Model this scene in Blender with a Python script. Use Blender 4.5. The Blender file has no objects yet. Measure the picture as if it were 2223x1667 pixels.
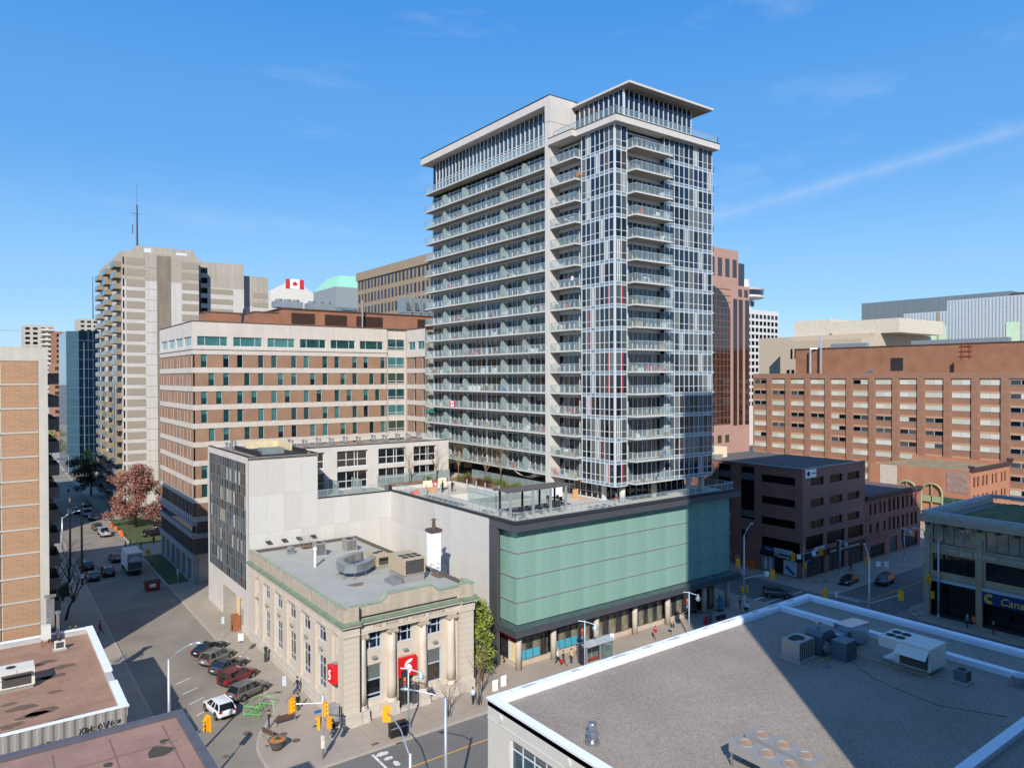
import bpy, bmesh, math, random
from mathutils import Vector, Matrix
R = math.radians
RND = random.Random(7)
SC = bpy.context.scene
COL = SC.collection

# ------------------------------------------------------------------ camera
CAM_H = 34.0
cam = bpy.data.cameras.new('camera'); cam_o = bpy.data.objects.new('camera', cam); COL.objects.link(cam_o)
_yaw, _pit, _rol = 0.635759, -0.00920332, 0.00276548
_f = Vector((math.sin(_yaw)*math.cos(_pit), math.cos(_yaw)*math.cos(_pit), math.sin(_pit)))
_r = Vector((math.cos(_yaw), -math.sin(_yaw), 0)); _d = _f.cross(_r)
_rr = _r*math.cos(_rol)+_d*math.sin(_rol); _dd = _d*math.cos(_rol)-_r*math.sin(_rol)
cam_o.matrix_world = Matrix(((_rr.x, -_dd.x, -_f.x, 0), (_rr.y, -_dd.y, -_f.y, 0), (_rr.z, -_dd.z, -_f.z, CAM_H), (0, 0, 0, 1)))
cam.sensor_fit = 'HORIZONTAL'; cam.sensor_width = 36.0; cam.lens = 1563.46/2223*36
cam.clip_start = 0.5; cam.clip_end = 6000
SC.camera = cam_o

# ------------------------------------------------------------------ light, sky, exposure
SUN_AZ, SUN_EL = 50.5, 34.0            # direction the light travels (deg from +X towards +Y), height of the sun
sun = bpy.data.lights.new('sun', 'SUN'); sun.energy = 4.3; sun.angle = R(0.5); sun.color = (1.0, 0.93, 0.83)
sun_o = bpy.data.objects.new('sun', sun); COL.objects.link(sun_o)
_sd = Vector((math.cos(R(SUN_AZ))*math.cos(R(SUN_EL)), math.sin(R(SUN_AZ))*math.cos(R(SUN_EL)), -math.sin(R(SUN_EL))))
sun_o.rotation_euler = _sd.to_track_quat('-Z', 'Y').to_euler(); sun_o.location = (-60, -60, 120)
world = bpy.data.worlds.new('World'); SC.world = world; world.use_nodes = True
def setup_world():
    nt = world.node_tree; N = nt.nodes; L = nt.links; N.clear()
    out = N.new('ShaderNodeOutputWorld'); bg = N.new('ShaderNodeBackground'); bg.inputs['Strength'].default_value = 0.15
    sky = N.new('ShaderNodeTexSky'); sky.sky_type = 'NISHITA'; sky.sun_disc = False
    sky.sun_elevation = R(SUN_EL); sky.sun_rotation = math.atan2(-_sd.x, -_sd.y); sky.altitude = 80
    sky.air_density = 1.0; sky.dust_density = 0.25; sky.ozone_density = 2.2
    hs = N.new('ShaderNodeHueSaturation'); hs.inputs['Saturation'].default_value = 1.28; hs.inputs['Value'].default_value = 1.0
    L.new(sky.outputs[0], hs.inputs['Color'])
    # thin cirrus: stretched noise on the view direction plus one long wisp
    tc = N.new('ShaderNodeTexCoord')
    mp = N.new('ShaderNodeMapping'); mp.inputs['Rotation'].default_value = (R(8), R(-14), R(20)); mp.inputs['Scale'].default_value = (1.2, 4.5, 11.0)
    L.new(tc.outputs['Generated'], mp.inputs['Vector'])
    nz = N.new('ShaderNodeTexNoise'); nz.inputs['Scale'].default_value = 1.6; nz.inputs['Detail'].default_value = 7; nz.inputs['Roughness'].default_value = 0.6
    L.new(mp.outputs[0], nz.inputs['Vector'])
    rmp = N.new('ShaderNodeMapRange'); rmp.inputs[1].default_value = 0.56; rmp.inputs[2].default_value = 0.85; rmp.inputs[3].default_value = 0.0; rmp.inputs[4].default_value = 0.22
    L.new(nz.outputs[0], rmp.inputs[0])
    def ray(x, y): return (_rr*((x-1111.5)/1563.46)+_dd*((y-833.5)/1563.46)+_f).normalized()
    a, b = ray(1560, 470), ray(2200, 285); n = a.cross(b).normalized(); mid = (a+b).normalized()
    def dot(vec):
        v = N.new('ShaderNodeVectorMath'); v.operation = 'DOT_PRODUCT'; v.inputs[1].default_value = vec; L.new(tc.outputs['Generated'], v.inputs[0]); return v.outputs['Value']
    def math_(op, i0, i1):
        m = N.new('ShaderNodeMath'); m.operation = op
        for k, i in enumerate((i0, i1)):
            if isinstance(i, (int, float)): m.inputs[k].default_value = i
            else: L.new(i, m.inputs[k])
        return m.outputs[0]
    band = math_('SUBTRACT', 1.0, math_('MULTIPLY', math_('ABSOLUTE', dot(n), 0), 55.0)); band = math_('MAXIMUM', band, 0.0); band = math_('MULTIPLY', band, band)
    along = N.new('ShaderNodeMapRange'); along.inputs[1].default_value = mid.dot(a)-0.02; along.inputs[2].default_value = 1.0; L.new(dot(mid), along.inputs[0])
    nz2 = N.new('ShaderNodeTexNoise'); nz2.inputs['Scale'].default_value = 26; nz2.inputs['Detail'].default_value = 5; L.new(tc.outputs['Generated'], nz2.inputs['Vector'])
    wisp = math_('MULTIPLY', math_('MULTIPLY', band, along.outputs[0]), math_('MULTIPLY', nz2.outputs[0], 0.40))
    fac = math_('ADD', rmp.outputs[0], wisp)
    # clear spring air: the horizon stays pale blue instead of yellowing
    sepz = N.new('ShaderNodeSeparateXYZ'); L.new(tc.outputs['Generated'], sepz.inputs[0])
    cr = N.new('ShaderNodeValToRGB'); e = cr.color_ramp.elements; cr.color_ramp.interpolation = 'EASE'
    e[0].position = 0.0; e[0].color = (0.172, 0.318, 0.50, 1); e[1].position = 1.0; e[1].color = (0.075, 0.175, 0.39, 1)
    for p_, c_ in ((0.12, (0.135, 0.28, 0.485, 1)), (0.3, (0.062, 0.205, 0.455, 1)), (0.5, (0.03, 0.16, 0.435, 1))): q = e.new(p_); q.color = c_
    L.new(sepz.outputs[2], cr.inputs[0])
    sc10 = N.new('ShaderNodeVectorMath'); sc10.operation = 'SCALE'; sc10.inputs['Scale'].default_value = 9.2; L.new(cr.outputs[0], sc10.inputs[0])
    air = N.new('ShaderNodeMixRGB'); air.inputs['Fac'].default_value = 0.8; L.new(sc10.outputs[0], air.inputs['Color2']); L.new(hs.outputs[0], air.inputs['Color1'])
    mx = N.new('ShaderNodeMixRGB'); mx.inputs['Color2'].default_value = (3.9, 4.3, 4.9, 1)
    L.new(fac, mx.inputs['Fac']); L.new(air.outputs[0], mx.inputs['Color1'])
    L.new(mx.outputs[0], bg.inputs['Color']); L.new(bg.outputs[0], out.inputs['Surface'])
setup_world()
SC.view_settings.view_transform = 'Standard'; SC.view_settings.look = 'None'
SC.view_settings.exposure = 0.42; SC.view_settings.gamma = 1.0; SC.view_settings.use_curve_mapping = False
SC.cycles.use_denoising = True; SC.cycles.max_bounces = 6; SC.cycles.diffuse_bounces = 3; SC.cycles.glossy_bounces = 3
SC.cycles.transmission_bounces = 4; SC.cycles.transparent_max_bounces = 14; SC.cycles.caustics_reflective = False; SC.cycles.caustics_refractive = False
SC.cycles.sample_clamp_indirect = 6.0

# ------------------------------------------------------------------ materials
def lin(c):
    def g(v):
        v /= 255.0
        return v/12.92 if v <= 0.04045 else ((v+0.055)/1.055)**2.4
    return (g(c[0]), g(c[1]), g(c[2]), 1.0)
MATS = {}
def mat(name, rgb, rough=0.7, metal=0.0, var=0.12, scale=1.5, fine=0.0, fscale=40.0, bump=0.0, spec=0.5, streak=0.0, coat=0.0, emit=None):
    """colour given as sRGB 0-255; var/fine: broad and fine grain; streak: vertical weathering"""
    if name in MATS: return MATS[name]
    m = bpy.data.materials.new(name); m.use_nodes = True; nt = m.node_tree; N = nt.nodes; L = nt.links
    b = N['Principled BSDF']; c = lin(rgb)
    b.inputs['Roughness'].default_value = rough; b.inputs['Metallic'].default_value = metal
    b.inputs['Specular IOR Level'].default_value = spec; b.inputs['Coat Weight'].default_value = coat
    b.inputs['Base Color'].default_value = c
    if emit: b.inputs['Emission Color'].default_value = lin(emit[:3]); b.inputs['Emission Strength'].default_value = emit[3]
    tc = N.new('ShaderNodeTexCoord'); col = None
    def noise(sc_, det, vec):
        n = N.new('ShaderNodeTexNoise'); n.inputs['Scale'].default_value = sc_; n.inputs['Detail'].default_value = det; n.inputs['Roughness'].default_value = 0.6
        L.new(vec, n.inputs['Vector']); return n
    def apply(col, fac_out, amt):
        mr = N.new('ShaderNodeMapRange'); mr.inputs[1].default_value = 0.3; mr.inputs[2].default_value = 0.7; mr.inputs[3].default_value = 1.0-amt; mr.inputs[4].default_value = 1.0+amt*0.7
        L.new(fac_out, mr.inputs[0])
        vm = N.new('ShaderNodeVectorMath'); vm.operation = 'SCALE'; L.new(mr.outputs[0], vm.inputs['Scale'])
        if col is None: vm.inputs[0].default_value = c[:3]
        else: L.new(col, vm.inputs[0])
        return vm.outputs[0]
    if var > 0: col = apply(col, noise(scale, 4, tc.outputs['Object']).outputs[0], var)
    if streak > 0:
        mp = N.new('ShaderNodeMapping'); mp.inputs['Scale'].default_value = (1.0, 1.0, 0.06); L.new(tc.outputs['Object'], mp.inputs['Vector'])
        col = apply(col, noise(1.3, 5, mp.outputs[0]).outputs[0], streak)
    if fine > 0:
        nf = noise(fscale, 2, tc.outputs['Object']); col = apply(col, nf.outputs[0], fine)
    if col is not None: L.new(col, b.inputs['Base Color'])
    if bump > 0:
        nb = noise(fscale, 3, tc.outputs['Object']); bp = N.new('ShaderNodeBump'); bp.inputs['Strength'].default_value = bump; bp.inputs['Distance'].default_value = 0.02
        L.new(nb.outputs[0], bp.inputs['Height']); L.new(bp.outputs[0], b.inputs['Normal'])
    MATS[name] = m; return m
def brick_mat(name, rgb, rgb2, mortar, bw=0.22, bh=0.075, ms=0.012, vary=0.15, axis=None):
    """brickwork too fine to build: coursed by object height and by whichever horizontal axis runs along the wall"""
    if name in MATS: return MATS[name]
    m = bpy.data.materials.new(name); m.use_nodes = True; nt = m.node_tree; N = nt.nodes; L = nt.links
    b = N['Principled BSDF']; b.inputs['Roughness'].default_value = 0.85; b.inputs['Specular IOR Level'].default_value = 0.25
    tc = N.new('ShaderNodeTexCoord'); sp = N.new('ShaderNodeSeparateXYZ'); L.new(tc.outputs['Object'], sp.inputs[0])
    ad = N.new('ShaderNodeMath'); ad.operation = 'ADD'; L.new(sp.outputs[0], ad.inputs[0]); L.new(sp.outputs[1], ad.inputs[1])
    cb = N.new('ShaderNodeCombineXYZ'); L.new(ad.outputs[0], cb.inputs[0]); L.new(sp.outputs[2], cb.inputs[1])
    br = N.new('ShaderNodeTexBrick'); L.new(cb.outputs[0], br.inputs['Vector']); br.inputs['Scale'].default_value = 1.0
    br.inputs['Color1'].default_value = lin(rgb); br.inputs['Color2'].default_value = lin(rgb2); br.inputs['Mortar'].default_value = lin(mortar)
    br.inputs['Brick Width'].default_value = bw; br.inputs['Row Height'].default_value = bh; br.inputs['Mortar Size'].default_value = ms; br.inputs['Mortar Smooth'].default_value = 0.3
    n = N.new('ShaderNodeTexNoise'); n.inputs['Scale'].default_value = 0.35; n.inputs['Detail'].default_value = 6; L.new(tc.outputs['Object'], n.inputs['Vector'])
    mr = N.new('ShaderNodeMapRange'); mr.inputs[1].default_value = 0.3; mr.inputs[2].default_value = 0.7; mr.inputs[3].default_value = 1-vary; mr.inputs[4].default_value = 1+vary*0.6; L.new(n.outputs[0], mr.inputs[0])
    vm = N.new('ShaderNodeVectorMath'); vm.operation = 'SCALE'; L.new(br.outputs[0], vm.inputs[0]); L.new(mr.outputs[0], vm.inputs['Scale'])
    L.new(vm.outputs[0], b.inputs['Base Color'])
    MATS[name] = m; return m
def glass(name, rgb, rough=0.04, refl=0.5, var=0.25, scale=0.5, wave=0.0):
    """window glass that hides the room: dark body with a clear sky reflection"""
    if name in MATS: return MATS[name]
    m = mat(name, rgb, rough=rough, var=var, scale=scale, spec=refl); b = m.node_tree.nodes['Principled BSDF']
    b.inputs['IOR'].default_value = 1.6
    if wave > 0:
        N = m.node_tree.nodes; L = m.node_tree.links; tc = N.new('ShaderNodeTexCoord')
        n = N.new('ShaderNodeTexNoise'); n.inputs['Scale'].default_value = 0.6; n.inputs['Detail'].default_value = 1; L.new(tc.outputs['Object'], n.inputs['Vector'])
        bp = N.new('ShaderNodeBump'); bp.inputs['Strength'].default_value = wave; bp.inputs['Distance'].default_value = 0.05
        L.new(n.outputs[0], bp.inputs['Height']); L.new(bp.outputs[0], b.inputs['Normal'])
    return m
def clear(name, rgb, alpha=0.35, rough=0.05):
    """see-through pane: tinted film of glass over whatever stands behind it"""
    if name in MATS: return MATS[name]
    m = bpy.data.materials.new(name); m.use_nodes = True; nt = m.node_tree; N = nt.nodes; L = nt.links; N.clear()
    out = N.new('ShaderNodeOutputMaterial'); tr = N.new('ShaderNodeBsdfTransparent'); tr.inputs[0].default_value = (0.86, 0.92, 0.9, 1)
    b = N.new('ShaderNodeBsdfPrincipled'); b.inputs['Base Color'].default_value = lin(rgb); b.inputs['Roughness'].default_value = rough
    mx = N.new('ShaderNodeMixShader'); mx.inputs[0].default_value = alpha
    L.new(tr.outputs[0], mx.inputs[1]); L.new(b.outputs[0], mx.inputs[2]); L.new(mx.outputs[0], out.inputs[0])
    MATS[name] = m; return m

# ------------------------------------------------------------------ mesh building
class MB:
    def __init__(s): s.v = []; s.f = []; s.m = []
    def quad(s, *p, mi=0):
        i = len(s.v); s.v += [tuple(q) for q in p]; s.f.append(tuple(range(i, i+len(p)))); s.m.append(mi); return s
    def box(s, x0, x1, y0, y1, z0, z1, mi=0):
        if x0 > x1: x0, x1 = x1, x0
        if y0 > y1: y0, y1 = y1, y0
        if z0 > z1: z0, z1 = z1, z0
        i = len(s.v)
        s.v += [(x0, y0, z0), (x1, y0, z0), (x1, y1, z0), (x0, y1, z0), (x0, y0, z1), (x1, y0, z1), (x1, y1, z1), (x0, y1, z1)]
        for q in ((0, 3, 2, 1), (4, 5, 6, 7), (0, 1, 5, 4), (1, 2, 6, 5), (2, 3, 7, 6), (3, 0, 4, 7)): s.f.append(tuple(i+k for k in q)); s.m.append(mi)
        return s
    def prism(s, pts, z0, z1, mi=0, cap=True):
        """pts counter-clockwise seen from above; z1 may be a list"""
        n = len(pts); i = len(s.v)
        s.v += [(p[0], p[1], z0) for p in pts]+[(p[0], p[1], z1) for p in pts]
        for k in range(n): s.f.append((i+k, i+(k+1) % n, i+n+(k+1) % n, i+n+k)); s.m.append(mi)
        if cap: s.f.append(tuple(i+n+k for k in range(n))); s.m.append(mi); s.f.append(tuple(i+n-1-k for k in range(n))); s.m.append(mi)
        return s
    def side(s, pts, y0, y1, mi=0):
        """polygon in the x-z plane, extruded along y"""
        n = len(pts); i = len(s.v)
        s.v += [(p[0], y0, p[1]) for p in pts]+[(p[0], y1, p[1]) for p in pts]
        for k in range(n): s.f.append((i+k, i+n+k, i+n+(k+1) % n, i+(k+1) % n)); s.m.append(mi)
        s.f.append(tuple(i+k for k in range(n))); s.m.append(mi); s.f.append(tuple(i+2*n-1-k for k in range(n))); s.m.append(mi)
        return s
    def tube(s, pts, rad, n=6, mi=0, caps=True):
        """round bar through the points; rad one number or one for each point"""
        P = [Vector(p) for p in pts]; rs = rad if isinstance(rad, (list, tuple)) else [rad]*len(P)
        i0 = len(s.v); up = None
        for k, p in enumerate(P):
            t = (P[min(k+1, len(P)-1)]-P[max(k-1, 0)])
            if t.length < 1e-9: t = Vector((0, 0, 1))
            t.normalize()
            ref = Vector((0, 0, 1)) if abs(t.z) < 0.95 else Vector((1, 0, 0))
            if up is None: up = (ref-t*ref.dot(t)).normalized()
            else:
                up = up-t*up.dot(t)
                up = up.normalized() if up.length > 1e-4 else (ref-t*ref.dot(t)).normalized()
            w = t.cross(up)
            for j in range(n):
                a = 2*math.pi*j/n; q = p+(up*math.cos(a)+w*math.sin(a))*rs[k]; s.v.append(tuple(q))
        for k in range(len(P)-1):
            for j in range(n):
                a = i0+k*n+j; b = i0+k*n+(j+1) % n; s.f.append((a, b, b+n, a+n)); s.m.append(mi)
        if caps:
            s.f.append(tuple(i0+n-1-j for j in range(n))); s.m.append(mi)
            e = i0+(len(P)-1)*n; s.f.append(tuple(e+j for j in range(n))); s.m.append(mi)
        return s
    def lathe(s, prof, c=(0, 0, 0), n=16, mi=0, caps=True):
        """profile of (radius, z) turned about the vertical through c"""
        i0 = len(s.v)
        for r, z in prof:
            for j in range(n): a = 2*math.pi*j/n; s.v.append((c[0]+r*math.cos(a), c[1]+r*math.sin(a), c[2]+z))
        for k in range(len(prof)-1):
            for j in range(n):
                a = i0+k*n+j; b = i0+k*n+(j+1) % n; s.f.append((a, b, b+n, a+n)); s.m.append(mi)
        if caps:
            s.f.append(tuple(i0+n-1-j for j in range(n))); s.m.append(mi); e = i0+(len(prof)-1)*n; s.f.append(tuple(e+j for j in range(n))); s.m.append(mi)
        return s
    def disc(s, c, r, axis='z', n=16, t=0.02, mi=0):
        c = Vector(c); a = {'x': Vector((1, 0, 0)), 'y': Vector((0, 1, 0)), 'z': Vector((0, 0, 1))}[axis]
        return s.tube([c-a*t/2, c+a*t/2], r, n=n, mi=mi)
    def grid(s, rows, mi=0, close=False):
        """skin over rows of points of equal length"""
        i = len(s.v); n = len(rows[0])
        for r in rows: s.v += [tuple(p) for p in r]
        for a in range(len(rows)-1):
            for b in range(n if close else n-1):
                b2 = (b+1) % n; s.f.append((i+a*n+b, i+a*n+b2, i+(a+1)*n+b2, i+(a+1)*n+b)); s.m.append(mi)
        return s
    def mesh(s, name, mats, org=(0, 0, 0), smooth=False):
        me = bpy.data.meshes.new(name)
        me.from_pydata([(v[0]-org[0], v[1]-org[1], v[2]-org[2]) for v in s.v], [], s.f)
        for m in (mats if isinstance(mats, (list, tuple)) else [mats]): me.materials.append(m)
        if any(s.m): me.polygons.foreach_set('material_index', s.m)
        if smooth: me.polygons.foreach_set('use_smooth', [True]*len(s.f))
        me.update(); return me
ORG = {}
def worg(o): return ORG.get(o.name, (0, 0, 0)) if o else (0, 0, 0)
def put(name, me, parent=None, loc=None, rotz=0.0, scale=None):
    """link a mesh; loc is in world metres (parent things are unrotated while they are being built)"""
    o = bpy.data.objects.new(name, me); COL.objects.link(o)
    po = worg(parent); loc = loc if loc is not None else po
    if parent: o.parent = parent
    o.location = (loc[0]-po[0], loc[1]-po[1], loc[2]-po[2])
    if rotz: o.rotation_euler = (0, 0, rotz)
    if scale: o.scale = scale
    ORG[o.name] = tuple(loc); return o
def part(name, mb, mats, parent, smooth=False): return put(name, mb.mesh(name, mats, worg(parent), smooth), parent)
def tag(o, label, cat, group=None, kind=None):
    o['label'] = label; o['category'] = cat
    if group: o['group'] = group
    if kind: o['kind'] = kind
    return o
def thing(name, label, cat, loc=(0, 0, 0), group=None):
    o = bpy.data.objects.new(name, None); COL.objects.link(o); o.location = loc; o.empty_display_size = 0.2; ORG[o.name] = tuple(loc)
    return tag(o, label, cat, group)
def solid(name, mb, mats, label, cat, loc=(0, 0, 0), group=None, smooth=False):
    """a thing that is one mesh, built around loc"""
    return tag(put(name, mb.mesh(name, mats, loc, smooth), None, loc), label, cat, group)
def struct(name, mb, mats, smooth=False):
    o = put(name, mb.mesh(name, mats, (0, 0, 0), smooth)); o['kind'] = 'structure'; return o
def clone(root, loc, rotz=0.0, label=None, scale=None):
    r = root.copy(); COL.objects.link(r); r.location = loc; r.rotation_euler = (0, 0, rotz); ORG[r.name] = tuple(loc)
    if scale: r.scale = scale
    if label: r['label'] = label
    for ch in list(root.children):
        c = ch.copy(); COL.objects.link(c); c.parent = r
        for g in list(ch.children):
            d = g.copy(); COL.objects.link(d); d.parent = c
    return r
def text(name, s, size, parent, loc, rot, m, extrude=0.02, align='LEFT', sx=1.0, shear=0.0, space=1.0):
    cu = bpy.data.curves.new(name, 'FONT'); cu.body = s; cu.size = size; cu.extrude = extrude; cu.align_x = align; cu.shear = shear; cu.space_character = space
    cu.resolution_u = 3; cu.materials.append(m)
    tmp = bpy.data.objects.new(name, cu); COL.objects.link(tmp); bpy.context.view_layer.update()
    me = bpy.data.meshes.new_from_object(tmp.evaluated_get(bpy.context.evaluated_depsgraph_get())); bpy.data.objects.remove(tmp); me.name = name
    if not me.materials: me.materials.append(m)
    o = bpy.data.objects.new(name, me); COL.objects.link(o); po = worg(parent); o.parent = parent
    o.location = (loc[0]-po[0], loc[1]-po[1], loc[2]-po[2]); o.rotation_euler = rot; o.scale = (sx, 1, 1); return o
FACE_Y = (R(90), 0, 0)            # lettering on a wall that faces -Y
FACE_X = (R(90), 0, R(-90))       # lettering on a wall that faces -X

def wall(mb, face, c, a0, a1, z0, z1, holes=(), depth=0.15, mi=0, mr=None):
    """wall sheet facing -Y (face 'y', at y=c, a is x) or -X (face 'x', at x=c, a is y) with recessed openings (a0,a1,z0,z1)"""
    mr = mi if mr is None else mr
    q = lambda a, d, z: (a, c+d, z) if face == 'y' else (c+d, a, z)
    def face4(p0, p1, p2, p3, m): mb.quad(*((p0, p1, p2, p3) if face == 'y' else (p3, p2, p1, p0)), mi=m)
    # columns between opening edges: merge vertically to keep faces few
    us = sorted({a0, a1, *[h[0] for h in holes], *[h[1] for h in holes]}); us = [u for u in us if a0-1e-6 <= u <= a1+1e-6]
    prev = None
    for u, w in zip(us, us[1:]):
        if w-u < 1e-6: continue
        hs = sorted([h for h in holes if h[0] <= u+1e-6 and h[1] >= w-1e-6], key=lambda h: h[2]); z = z0
        for h in hs:
            if h[2] > z+1e-6: face4(q(u, 0, z), q(w, 0, z), q(w, 0, h[2]), q(u, 0, h[2]), mi)
            z = max(z, h[3])
        if z < z1-1e-6: face4(q(u, 0, z), q(w, 0, z), q(w, 0, z1), q(u, 0, z1), mi)
    for (h0, h1, k0, k1) in [h[:4] for h in holes]:
        face4(q(h0, 0, k0), q(h1, 0, k0), q(h1, depth, k0), q(h0, depth, k0), mr)
        face4(q(h0, depth, k1), q(h1, depth, k1), q(h1, 0, k1), q(h0, 0, k1), mr)
        face4(q(h0, 0, k0), q(h0, depth, k0), q(h0, depth, k1), q(h0, 0, k1), mr)
        face4(q(h1, depth, k0), q(h1, 0, k0), q(h1, 0, k1), q(h1, depth, k1), mr)
    return mb
WCACHE = {}
def win_mesh(w, h, cols=1, rows=(), fr=0.06, gm=None, fm=None, blind=0.0, bm=None, sill=0.0, colpos=None):
    """window unit facing -y with its lower left corner at the origin: frame bars in front of the glass; rows = heights of cross bars"""
    key = (round(w, 2), round(h, 2), cols, tuple(rows), fr, gm.name, fm.name if fm else '', round(blind, 2), bm.name if bm else '', sill, tuple(colpos or ()))
    if key in WCACHE: return WCACHE[key]
    b = MB(); b.box(0, w, 0.03, 0.07, 0, h, 0)
    if blind > 0: b.box(fr, w-fr, 0.022, 0.029, h*(1-blind), h-fr, 2)
    if fm:
        b.box(0, fr, 0, 0.06, 0, h, 1); b.box(w-fr, w, 0, 0.06, 0, h, 1); b.box(fr, w-fr, 0, 0.06, 0, fr, 1); b.box(fr, w-fr, 0, 0.06, h-fr, h, 1)
        for x in (colpos if colpos else [w*k/cols for k in range(1, cols)]): b.box(x-fr/2, x+fr/2, 0, 0.06, fr, h-fr, 1)
        for z in rows: b.box(fr, w-fr, 0.005, 0.058, z-fr/2, z+fr/2, 1)
        if sill > 0: b.box(-0.05, w+0.05, -sill, 0.02, -0.09, -0.002, 1)
    me = b.mesh('window', [gm, fm or gm, bm or gm]); WCACHE[key] = me; return me
def win(parent, face, c, a0, a1, z0, z1, depth=0.12, name='window', **kw):
    """place a window unit in an opening of a wall() sheet"""
    me = win_mesh(a1-a0, z1-z0, **kw)
    if face == 'y': return put(name, me, parent, (a0, c+depth, z0))
    return put(name, me, parent, (c+depth, a1, z0), R(-90))
def unit(name, m):
    """1 m cube on the origin corner, shared by every piece of one material"""
    k = ('unit', m.name)
    if k not in WCACHE: WCACHE[k] = MB().box(0, 1, 0, 1, 0, 1).mesh(name, m)
    return WCACHE[k]
def block(name, m, parent, x0, x1, y0, y1, z0, z1):
    return put(name, unit(name, m), parent, (x0, y0, z0), 0, (x1-x0, y1-y0, z1-z0))
# ------------------------------------------------------------------ shared materials
M_white = mat('pale_concrete', (198, 194, 188), 0.85, var=0.07, scale=0.4, fine=0.05, fscale=12, streak=0.05)
M_wpanel = [mat('pale_panel_%d' % i, c, 0.85, var=0.06, scale=0.5, fine=0.04, fscale=10, streak=0.07) for i, c in enumerate(((196, 193, 188), (198, 196, 191), (192, 188, 182), (197, 194, 188)))]
M_joint = mat('panel_joint', (120, 112, 104), 0.9)
M_frame = mat('light_metal_frame', (206, 212, 216), 0.5, 0.1, var=0.05)
M_spand = mat('blue_grey_spandrel', (132, 150, 162), 0.25, 0.2, var=0.12, scale=0.9)
M_dark = mat('black_roofing', (38, 38, 42), 0.75, var=0.2)
M_char = mat('charcoal_metal', (88, 90, 95), 0.5, 0.4, var=0.08, scale=0.6)
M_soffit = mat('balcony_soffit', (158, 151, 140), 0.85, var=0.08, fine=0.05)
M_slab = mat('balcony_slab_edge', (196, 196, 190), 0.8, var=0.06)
G_navy = glass('navy_glass', (20, 27, 44), refl=0.7)
G_night = glass('dark_glass', (14, 16, 22), refl=0.5)
G_grey = glass('blind_behind_glass', (72, 78, 80), rough=0.08, refl=0.5, var=0.1)
G_grey2 = glass('pale_blind_behind_glass', (100, 105, 102), rough=0.1, refl=0.5, var=0.1)
G_brown = glass('curtain_behind_glass', (66, 58, 50), rough=0.08, refl=0.5, var=0.2)
G_teal = glass('teal_glass', (26, 66, 68), refl=0.6, wave=0.02)
G_teal2 = glass('light_teal_glass', (62, 112, 112), refl=0.6, wave=0.02)
G_teal3 = glass('deep_teal_glass', (10, 28, 36), refl=0.6)
M_rail = mat('railing_metal', (196, 206, 214), 0.35, 0.6, var=0.03)
C_rail = clear('railing_glass', (186, 204, 208), 0.22, 0.03)
C_frost = clear('frosted_divider', (158, 174, 172), 0.6, 0.3)
M_gravel = mat('gravel_roof', (150, 139, 128), 0.95, var=0.16, scale=0.12, fine=0.35, fscale=9, bump=0.5)
M_red = mat('signal_red', (206, 22, 28), 0.45, var=0.04)

# ------------------------------------------------------------------ ground, roads, pavements
M_asph = mat('worn_asphalt', (138, 130, 119), 0.9, var=0.22, scale=0.16, fine=0.16, fscale=14, bump=0.15, spec=0.3)
M_asph2 = mat('main_street_asphalt', (112, 110, 107), 0.9, var=0.16, scale=0.16, fine=0.16, fscale=14, bump=0.15, spec=0.3)
M_pave = mat('pavement_concrete', (160, 149, 136), 0.9, var=0.09, scale=0.3, fine=0.08, fscale=18, spec=0.3)
M_pave2 = mat('brown_paving', (158, 143, 132), 0.9, var=0.1, scale=0.6, fine=0.12, fscale=16, spec=0.3)
M_kerb = mat('kerb_concrete', (168, 160, 148), 0.9, var=0.1, scale=1.2)
M_land = mat('city_ground', (128, 124, 118), 0.95, var=0.2, scale=0.03)
struct('ground', MB().quad((-3000, -1500, -0.03), (3500, -1500, -0.03), (3500, 4500, -0.03), (-3000, 4500, -0.03)), M_land)
struct('road', MB().quad((13.75, -40, 0), (24.3, -40, 0), (24.3, 620, 0), (13.75, 620, 0)), M_asph)
struct('road', MB().quad((-400, 50.2, 0.004), (13.75, 50.2, 0.004), (13.75, 60, 0.004), (-400, 60, 0.004)).quad((13.75, 50.2, 0.004), (20.2, 50.2, 0.004), (20.2, 60.0, 0.004), (13.75, 60.0, 0.004)).quad((20.2, 50.2, 0.004), (600, 50.2, 0.004), (600, 60.0, 0.004), (20.2, 60.0, 0.004)), M_asph2)
struct('road', MB().quad((94.5, -200, 0.008), (105, -200, 0.008), (105, 420, 0.008), (94.5, 420, 0.008)), M_asph2)
def pavement(pts, m=M_pave, h=0.13, kerb=True):
    """raised slab with a kerb stone ring round it; pts counter-clockwise"""
    n = len(pts); c = Vector((0, 0)); ins = []
    for k in range(n):
        p, a, b = Vector(pts[k]), Vector(pts[k-1]), Vector(pts[(k+1) % n])
        d0 = (p-a).normalized(); d1 = (b-p).normalized(); nn = Vector((-d0.y-d1.y, d0.x+d1.x)); nn.normalize()
        ins.append(tuple(p+nn*0.2/max(0.4, nn.dot(Vector((-d1.y, d1.x))))))
    mb = MB().prism(ins, -0.02, h); o = struct('pavement', mb, m)
    kb = MB()
    for k in range(n):
        a, b, ai, bi = pts[k], pts[(k+1) % n], ins[k], ins[(k+1) % n]
        kb.quad((*a, -0.02), (*b, -0.02), (*b, h+0.004), (*a, h+0.004)); kb.quad((*a, h+0.004), (*b, h+0.004), (*bi, h+0.004), (*ai, h+0.004))
    k_o = part('kerb', kb, M_kerb, o); return o
arc = lambda cx, cy, r, a0, a1, n: [(cx+r*math.cos(R(a0+(a1-a0)*k/n)), cy+r*math.sin(R(a0+(a1-a0)*k/n))) for k in range(n+1)]
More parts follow.
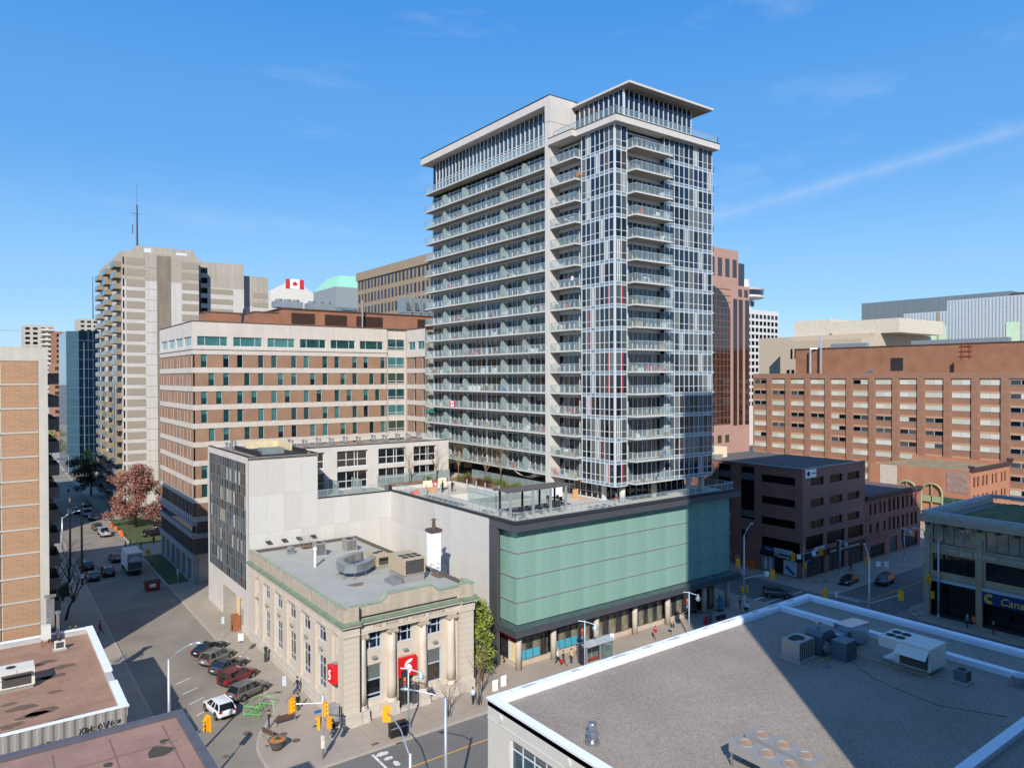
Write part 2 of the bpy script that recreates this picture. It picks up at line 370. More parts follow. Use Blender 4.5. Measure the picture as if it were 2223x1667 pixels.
bulb = [(19.75, 64.4), (20.0, 66.6), (20.5, 68.2), (21.2, 69.6), (22.4, 71.3), (23.6, 73.0), (24.3, 75.4)]
north_w = [(24.3, 620), (24.3, 75.4)]+bulb[::-1][1:]+arc(23.4, 63.65, 3.65, 168, 270, 7)+[(91.0, 60.0)]+arc(91.0, 63.5, 3.5, -90, 0, 6)+[(94.5, 420), (48, 420), (48, 620)]
pavement(north_w)
pavement([(9.0, 64.0), (9.0, 60.0)]+arc(10.75, 63.0, 3.0, -90, 0, 5)+[(13.75, 620), (-30, 620), (-30, 64)])
pavement(arc(108.5, 63.5, 3.5, 180, 270, 6)+[(600, 60.0), (600, 420), (105, 420)])
pavement([(105, -200), (600, -200), (600, 50.2)]+arc(110.5, 44.7, 5.5, 90, 180, 8))
pavement([(24.3, -40), (94.5, -40), (94.5, 46.7)]+arc(91.0, 46.7, 3.5, 0, 90, 6)+arc(27.8, 46.7, 3.5, 90, 180, 6))
pavement([(-400, -40), (13.75, -40), (13.75, 46.7)]+arc(10.25, 46.7, 3.5, 0, 90, 6)+[(-400, 50.2)])
# slab joints of the pavements: thin recessed lines drawn as narrow dark strips of sealant
jm = MB()
for x in [26+1.6*k for k in range(40)]: jm.box(x-0.012, x+0.012, 60.25, 64.9, 0.1295, 0.1335)
for y in (61.6, 63.2): jm.box(24.5, 92, y-0.012, y+0.012, 0.1295, 0.1337)
for y in [76+1.6*k for k in range(50)]: jm.box(24.55, 27.9, y-0.012, y+0.012, 0.1295, 0.1335)
o = struct('pavement_joint_lines', jm, M_joint)
M_paint = mat('white_road_paint', (214, 212, 206), 0.8, var=0.2, scale=3, fine=0.25, fscale=6)
M_yell = mat('yellow_road_paint', (214, 158, 62), 0.8, var=0.2, scale=3)
M_green = mat('green_lane_paint', (72, 112, 82), 0.9, var=0.3, scale=1.2)
pm = MB()
pm.box(28.1, 28.32, 56.2, 59.6, 0.004, 0.012); pm.box(24.0, 24.2, 57.6, 59.4, 0.004, 0.012)
pm.box(93.2, 93.5, 51, 55.4, 0.01, 0.016); pm.box(106.2, 106.5, 56, 59.6, 0.01, 0.016)
pm.box(94.8, 104.6, 61.2, 61.4, 0.011, 0.016); pm.box(94.8, 104.6, 64.2, 64.4, 0.011, 0.016); pm.box(94.8, 99.6, 66.0, 66.35, 0.011, 0.016)
for y in (78.1, 81.2, 84.2, 87.4): pm.quad((17.2, y-0.9, 0.006), (17.3, y-1.0, 0.006), (19.0, y-0.1, 0.006), (18.9, y, 0.006))
for x, y in ((16.2, 78.3), (15.6, 72.0)):
    pm.box(x-0.5, x+0.5, y-0.05, y+0.05, 0.004, 0.009); pm.box(x+0.4, x+0.5, y-0.8, y-0.051, 0.004, 0.009)
struct('white_road_markings', pm, M_paint)
struct('yellow_centre_line', MB().box(28.6, 92.5, 55.62, 55.76, 0.004, 0.011).box(107, 400, 55.62, 55.76, 0.004, 0.011), M_yell)
struct('green_bicycle_lane', MB().quad((95.0, 52.6, 0.013), (104.5, 52.6, 0.013), (104.5, 54.4, 0.013), (95.0, 54.4, 0.013)).quad((95, 57.2, 0.013), (104.5, 57.2, 0.013), (104.5, 58.9, 0.013), (95, 58.9, 0.013)), M_green)
patch = MB()
for x, y, sx, sy in ((29.0, 59.2, 0.7, 0.35), (29.1, 58.2, 0.5, 0.28), (29.3, 57.0, 0.3, 0.5)):
    patch.prism([(x+sx*math.cos(a)*(0.8+0.3*((k*37) % 5)/5), y+sy*math.sin(a)*(0.8+0.3*((k*53) % 7)/7), ) for k, a in enumerate([i*math.pi/6 for i in range(12)])], 0.004, 0.0095)
struct('white_paint_blotches', patch, M_paint)

# ------------------------------------------------------------------ glass condominium tower
T = thing('condominium_tower', 'tall glass condominium tower with stacked balconies and white concrete fin', 'building', (67.5, 68.6, 17.0))
FH = 2.98; ZF = [19.87+FH*k for k in range(16)]; X0, X1, Y0, Y1 = 67.55, 87.6, 68.6, 81.0
rt = random.Random(11)
glz = [G_navy]*8+[G_night]*4+[G_grey]*5+[G_grey2]*1+[G_brown]
glz_low = [G_night]*5+[G_grey]*7+[G_grey2]*2+[G_brown]*2+[G_navy]*2
M_accent = mat('red_accent_panel', (150, 20, 34), 0.4); M_accent2 = mat('brown_accent_panel', (104, 84, 66), 0.5)
def body(): 
    b = MB()
    b.box(69.5, 87.5, 69.6, 81.0, 19.4, 67.5)           # room volume behind the glass of the corner block
    b.box(68.25, 86.5, 81.9, 117.0, 17.0, 73.4)
    return b
part('core', body(), G_night, T)
# the fin, roof of the long wing, cap and penthouse roof
part('concrete_fin', MB().box(66.5, 71.2, 80.8, 81.9, 17.0, 74.78).box(71.2, 84.5, 80.85, 81.6, 67.5, 74.78), M_white, T)
part('fin_joint', MB().box(66.48, 84.5, 80.785, 80.8, 71.0, 71.05).box(66.485, 66.5, 80.8, 81.9, 71.0, 71.05), M_joint, T)
rf = part('wing_roof', MB().box(66.5, 87.0, 81.9, 118.7, 73.55, 74.7).box(84.5, 87.0, 80.85, 81.9, 73.55, 74.7), M_white, T)
part('roof_edge_flashing', MB().box(66.42, 87.1, 80.75, 118.8, 74.78, 74.86), M_dark, rf)
cp = part('cap', MB().box(66.9, 88.3, 67.7, 80.8, 67.5, 68.35).box(66.2, 66.9, 75.6, 80.8, 67.5, 68.35), M_white, T)
part('cap_edge_flashing', MB().box(66.85, 88.36, 67.64, 80.79, 68.35, 68.43).box(66.15, 66.85, 75.55, 80.79, 68.35, 68.43), M_dark, cp)
pr = part('penthouse_roof', MB().prism([(70.7, 69.0), (88.55, 69.0), (88.55, 80.8), (70.7, 80.8)], 73.75, 74.05), M_white, T)
part('soffit', MB().box(71.2, 88.0, 69.5, 80.8, 73.5, 73.75), M_soffit, pr)
# penthouse glazing
pg = MB(); pg.box(71.5, 85.4, 70.8, 80.8, 68.4, 73.5)
ph = part('penthouse', pg, G_navy, T)
pf = MB()
for k in range(15):
    x = 71.4+14.1*k/14; pf.box(x-0.07, x+0.07, 70.7, 70.8, 68.4, 73.5)
for k in range(11):
    y = 70.7+10.1*k/10; pf.box(71.4, 71.5, y-0.07, y+0.07, 68.4, 73.5)
pf.box(71.3, 71.55, 70.6, 70.85, 68.4, 73.5); pf.box(71.4, 85.5, 70.71, 70.79, 70.0, 70.1); pf.box(71.41, 71.49, 70.7, 80.8, 70.0, 70.1)
part('window_frame', pf, M_frame, ph)
def railing(parent, pts, z, h=1.07, pitch=1.2, name='railing', base=0.06, gl=C_rail):
    """post, rail and see-through panels along a line of points"""
    fr = MB(); g = MB()
    for (ax, ay), (bx, by) in zip(pts, pts[1:]):
        L_ = math.hypot(bx-ax, by-ay); n = max(1, round(L_/pitch)); dx, dy = (bx-ax)/L_, (by-ay)/L_
        for k in range(n+1):
            x, y = ax+dx*L_*k/n, ay+dy*L_*k/n; fr.box(x-0.028, x+0.028, y-0.028, y+0.028, z, z+h)
        for zz, t in ((z+h, 0.035), (z+base, 0.022)):
            px, py = abs(dy)*0.03+abs(dx)*0, abs(dx)*0.03
            fr.box(min(ax, bx)-0.02-px*0.3, max(ax, bx)+0.02+px*0.3, min(ay, by)-0.02-py*0.3, max(ay, by)+0.02+py*0.3, zz-t, zz+t)
        g.quad((ax+dx*0.04, ay+dy*0.04, z+base+0.03), (bx-dx*0.04, by-dy*0.04, z+base+0.03), (bx-dx*0.04, by-dy*0.04, z+h-0.04), (ax+dx*0.04, ay+dy*0.04, z+h-0.04))
    o = part(name, fr, M_rail, parent); part('glass_panel', g, gl, o); return o
def cc(f):   # meshes for repeated floors are built once at floor 0 and shared
    return f
def balcony(parent, x0, x1, y0, y1, z, sides, name='balcony'):
    """slab with soffit and glass railing; sides: list of points of the railing line"""
    key = ('balc', round(x1-x0, 2), round(y1-y0, 2), tuple(sides))
    if key not in WCACHE:
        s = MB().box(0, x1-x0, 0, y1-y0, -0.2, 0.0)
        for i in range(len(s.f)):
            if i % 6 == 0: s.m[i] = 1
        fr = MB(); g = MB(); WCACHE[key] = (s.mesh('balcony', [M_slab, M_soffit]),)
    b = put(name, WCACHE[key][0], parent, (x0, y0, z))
    k2 = ('rail',)+key
    if k2 not in WCACHE:
        r = railing(b, [(x0+px, y0+py) for px, py in sides], z); WCACHE[k2] = r
    else:
        r0 = WCACHE[k2]; r = put('railing', r0.data, b, (x0, y0, z)); g0 = r0.children[0]; put('glass_panel', g0.data, r, (x0, y0, z))
    return b
# the glass corner: panes as separate pieces, frames by storey
pane_n = 0; rest = {}
def pane(x0, x1, y0, y1, z0, z1, m):
    global pane_n
    if pane_n < 300: pane_n += 1; block('pane', m, T, x0, x1, y0, y1, z0, z1)
    else: rest.setdefault(m.name, (m, MB()))[1].box(x0, x1, y0, y1, z0, z1)
front_cols = [67.7, 68.75, 69.8]; right_cols = [77.2+1.04*k for k in range(11)]; left_cols = [68.75+0.9*k for k in range(8)]
for k, zf in enumerate(ZF):
    top = zf+2.53 if k < 15 else 67.5; gl = glz if k > 6 else glz_low
    frA = MB(); frB = MB(); fr = frA; sp = MB()
    zs = zf-0.45
    for (a, b) in ((67.55, 69.8), (77.2, 87.6)):
        fr = frA if a < 70 else frB
        fr.box(a, b, 68.56, 68.62, zf-0.04, zf+0.05); fr.box(a, b, 68.56, 68.62, zs-0.05, zs+0.04); fr.box(a, b, 68.57, 68.62, zf+0.83, zf+0.9)
        sp.box(a, b, 68.62, 68.68, zs+0.04, zf-0.04)
    fr = frA
    fr.box(67.51, 67.57, 68.6, 75.2, zf-0.04, zf+0.05); fr.box(67.51, 67.57, 68.6, 75.2, zs-0.05, zs+0.04); fr.box(67.52, 67.57, 68.6, 75.2, zf+0.83, zf+0.9)
    sp.box(67.57, 67.63, 68.6, 75.2, zs+0.04, zf-0.04)
    if k == 15: fr.box(67.55, 69.8, 68.56, 68.62, 67.38, 67.5); frB.box(77.2, 87.6, 68.56, 68.62, 67.38, 67.5); fr.box(67.51, 67.57, 68.6, 75.2, 67.38, 67.5)
    zt = top
    for cols in (front_cols, right_cols):
        fr = frA if len(cols) == 3 else frB
        dbl = rt.randrange(len(cols)-1) if len(cols) > 3 else -1
        for i in range(len(cols)-1):
            a, b = cols[i], cols[i+1]; fr.box(a-0.045, a+0.045, 68.55, 68.62, zs, zt)
            if i == dbl or (len(cols) <= 3 and rt.random() < 0.12):
                for q in (0.33, 0.66): xx = a+(b-a)*q; fr.box(xx-0.07, xx+0.07, 68.55, 68.62, zf, zt)
            pane(a+0.045, b-0.045, 68.63, 68.68, zf+0.05, zt, rt.choice(gl))
        fr.box(cols[-1]-0.045, cols[-1]+0.045, 68.55, 68.62, zs, zt)
    dbl = rt.randrange(1, 6); fr = frA
    for i in range(7):
        a, b = left_cols[i], left_cols[i+1]; fr.box(67.5, 67.57, b-0.045, b+0.045, zs, zt)
        if i == dbl:
            for q in (0.33, 0.66): yy = a+(b-a)*q; fr.box(67.5, 67.57, yy-0.07, yy+0.07, zf, zt)
        pane(67.58, 67.63, a+0.045, b-0.045, zf+0.05, zt, rt.choice(gl))
    fr.box(67.47, 67.72, 68.52, 68.75, zs, zt)
    f_ = part('storey_frame', frA, M_frame, T); part('spandrel', sp, M_spand, f_); part('storey_frame', frB, M_frame, T)
    if k < 10 or rt.random() < 0.3:
        i = rt.randrange(1, 6); yy = left_cols[i]+0.1; block('accent_panel', M_accent if k < 9 else M_accent2, T, 67.535, 67.58, yy, yy+0.28, zf+0.06, zt)
    if k < 9 and rt.random() < 0.6: block('accent_panel', M_accent, T, 68.9, 69.15, 68.58, 68.63, zf+0.06, zt)
    # recessed doors behind the front balconies
    d = MB()
    for i in range(9):
        x = 69.8+7.4*i/8; d.box(x-0.05, x+0.05, 69.3, 69.38, zf, zf+2.5)
    d.box(69.8, 77.2, 69.3, 69.38, zf+2.35, zf+2.53); d.box(69.8, 77.2, 69.28, 69.6, zf-0.45, zf-0.2)
    dr = part('balcony_door', d, M_frame, T)
    for i in range(8):
        x = 69.8+7.4*i/8; put('door_glass', unit('door_glass', rt.choice(gl)), dr, (x+0.05, 69.39, zf), 0, (0.82, 0.05, 2.35))
    put('side_wall', unit('side_wall', M_spand), dr, (69.74, 68.7, zf-0.2), 0, (0.06, 0.6, 2.7)); put('side_wall', unit('side_wall', M_spand), dr, (77.2, 68.7, zf-0.2), 0, (0.06, 0.6, 2.7))
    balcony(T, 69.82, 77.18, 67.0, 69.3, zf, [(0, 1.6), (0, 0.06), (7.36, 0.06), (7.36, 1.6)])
    # middle bay beside the fin
    d = MB()
    for i in range(6):
        y = 75.2+5.6*i/5; d.box(68.2, 68.28, y-0.05, y+0.05, zf, zf+2.5)
    d.box(68.2, 68.28, 75.2, 80.8, zf+2.3, zf+2.5); d.box(68.2, 68.6, 75.2, 80.8, zf-0.45, zf-0.2); d.box(67.55, 69.4, 75.12, 75.2, zf-0.45, zf+2.53)
    dr = part('balcony_door', d, M_frame, T)
    for i in range(5):
        y = 75.2+5.6*i/5; put('door_glass', unit('door_glass', rt.choice(gl)), dr, (68.29, y+0.05, zf), 0, (0.05, 1.02, 2.3))
    balcony(T, 66.5, 68.2, 75.25, 80.78, zf, [(0.06, 5.5), (0.06, 0.05), (1.0, 0.05)])
    # far end balconies on the cross-street side
    balcony(T, 87.65, 89.1, 69.4, 73.2, zf, [(0.1, 0.05), (1.4, 0.05), (1.4, 3.75)])
    # the long wing
    d = MB(); ny = 24
    for i in range(ny+1):
        y = 81.9+34.8*i/ny; w = 0.22 if i % 4 == 0 else 0.05; d.box(68.0, 68.12, y-w, y+w, zf, zf+2.55)
    d.box(68.02, 68.12, 81.9, 116.7, zf+2.28, zf+2.36); d.box(68.0, 68.13, 81.9, 116.7, zf-0.45, zf-0.2)
    dr = part('balcony_door', d, M_frame, T)
    for i in range(0, ny, 2):
        y = 81.9+34.8*i/ny; put('door_glass', unit('door_glass', rt.choice([G_navy, G_night, G_night, G_brown, G_grey] if k > 5 else [G_night, G_night, G_brown, G_grey])), dr, (68.14, y, zf), 0, (0.06, 2.9, 2.55))
    balcony(T, 66.5, 68.1, 81.92, 117.3, zf, [(0.06, 0.05), (0.06, 35.3), (1.55, 35.3)])
    for yy in (87.6, 93.3, 104.6, 111.0): put('frosted_divider', WCACHE.setdefault('divider', MB().box(0, 1.5, 0, 0.03, 0, 1.5).side([(0, 1.5), (1.5, 1.5), (1.5, 2.2), (0.2, 2.0)], 0, 0.03).mesh('frosted_divider', C_frost)), T, (66.6, yy, zf))
part('upper_panes', *(lambda d: (d[1], d[0]))(max(rest.values(), key=lambda d: len(d[1].f))), T)['kind'] = 'stuff' if rest else None
for m_, b_ in sorted(rest.values(), key=lambda d: -len(d[1].f))[1:]: part('upper_panes', b_, m_, T)['kind'] = 'stuff'
# two-storey glazing under the wing roof
d = MB(); zf = ZF[15]+FH
for i in range(31):
    y = 81.9+33.6*i/30; d.box(67.95, 68.1, y-0.06, y+0.06, zf, 73.5)
for z in (zf+1.0, zf+2.2, zf+2.55): d.box(67.97, 68.1, 81.9, 115.5, z-0.04, z+0.04)
fr = part('sky_lounge_frame', d, M_frame, T)
for i in range(30):
    y = 81.9+33.6*i/30; put('pane', unit('pane', G_teal3 if i > 21 else glass('lounge_glass', (40, 62, 78), refl=0.7)), fr, (68.12, y+0.06, zf+2.6), 0, (0.05, 1.0, 73.5-zf-2.6)); put('pane', unit('pane', G_night if i > 21 else rt.choice([glass('lounge_low_glass', (116, 134, 142), refl=0.6), G_grey2])), fr, (68.12, y+0.06, zf), 0, (0.05, 1.0, 2.55))
balcony(T, 66.5, 68.1, 81.92, 117.3, zf+0.3, [(0.06, 0.05), (0.06, 35.3), (1.55, 35.3)])
railing(T, [(67.0, 80.6), (67.0, 67.95), (88.1, 67.95), (88.1, 74)], 68.43)
# foot of the tower: round columns, lobby glazing
for x, y in ((69.9, 69.6), (76.1, 69.6), (83.5, 69.6), (86.4, 69.6)): part('column', MB().lathe([(0.42, 17.0), (0.42, 19.5)], (x, y, 0), 20), M_white, T, True)
part('underside', MB().box(67.6, 87.6, 68.7, 81.0, 19.36, 19.45), M_soffit, T)
lb = MB()
for k in range(14): x = 69.2+1.25*k; lb.box(x-0.05, x+0.05, 72.3, 72.4, 17.0, 19.36)
for k in range(7): y = 72.4+1.2*k; lb.box(69.1, 69.2, y-0.05, y+0.05, 17.0, 19.36)
lb.box(69.1, 86, 72.3, 72.4, 17.0, 17.15); lb.box(69.1, 69.2, 72.3, 80.8, 17.0, 17.15); lb.box(69.12, 69.18, 72.4, 80.8, 17.9, 17.97); lb.box(69.0, 69.5, 72.2, 72.7, 17.0, 19.36)
lo = part('lobby_frame', lb, M_frame, T); part('lobby_glass', MB().box(69.25, 86, 72.45, 80.8, 17.0, 19.36), G_night, lo)

# ------------------------------------------------------------------ green glass podium with the shops
PD = thing('glass_podium', 'low block faced in green frosted glass above street-level shops', 'building', (48.7, 65.5, 0))
M_gg = [mat('frosted_green_glass_%d' % i, c, 0.16, 0.0, var=0.08, scale=0.25, spec=0.6) for i, c in enumerate(((130, 165, 153), (127, 162, 150), (133, 168, 156)))]
part('upper_body', MB().box(49.9, 89.0, 66.75, 110, 4.4, 16.9), mat('pale_inner_wall', (150, 165, 158), 0.8), PD)
dk = part('roof_deck', MB().box(49.3, 89.9, 66.1, 69.0, 16.9, 17.0).box(49.3, 90.0, 69.0, 112, 16.9, 17.0), mat('deck_paving', (190, 180, 166), 0.9, var=0.08, scale=0.5, fine=0.08, fscale=8), PD)
fz = MB(); fz.box(48.8, 90.2, 65.5, 66.6, 16.35, 17.2); fz.box(48.7, 49.8, 66.6, 70.6, 16.35, 17.2)
fa = part('fascia', fz, M_char, PD)
part('coping', MB().box(48.72, 90.3, 65.42, 66.4, 17.2, 17.45).box(48.65, 49.3, 66.4, 70.7, 17.2, 17.45).box(48.6, 49.1, 70.7, 96.4, 17.3, 17.45), M_dark, fa)
zr = [5.3, 7.97, 10.84, 13.7, 16.35]
js = [49.72, 51.14]+[51.14+1.2553*k for k in range(1, 31)]
for i in range(len(js)-1):
    for j in range(4):
        a, b = js[i], js[i+1]; block('glass_panel', M_gg[(i*7+j*3) % 3], PD, a+0.012, b-0.012, 66.5, 66.56, zr[j]+0.05, zr[j+1]-0.05)
for i in range(3):
    for j in range(4): block('glass_panel', M_gg[(i+j) % 3], PD, 49.72, 49.78, 66.56+1.14*i+0.012, 66.56+1.14*(i+1)-0.012, zr[j]+0.05, zr[j+1]-0.05)
part('glass_backing', MB().box(49.82, 89.2, 66.6, 66.7, 5.3, 16.35).box(49.82, 49.9, 66.6, 70.0, 5.3, 16.35), mat('backing_shade', (96, 128, 120), 0.8), PD)
for z in zr[1:4]: part('transom', MB().box(49.6, 89.28, 66.4, 66.5, z-0.06, z+0.06).box(49.6, 49.72, 66.5, 70.0, z-0.06, z+0.06), mat('grey_transom', (158, 160, 160), 0.5, 0.3), PD)
part('corner_pillar', MB().box(48.75, 49.6, 70.0, 70.75, 0.13, 16.35).box(48.75, 49.1, 69.1, 70.0, 0.13, 16.35), M_char, PD)
for z in (5.6, 8.6, 11.5): part('pillar_joint', MB().box(48.73, 49.62, 69.98, 70.77, z, z+0.05), M_dark, PD)
can = part('canopy', MB().box(48.7, 90.2, 65.4, 67.2, 4.3, 5.05).box(48.7, 49.8, 67.2, 71.0, 4.3, 5.05), M_char, PD)
M_glroof = mat('canopy_glass_roof', (70, 84, 84), 0.25, 0.1, var=0.25, scale=1.2)
part('canopy_top', MB().quad((48.75, 65.45, 5.07), (90.15, 65.45, 5.07), (89.2, 66.48, 5.28), (49.7, 66.48, 5.28)).quad((48.75, 71.0, 5.07), (48.75, 65.45, 5.07), (49.7, 66.48, 5.28), (49.7, 71.0, 5.28)), M_glroof, can)
M_col = mat('rough_column_concrete', (186, 176, 164), 0.9, var=0.12, scale=0.9, fine=0.1, fscale=9, streak=0.08)
for x in (49.95, 55.2, 62.2, 69.1, 75.5, 83.2, 88.5): part('column', MB().lathe([(0.36, 0.1), (0.36, 4.35)], (x, 66.55, 0), 20), M_col, PD, True)
M_base = mat('shop_plinth', (186, 168, 152), 0.9, var=0.1)
part('shop_plinth', MB().box(50.0, 79.6, 67.15, 67.5, 0.13, 0.72).box(50.0, 50.3, 67.5, 71, 0.13, 0.72), M_base, PD)
M_teal = mat('turquoise_window_film', (70, 160, 184), 0.3, var=0.06, scale=1.0)
C_shop = glass('shop_glass', (52, 52, 50), refl=0.5, var=0.5, scale=1.3)
C_shop2 = glass('shop_glass_lit', (128, 122, 104), refl=0.4, var=0.5, scale=1.6)
bays = [(50.4, 54.75, 4, 1), (55.6, 61.6, 6, 1), (62.7, 68.5, 5, 0), (69.6, 75.0, 6, 0), (76.0, 82.2, 6, 0), (84.2, 86.2, 2, 0)]
for bi, (a, b, n, film) in enumerate(bays):
    fr = MB()
    for k in range(n+1): x = a+(b-a)*k/n; fr.box(x-0.04, x+0.04, 67.16, 67.26, 0.72, 4.3)
    for z in (0.75, 3.3, 4.25): fr.box(a, b, 67.17, 67.25, z-0.04, z+0.04)
    f_ = part('shop_window', fr, mat('shop_frame', (120, 120, 116), 0.5, 0.4), PD)
    for k in range(n):
        x = a+(b-a)*k/n; w = (b-a)/n
        put('pane', unit('pane', C_shop if (k+bi) % 2 else C_shop2), f_, (x+0.04, 67.28, 0.76), 0, (w-0.08, 0.04, 2.5)); put('pane', unit('pane', C_shop), f_, (x+0.04, 67.28, 3.34), 0, (w-0.08, 0.04, 0.88))
        if film and k < (3 if bi == 0 else 4) : put('window_film', unit('window_film', M_teal), f_, (x+0.04, 67.25, 0.8), 0, (w-0.08, 0.025, 1.05))
    put('red_reveal', unit('red_reveal', M_red), f_, (a, 67.0, 4.22), 0, (b-a, 0.15, 0.08))
part('shop_back_wall', MB().box(50.3, 82.3, 67.4, 68, 0.7, 4.4).box(82.3, 82.5, 67.3, 76, 0.1, 4.4).box(84.0, 86.4, 67.35, 76, 0.1, 4.4), G_night, PD)
cw = MB(); cw.box(50.02, 50.12, 67.2, 71, 0.72, 4.3)
part('corner_shop_glass', cw, C_shop, PD)
part('corner_post', MB().box(49.9, 50.25, 68.2, 68.5, 0.72, 4.3), M_frame, PD)
part('plywood_board', MB().box(49.93, 50.0, 67.2, 68.1, 0.74, 3.1), mat('bare_plywood', (226, 202, 158), 0.8, var=0.08), PD)
part('red_awning', MB().box(49.6, 50.02, 67.4, 71.2, 3.4, 4.25), M_red, PD)
part('grey_wall_vent', MB().box(48.9, 49.2, 68.3, 68.32, 1, 1.4), M_char, PD)
# pale concrete party wall behind the bank: facing panels laid one by one
M_coreW = mat('wall_backing', (150, 146, 140), 0.9)
part('party_wall', MB().box(48.74, 49.2, 70.75, 96.2, 0, 17.3).box(49.2, 52, 90, 112, 0, 16.9), M_coreW, PD)
rp = random.Random(3)
for j, (za, zb) in enumerate(((0.1, 3.6), (3.6, 8.0), (8.0, 13.0), (13.0, 17.3))):
    for i in range(6):
        ya = 70.8+4.2*i; yb = min(ya+4.2, 96.0); block('wall_panel', rp.choice(M_wpanel), PD, 48.7, 48.74, ya+0.008, yb-0.008, za+0.008, zb-0.008)

# ------------------------------------------------------------------ pale loft building with the curtain wall
LF = thing('loft_building', 'pale concrete loft building with tall grey curtain wall on the side street', 'building', (28.0, 96.0, 0))
part('body', MB().box(28.06, 37.4, 96.06, 116.4, 4.2, 23.2).box(37.4, 62.8, 103.5, 112.5, 16.9, 23.2).box(37.4, 48.7, 96.06, 112.0, 0, 16.9).box(30.2, 37.4, 96.06, 116.4, 0.0, 4.2).box(28.06, 30.2, 108.7, 116.4, 0, 4.2).box(28.06, 30.2, 96.06, 101.5, 0, 4.2), M_coreW, LF)
for j, (za, zb) in enumerate(((0.0, 8.3), (8.3, 13.55), (13.55, 18.55), (18.55, 23.55))):
    for i in range(9):
        xa = 28.0+2.35*i; xb = min(xa+2.35, 48.7)
        zt = zb if xb <= 37.5 else min(zb, 17.3)
        if za >= 17.3 and xb > 37.5: continue
        block('wall_panel', rp.choice(M_wpanel), LF, xa+0.006, xb-0.006, 96.0, 96.06, za+0.006, zt-0.006)
rfm = part('roof', MB().box(28.3, 37.2, 96.4, 116.1, 23.2, 23.35).box(37.2, 62.5, 103.4, 112.3, 23.2, 23.3), M_gravel, LF)
part('parapet', MB().box(28.0, 28.35, 96.0, 116.5, 23.2, 23.62).box(28.35, 37.45, 96.0, 96.4, 23.2, 23.62).box(37.1, 37.45, 96.4, 103.0, 23.2, 23.62).box(37.45, 62.8, 103.0, 103.4, 23.2, 23.62).box(62.4, 62.8, 103.4, 112.5, 23.2, 23.62).box(28.35, 62.8, 116.2, 116.5, 23.2, 23.62), M_white, rfm)
part('parapet_cap', MB().box(27.96, 28.4, 95.96, 116.5, 23.62, 23.7).box(28.4, 37.5, 95.96, 96.45, 23.62, 23.7).box(37.05, 37.5, 96.45, 102.96, 23.62, 23.7).box(37.5, 62.85, 102.96, 103.45, 23.62, 23.7), M_dark, rfm)
part('roof_well', MB().box(30.5, 36.5, 99, 110, 23.36, 23.5).box(30.2, 30.5, 98.7, 110.3, 23.36, 24.0).box(36.5, 36.8, 98.7, 110.3, 23.36, 24.0), M_dark, rfm)
part('roof_screen', MB().box(31.5, 36.3, 109.2, 109.4, 23.36, 24.6).box(36.1, 36.3, 103, 109.2, 23.36, 24.6), mat('cream_metal', (214, 198, 160), 0.7), rfm)
part('rooftop_unit', MB().box(31.0, 34.0, 99.6, 101.6, 23.5, 24.3), mat('grey_unit', (126, 136, 140), 0.6, 0.2), rfm)
# the curtain wall on the side street
part('surround', MB().box(27.96, 28.06, 96.0, 97.0, 4.4, 23.6).box(27.96, 28.06, 115.8, 116.5, 0, 23.6).box(27.96, 28.06, 97.0, 115.8, 22.75, 23.6).box(27.96, 28.06, 97.0, 115.8, 4.4, 6.0).box(27.96, 28.06, 108.7, 115.8, 0.1, 4.4).box(27.96, 28.06, 96.0, 101.6, 0.1, 4.4), M_white, LF)
ncol = 22; rows = [6.0, 7.4, 9.3, 10.5, 12.3, 13.4, 15.2, 16.5, 18.4, 19.6, 21.4, 22.75]
cwf = MB()
for k in range(ncol+1):
    y = 97.0+18.8*k/ncol; cwf.box(27.98, 28.03, y-0.035, y+0.035, 6.0, 22.75)
for z in rows: cwf.box(27.985, 28.03, 97.0, 115.8, z-0.04, z+0.04)
cw = part('curtain_wall_frame', cwf, mat('curtain_frame', (150, 152, 154), 0.4, 0.5), LF)
gA = [glass('curtain_blue', (58, 78, 92), refl=0.5), glass('curtain_slate', (84, 92, 98), refl=0.5), G_teal3]
gB = [glass('curtain_white_blind', (186, 190, 186), 0.2, refl=0.4, var=0.05), glass('curtain_cream_blind', (168, 164, 150), 0.2, refl=0.4, var=0.1), G_brown, G_grey2, gA[1]]
rc = random.Random(5)
for j in range(len(rows)-1):
    for k in range(ncol):
        y = 97.0+18.8*k/ncol; m_ = rc.choice(gA if j % 2 == 0 or j == 10 else (gB+gA[:1] if j in (3, 5, 7) else gB[:1]+gA+gB[2:]))
        if rc.random() < 0.03: m_ = mat('red_brown_curtain', (108, 52, 48), 0.5)
        put('pane', unit('pane', m_), cw, (28.04, y+0.035, rows[j]+0.04), 0, (0.03, 18.8/ncol-0.07, rows[j+1]-rows[j]-0.08))
part('garage_door', MB().box(29.6, 29.75, 101.6, 106.2, 0.13, 4.3), mat('grey_shutter', (150, 154, 156), 0.6, 0.2), LF)
part('garage_recess', MB().box(30.0, 30.2, 101.5, 108.7, 0.1, 4.3), M_white, LF)
part('wall_louvre', MB().box(27.94, 27.97, 98.2, 99.4, 1.0, 3.2), mat('louvre_grey', (160, 156, 150), 0.7), LF)
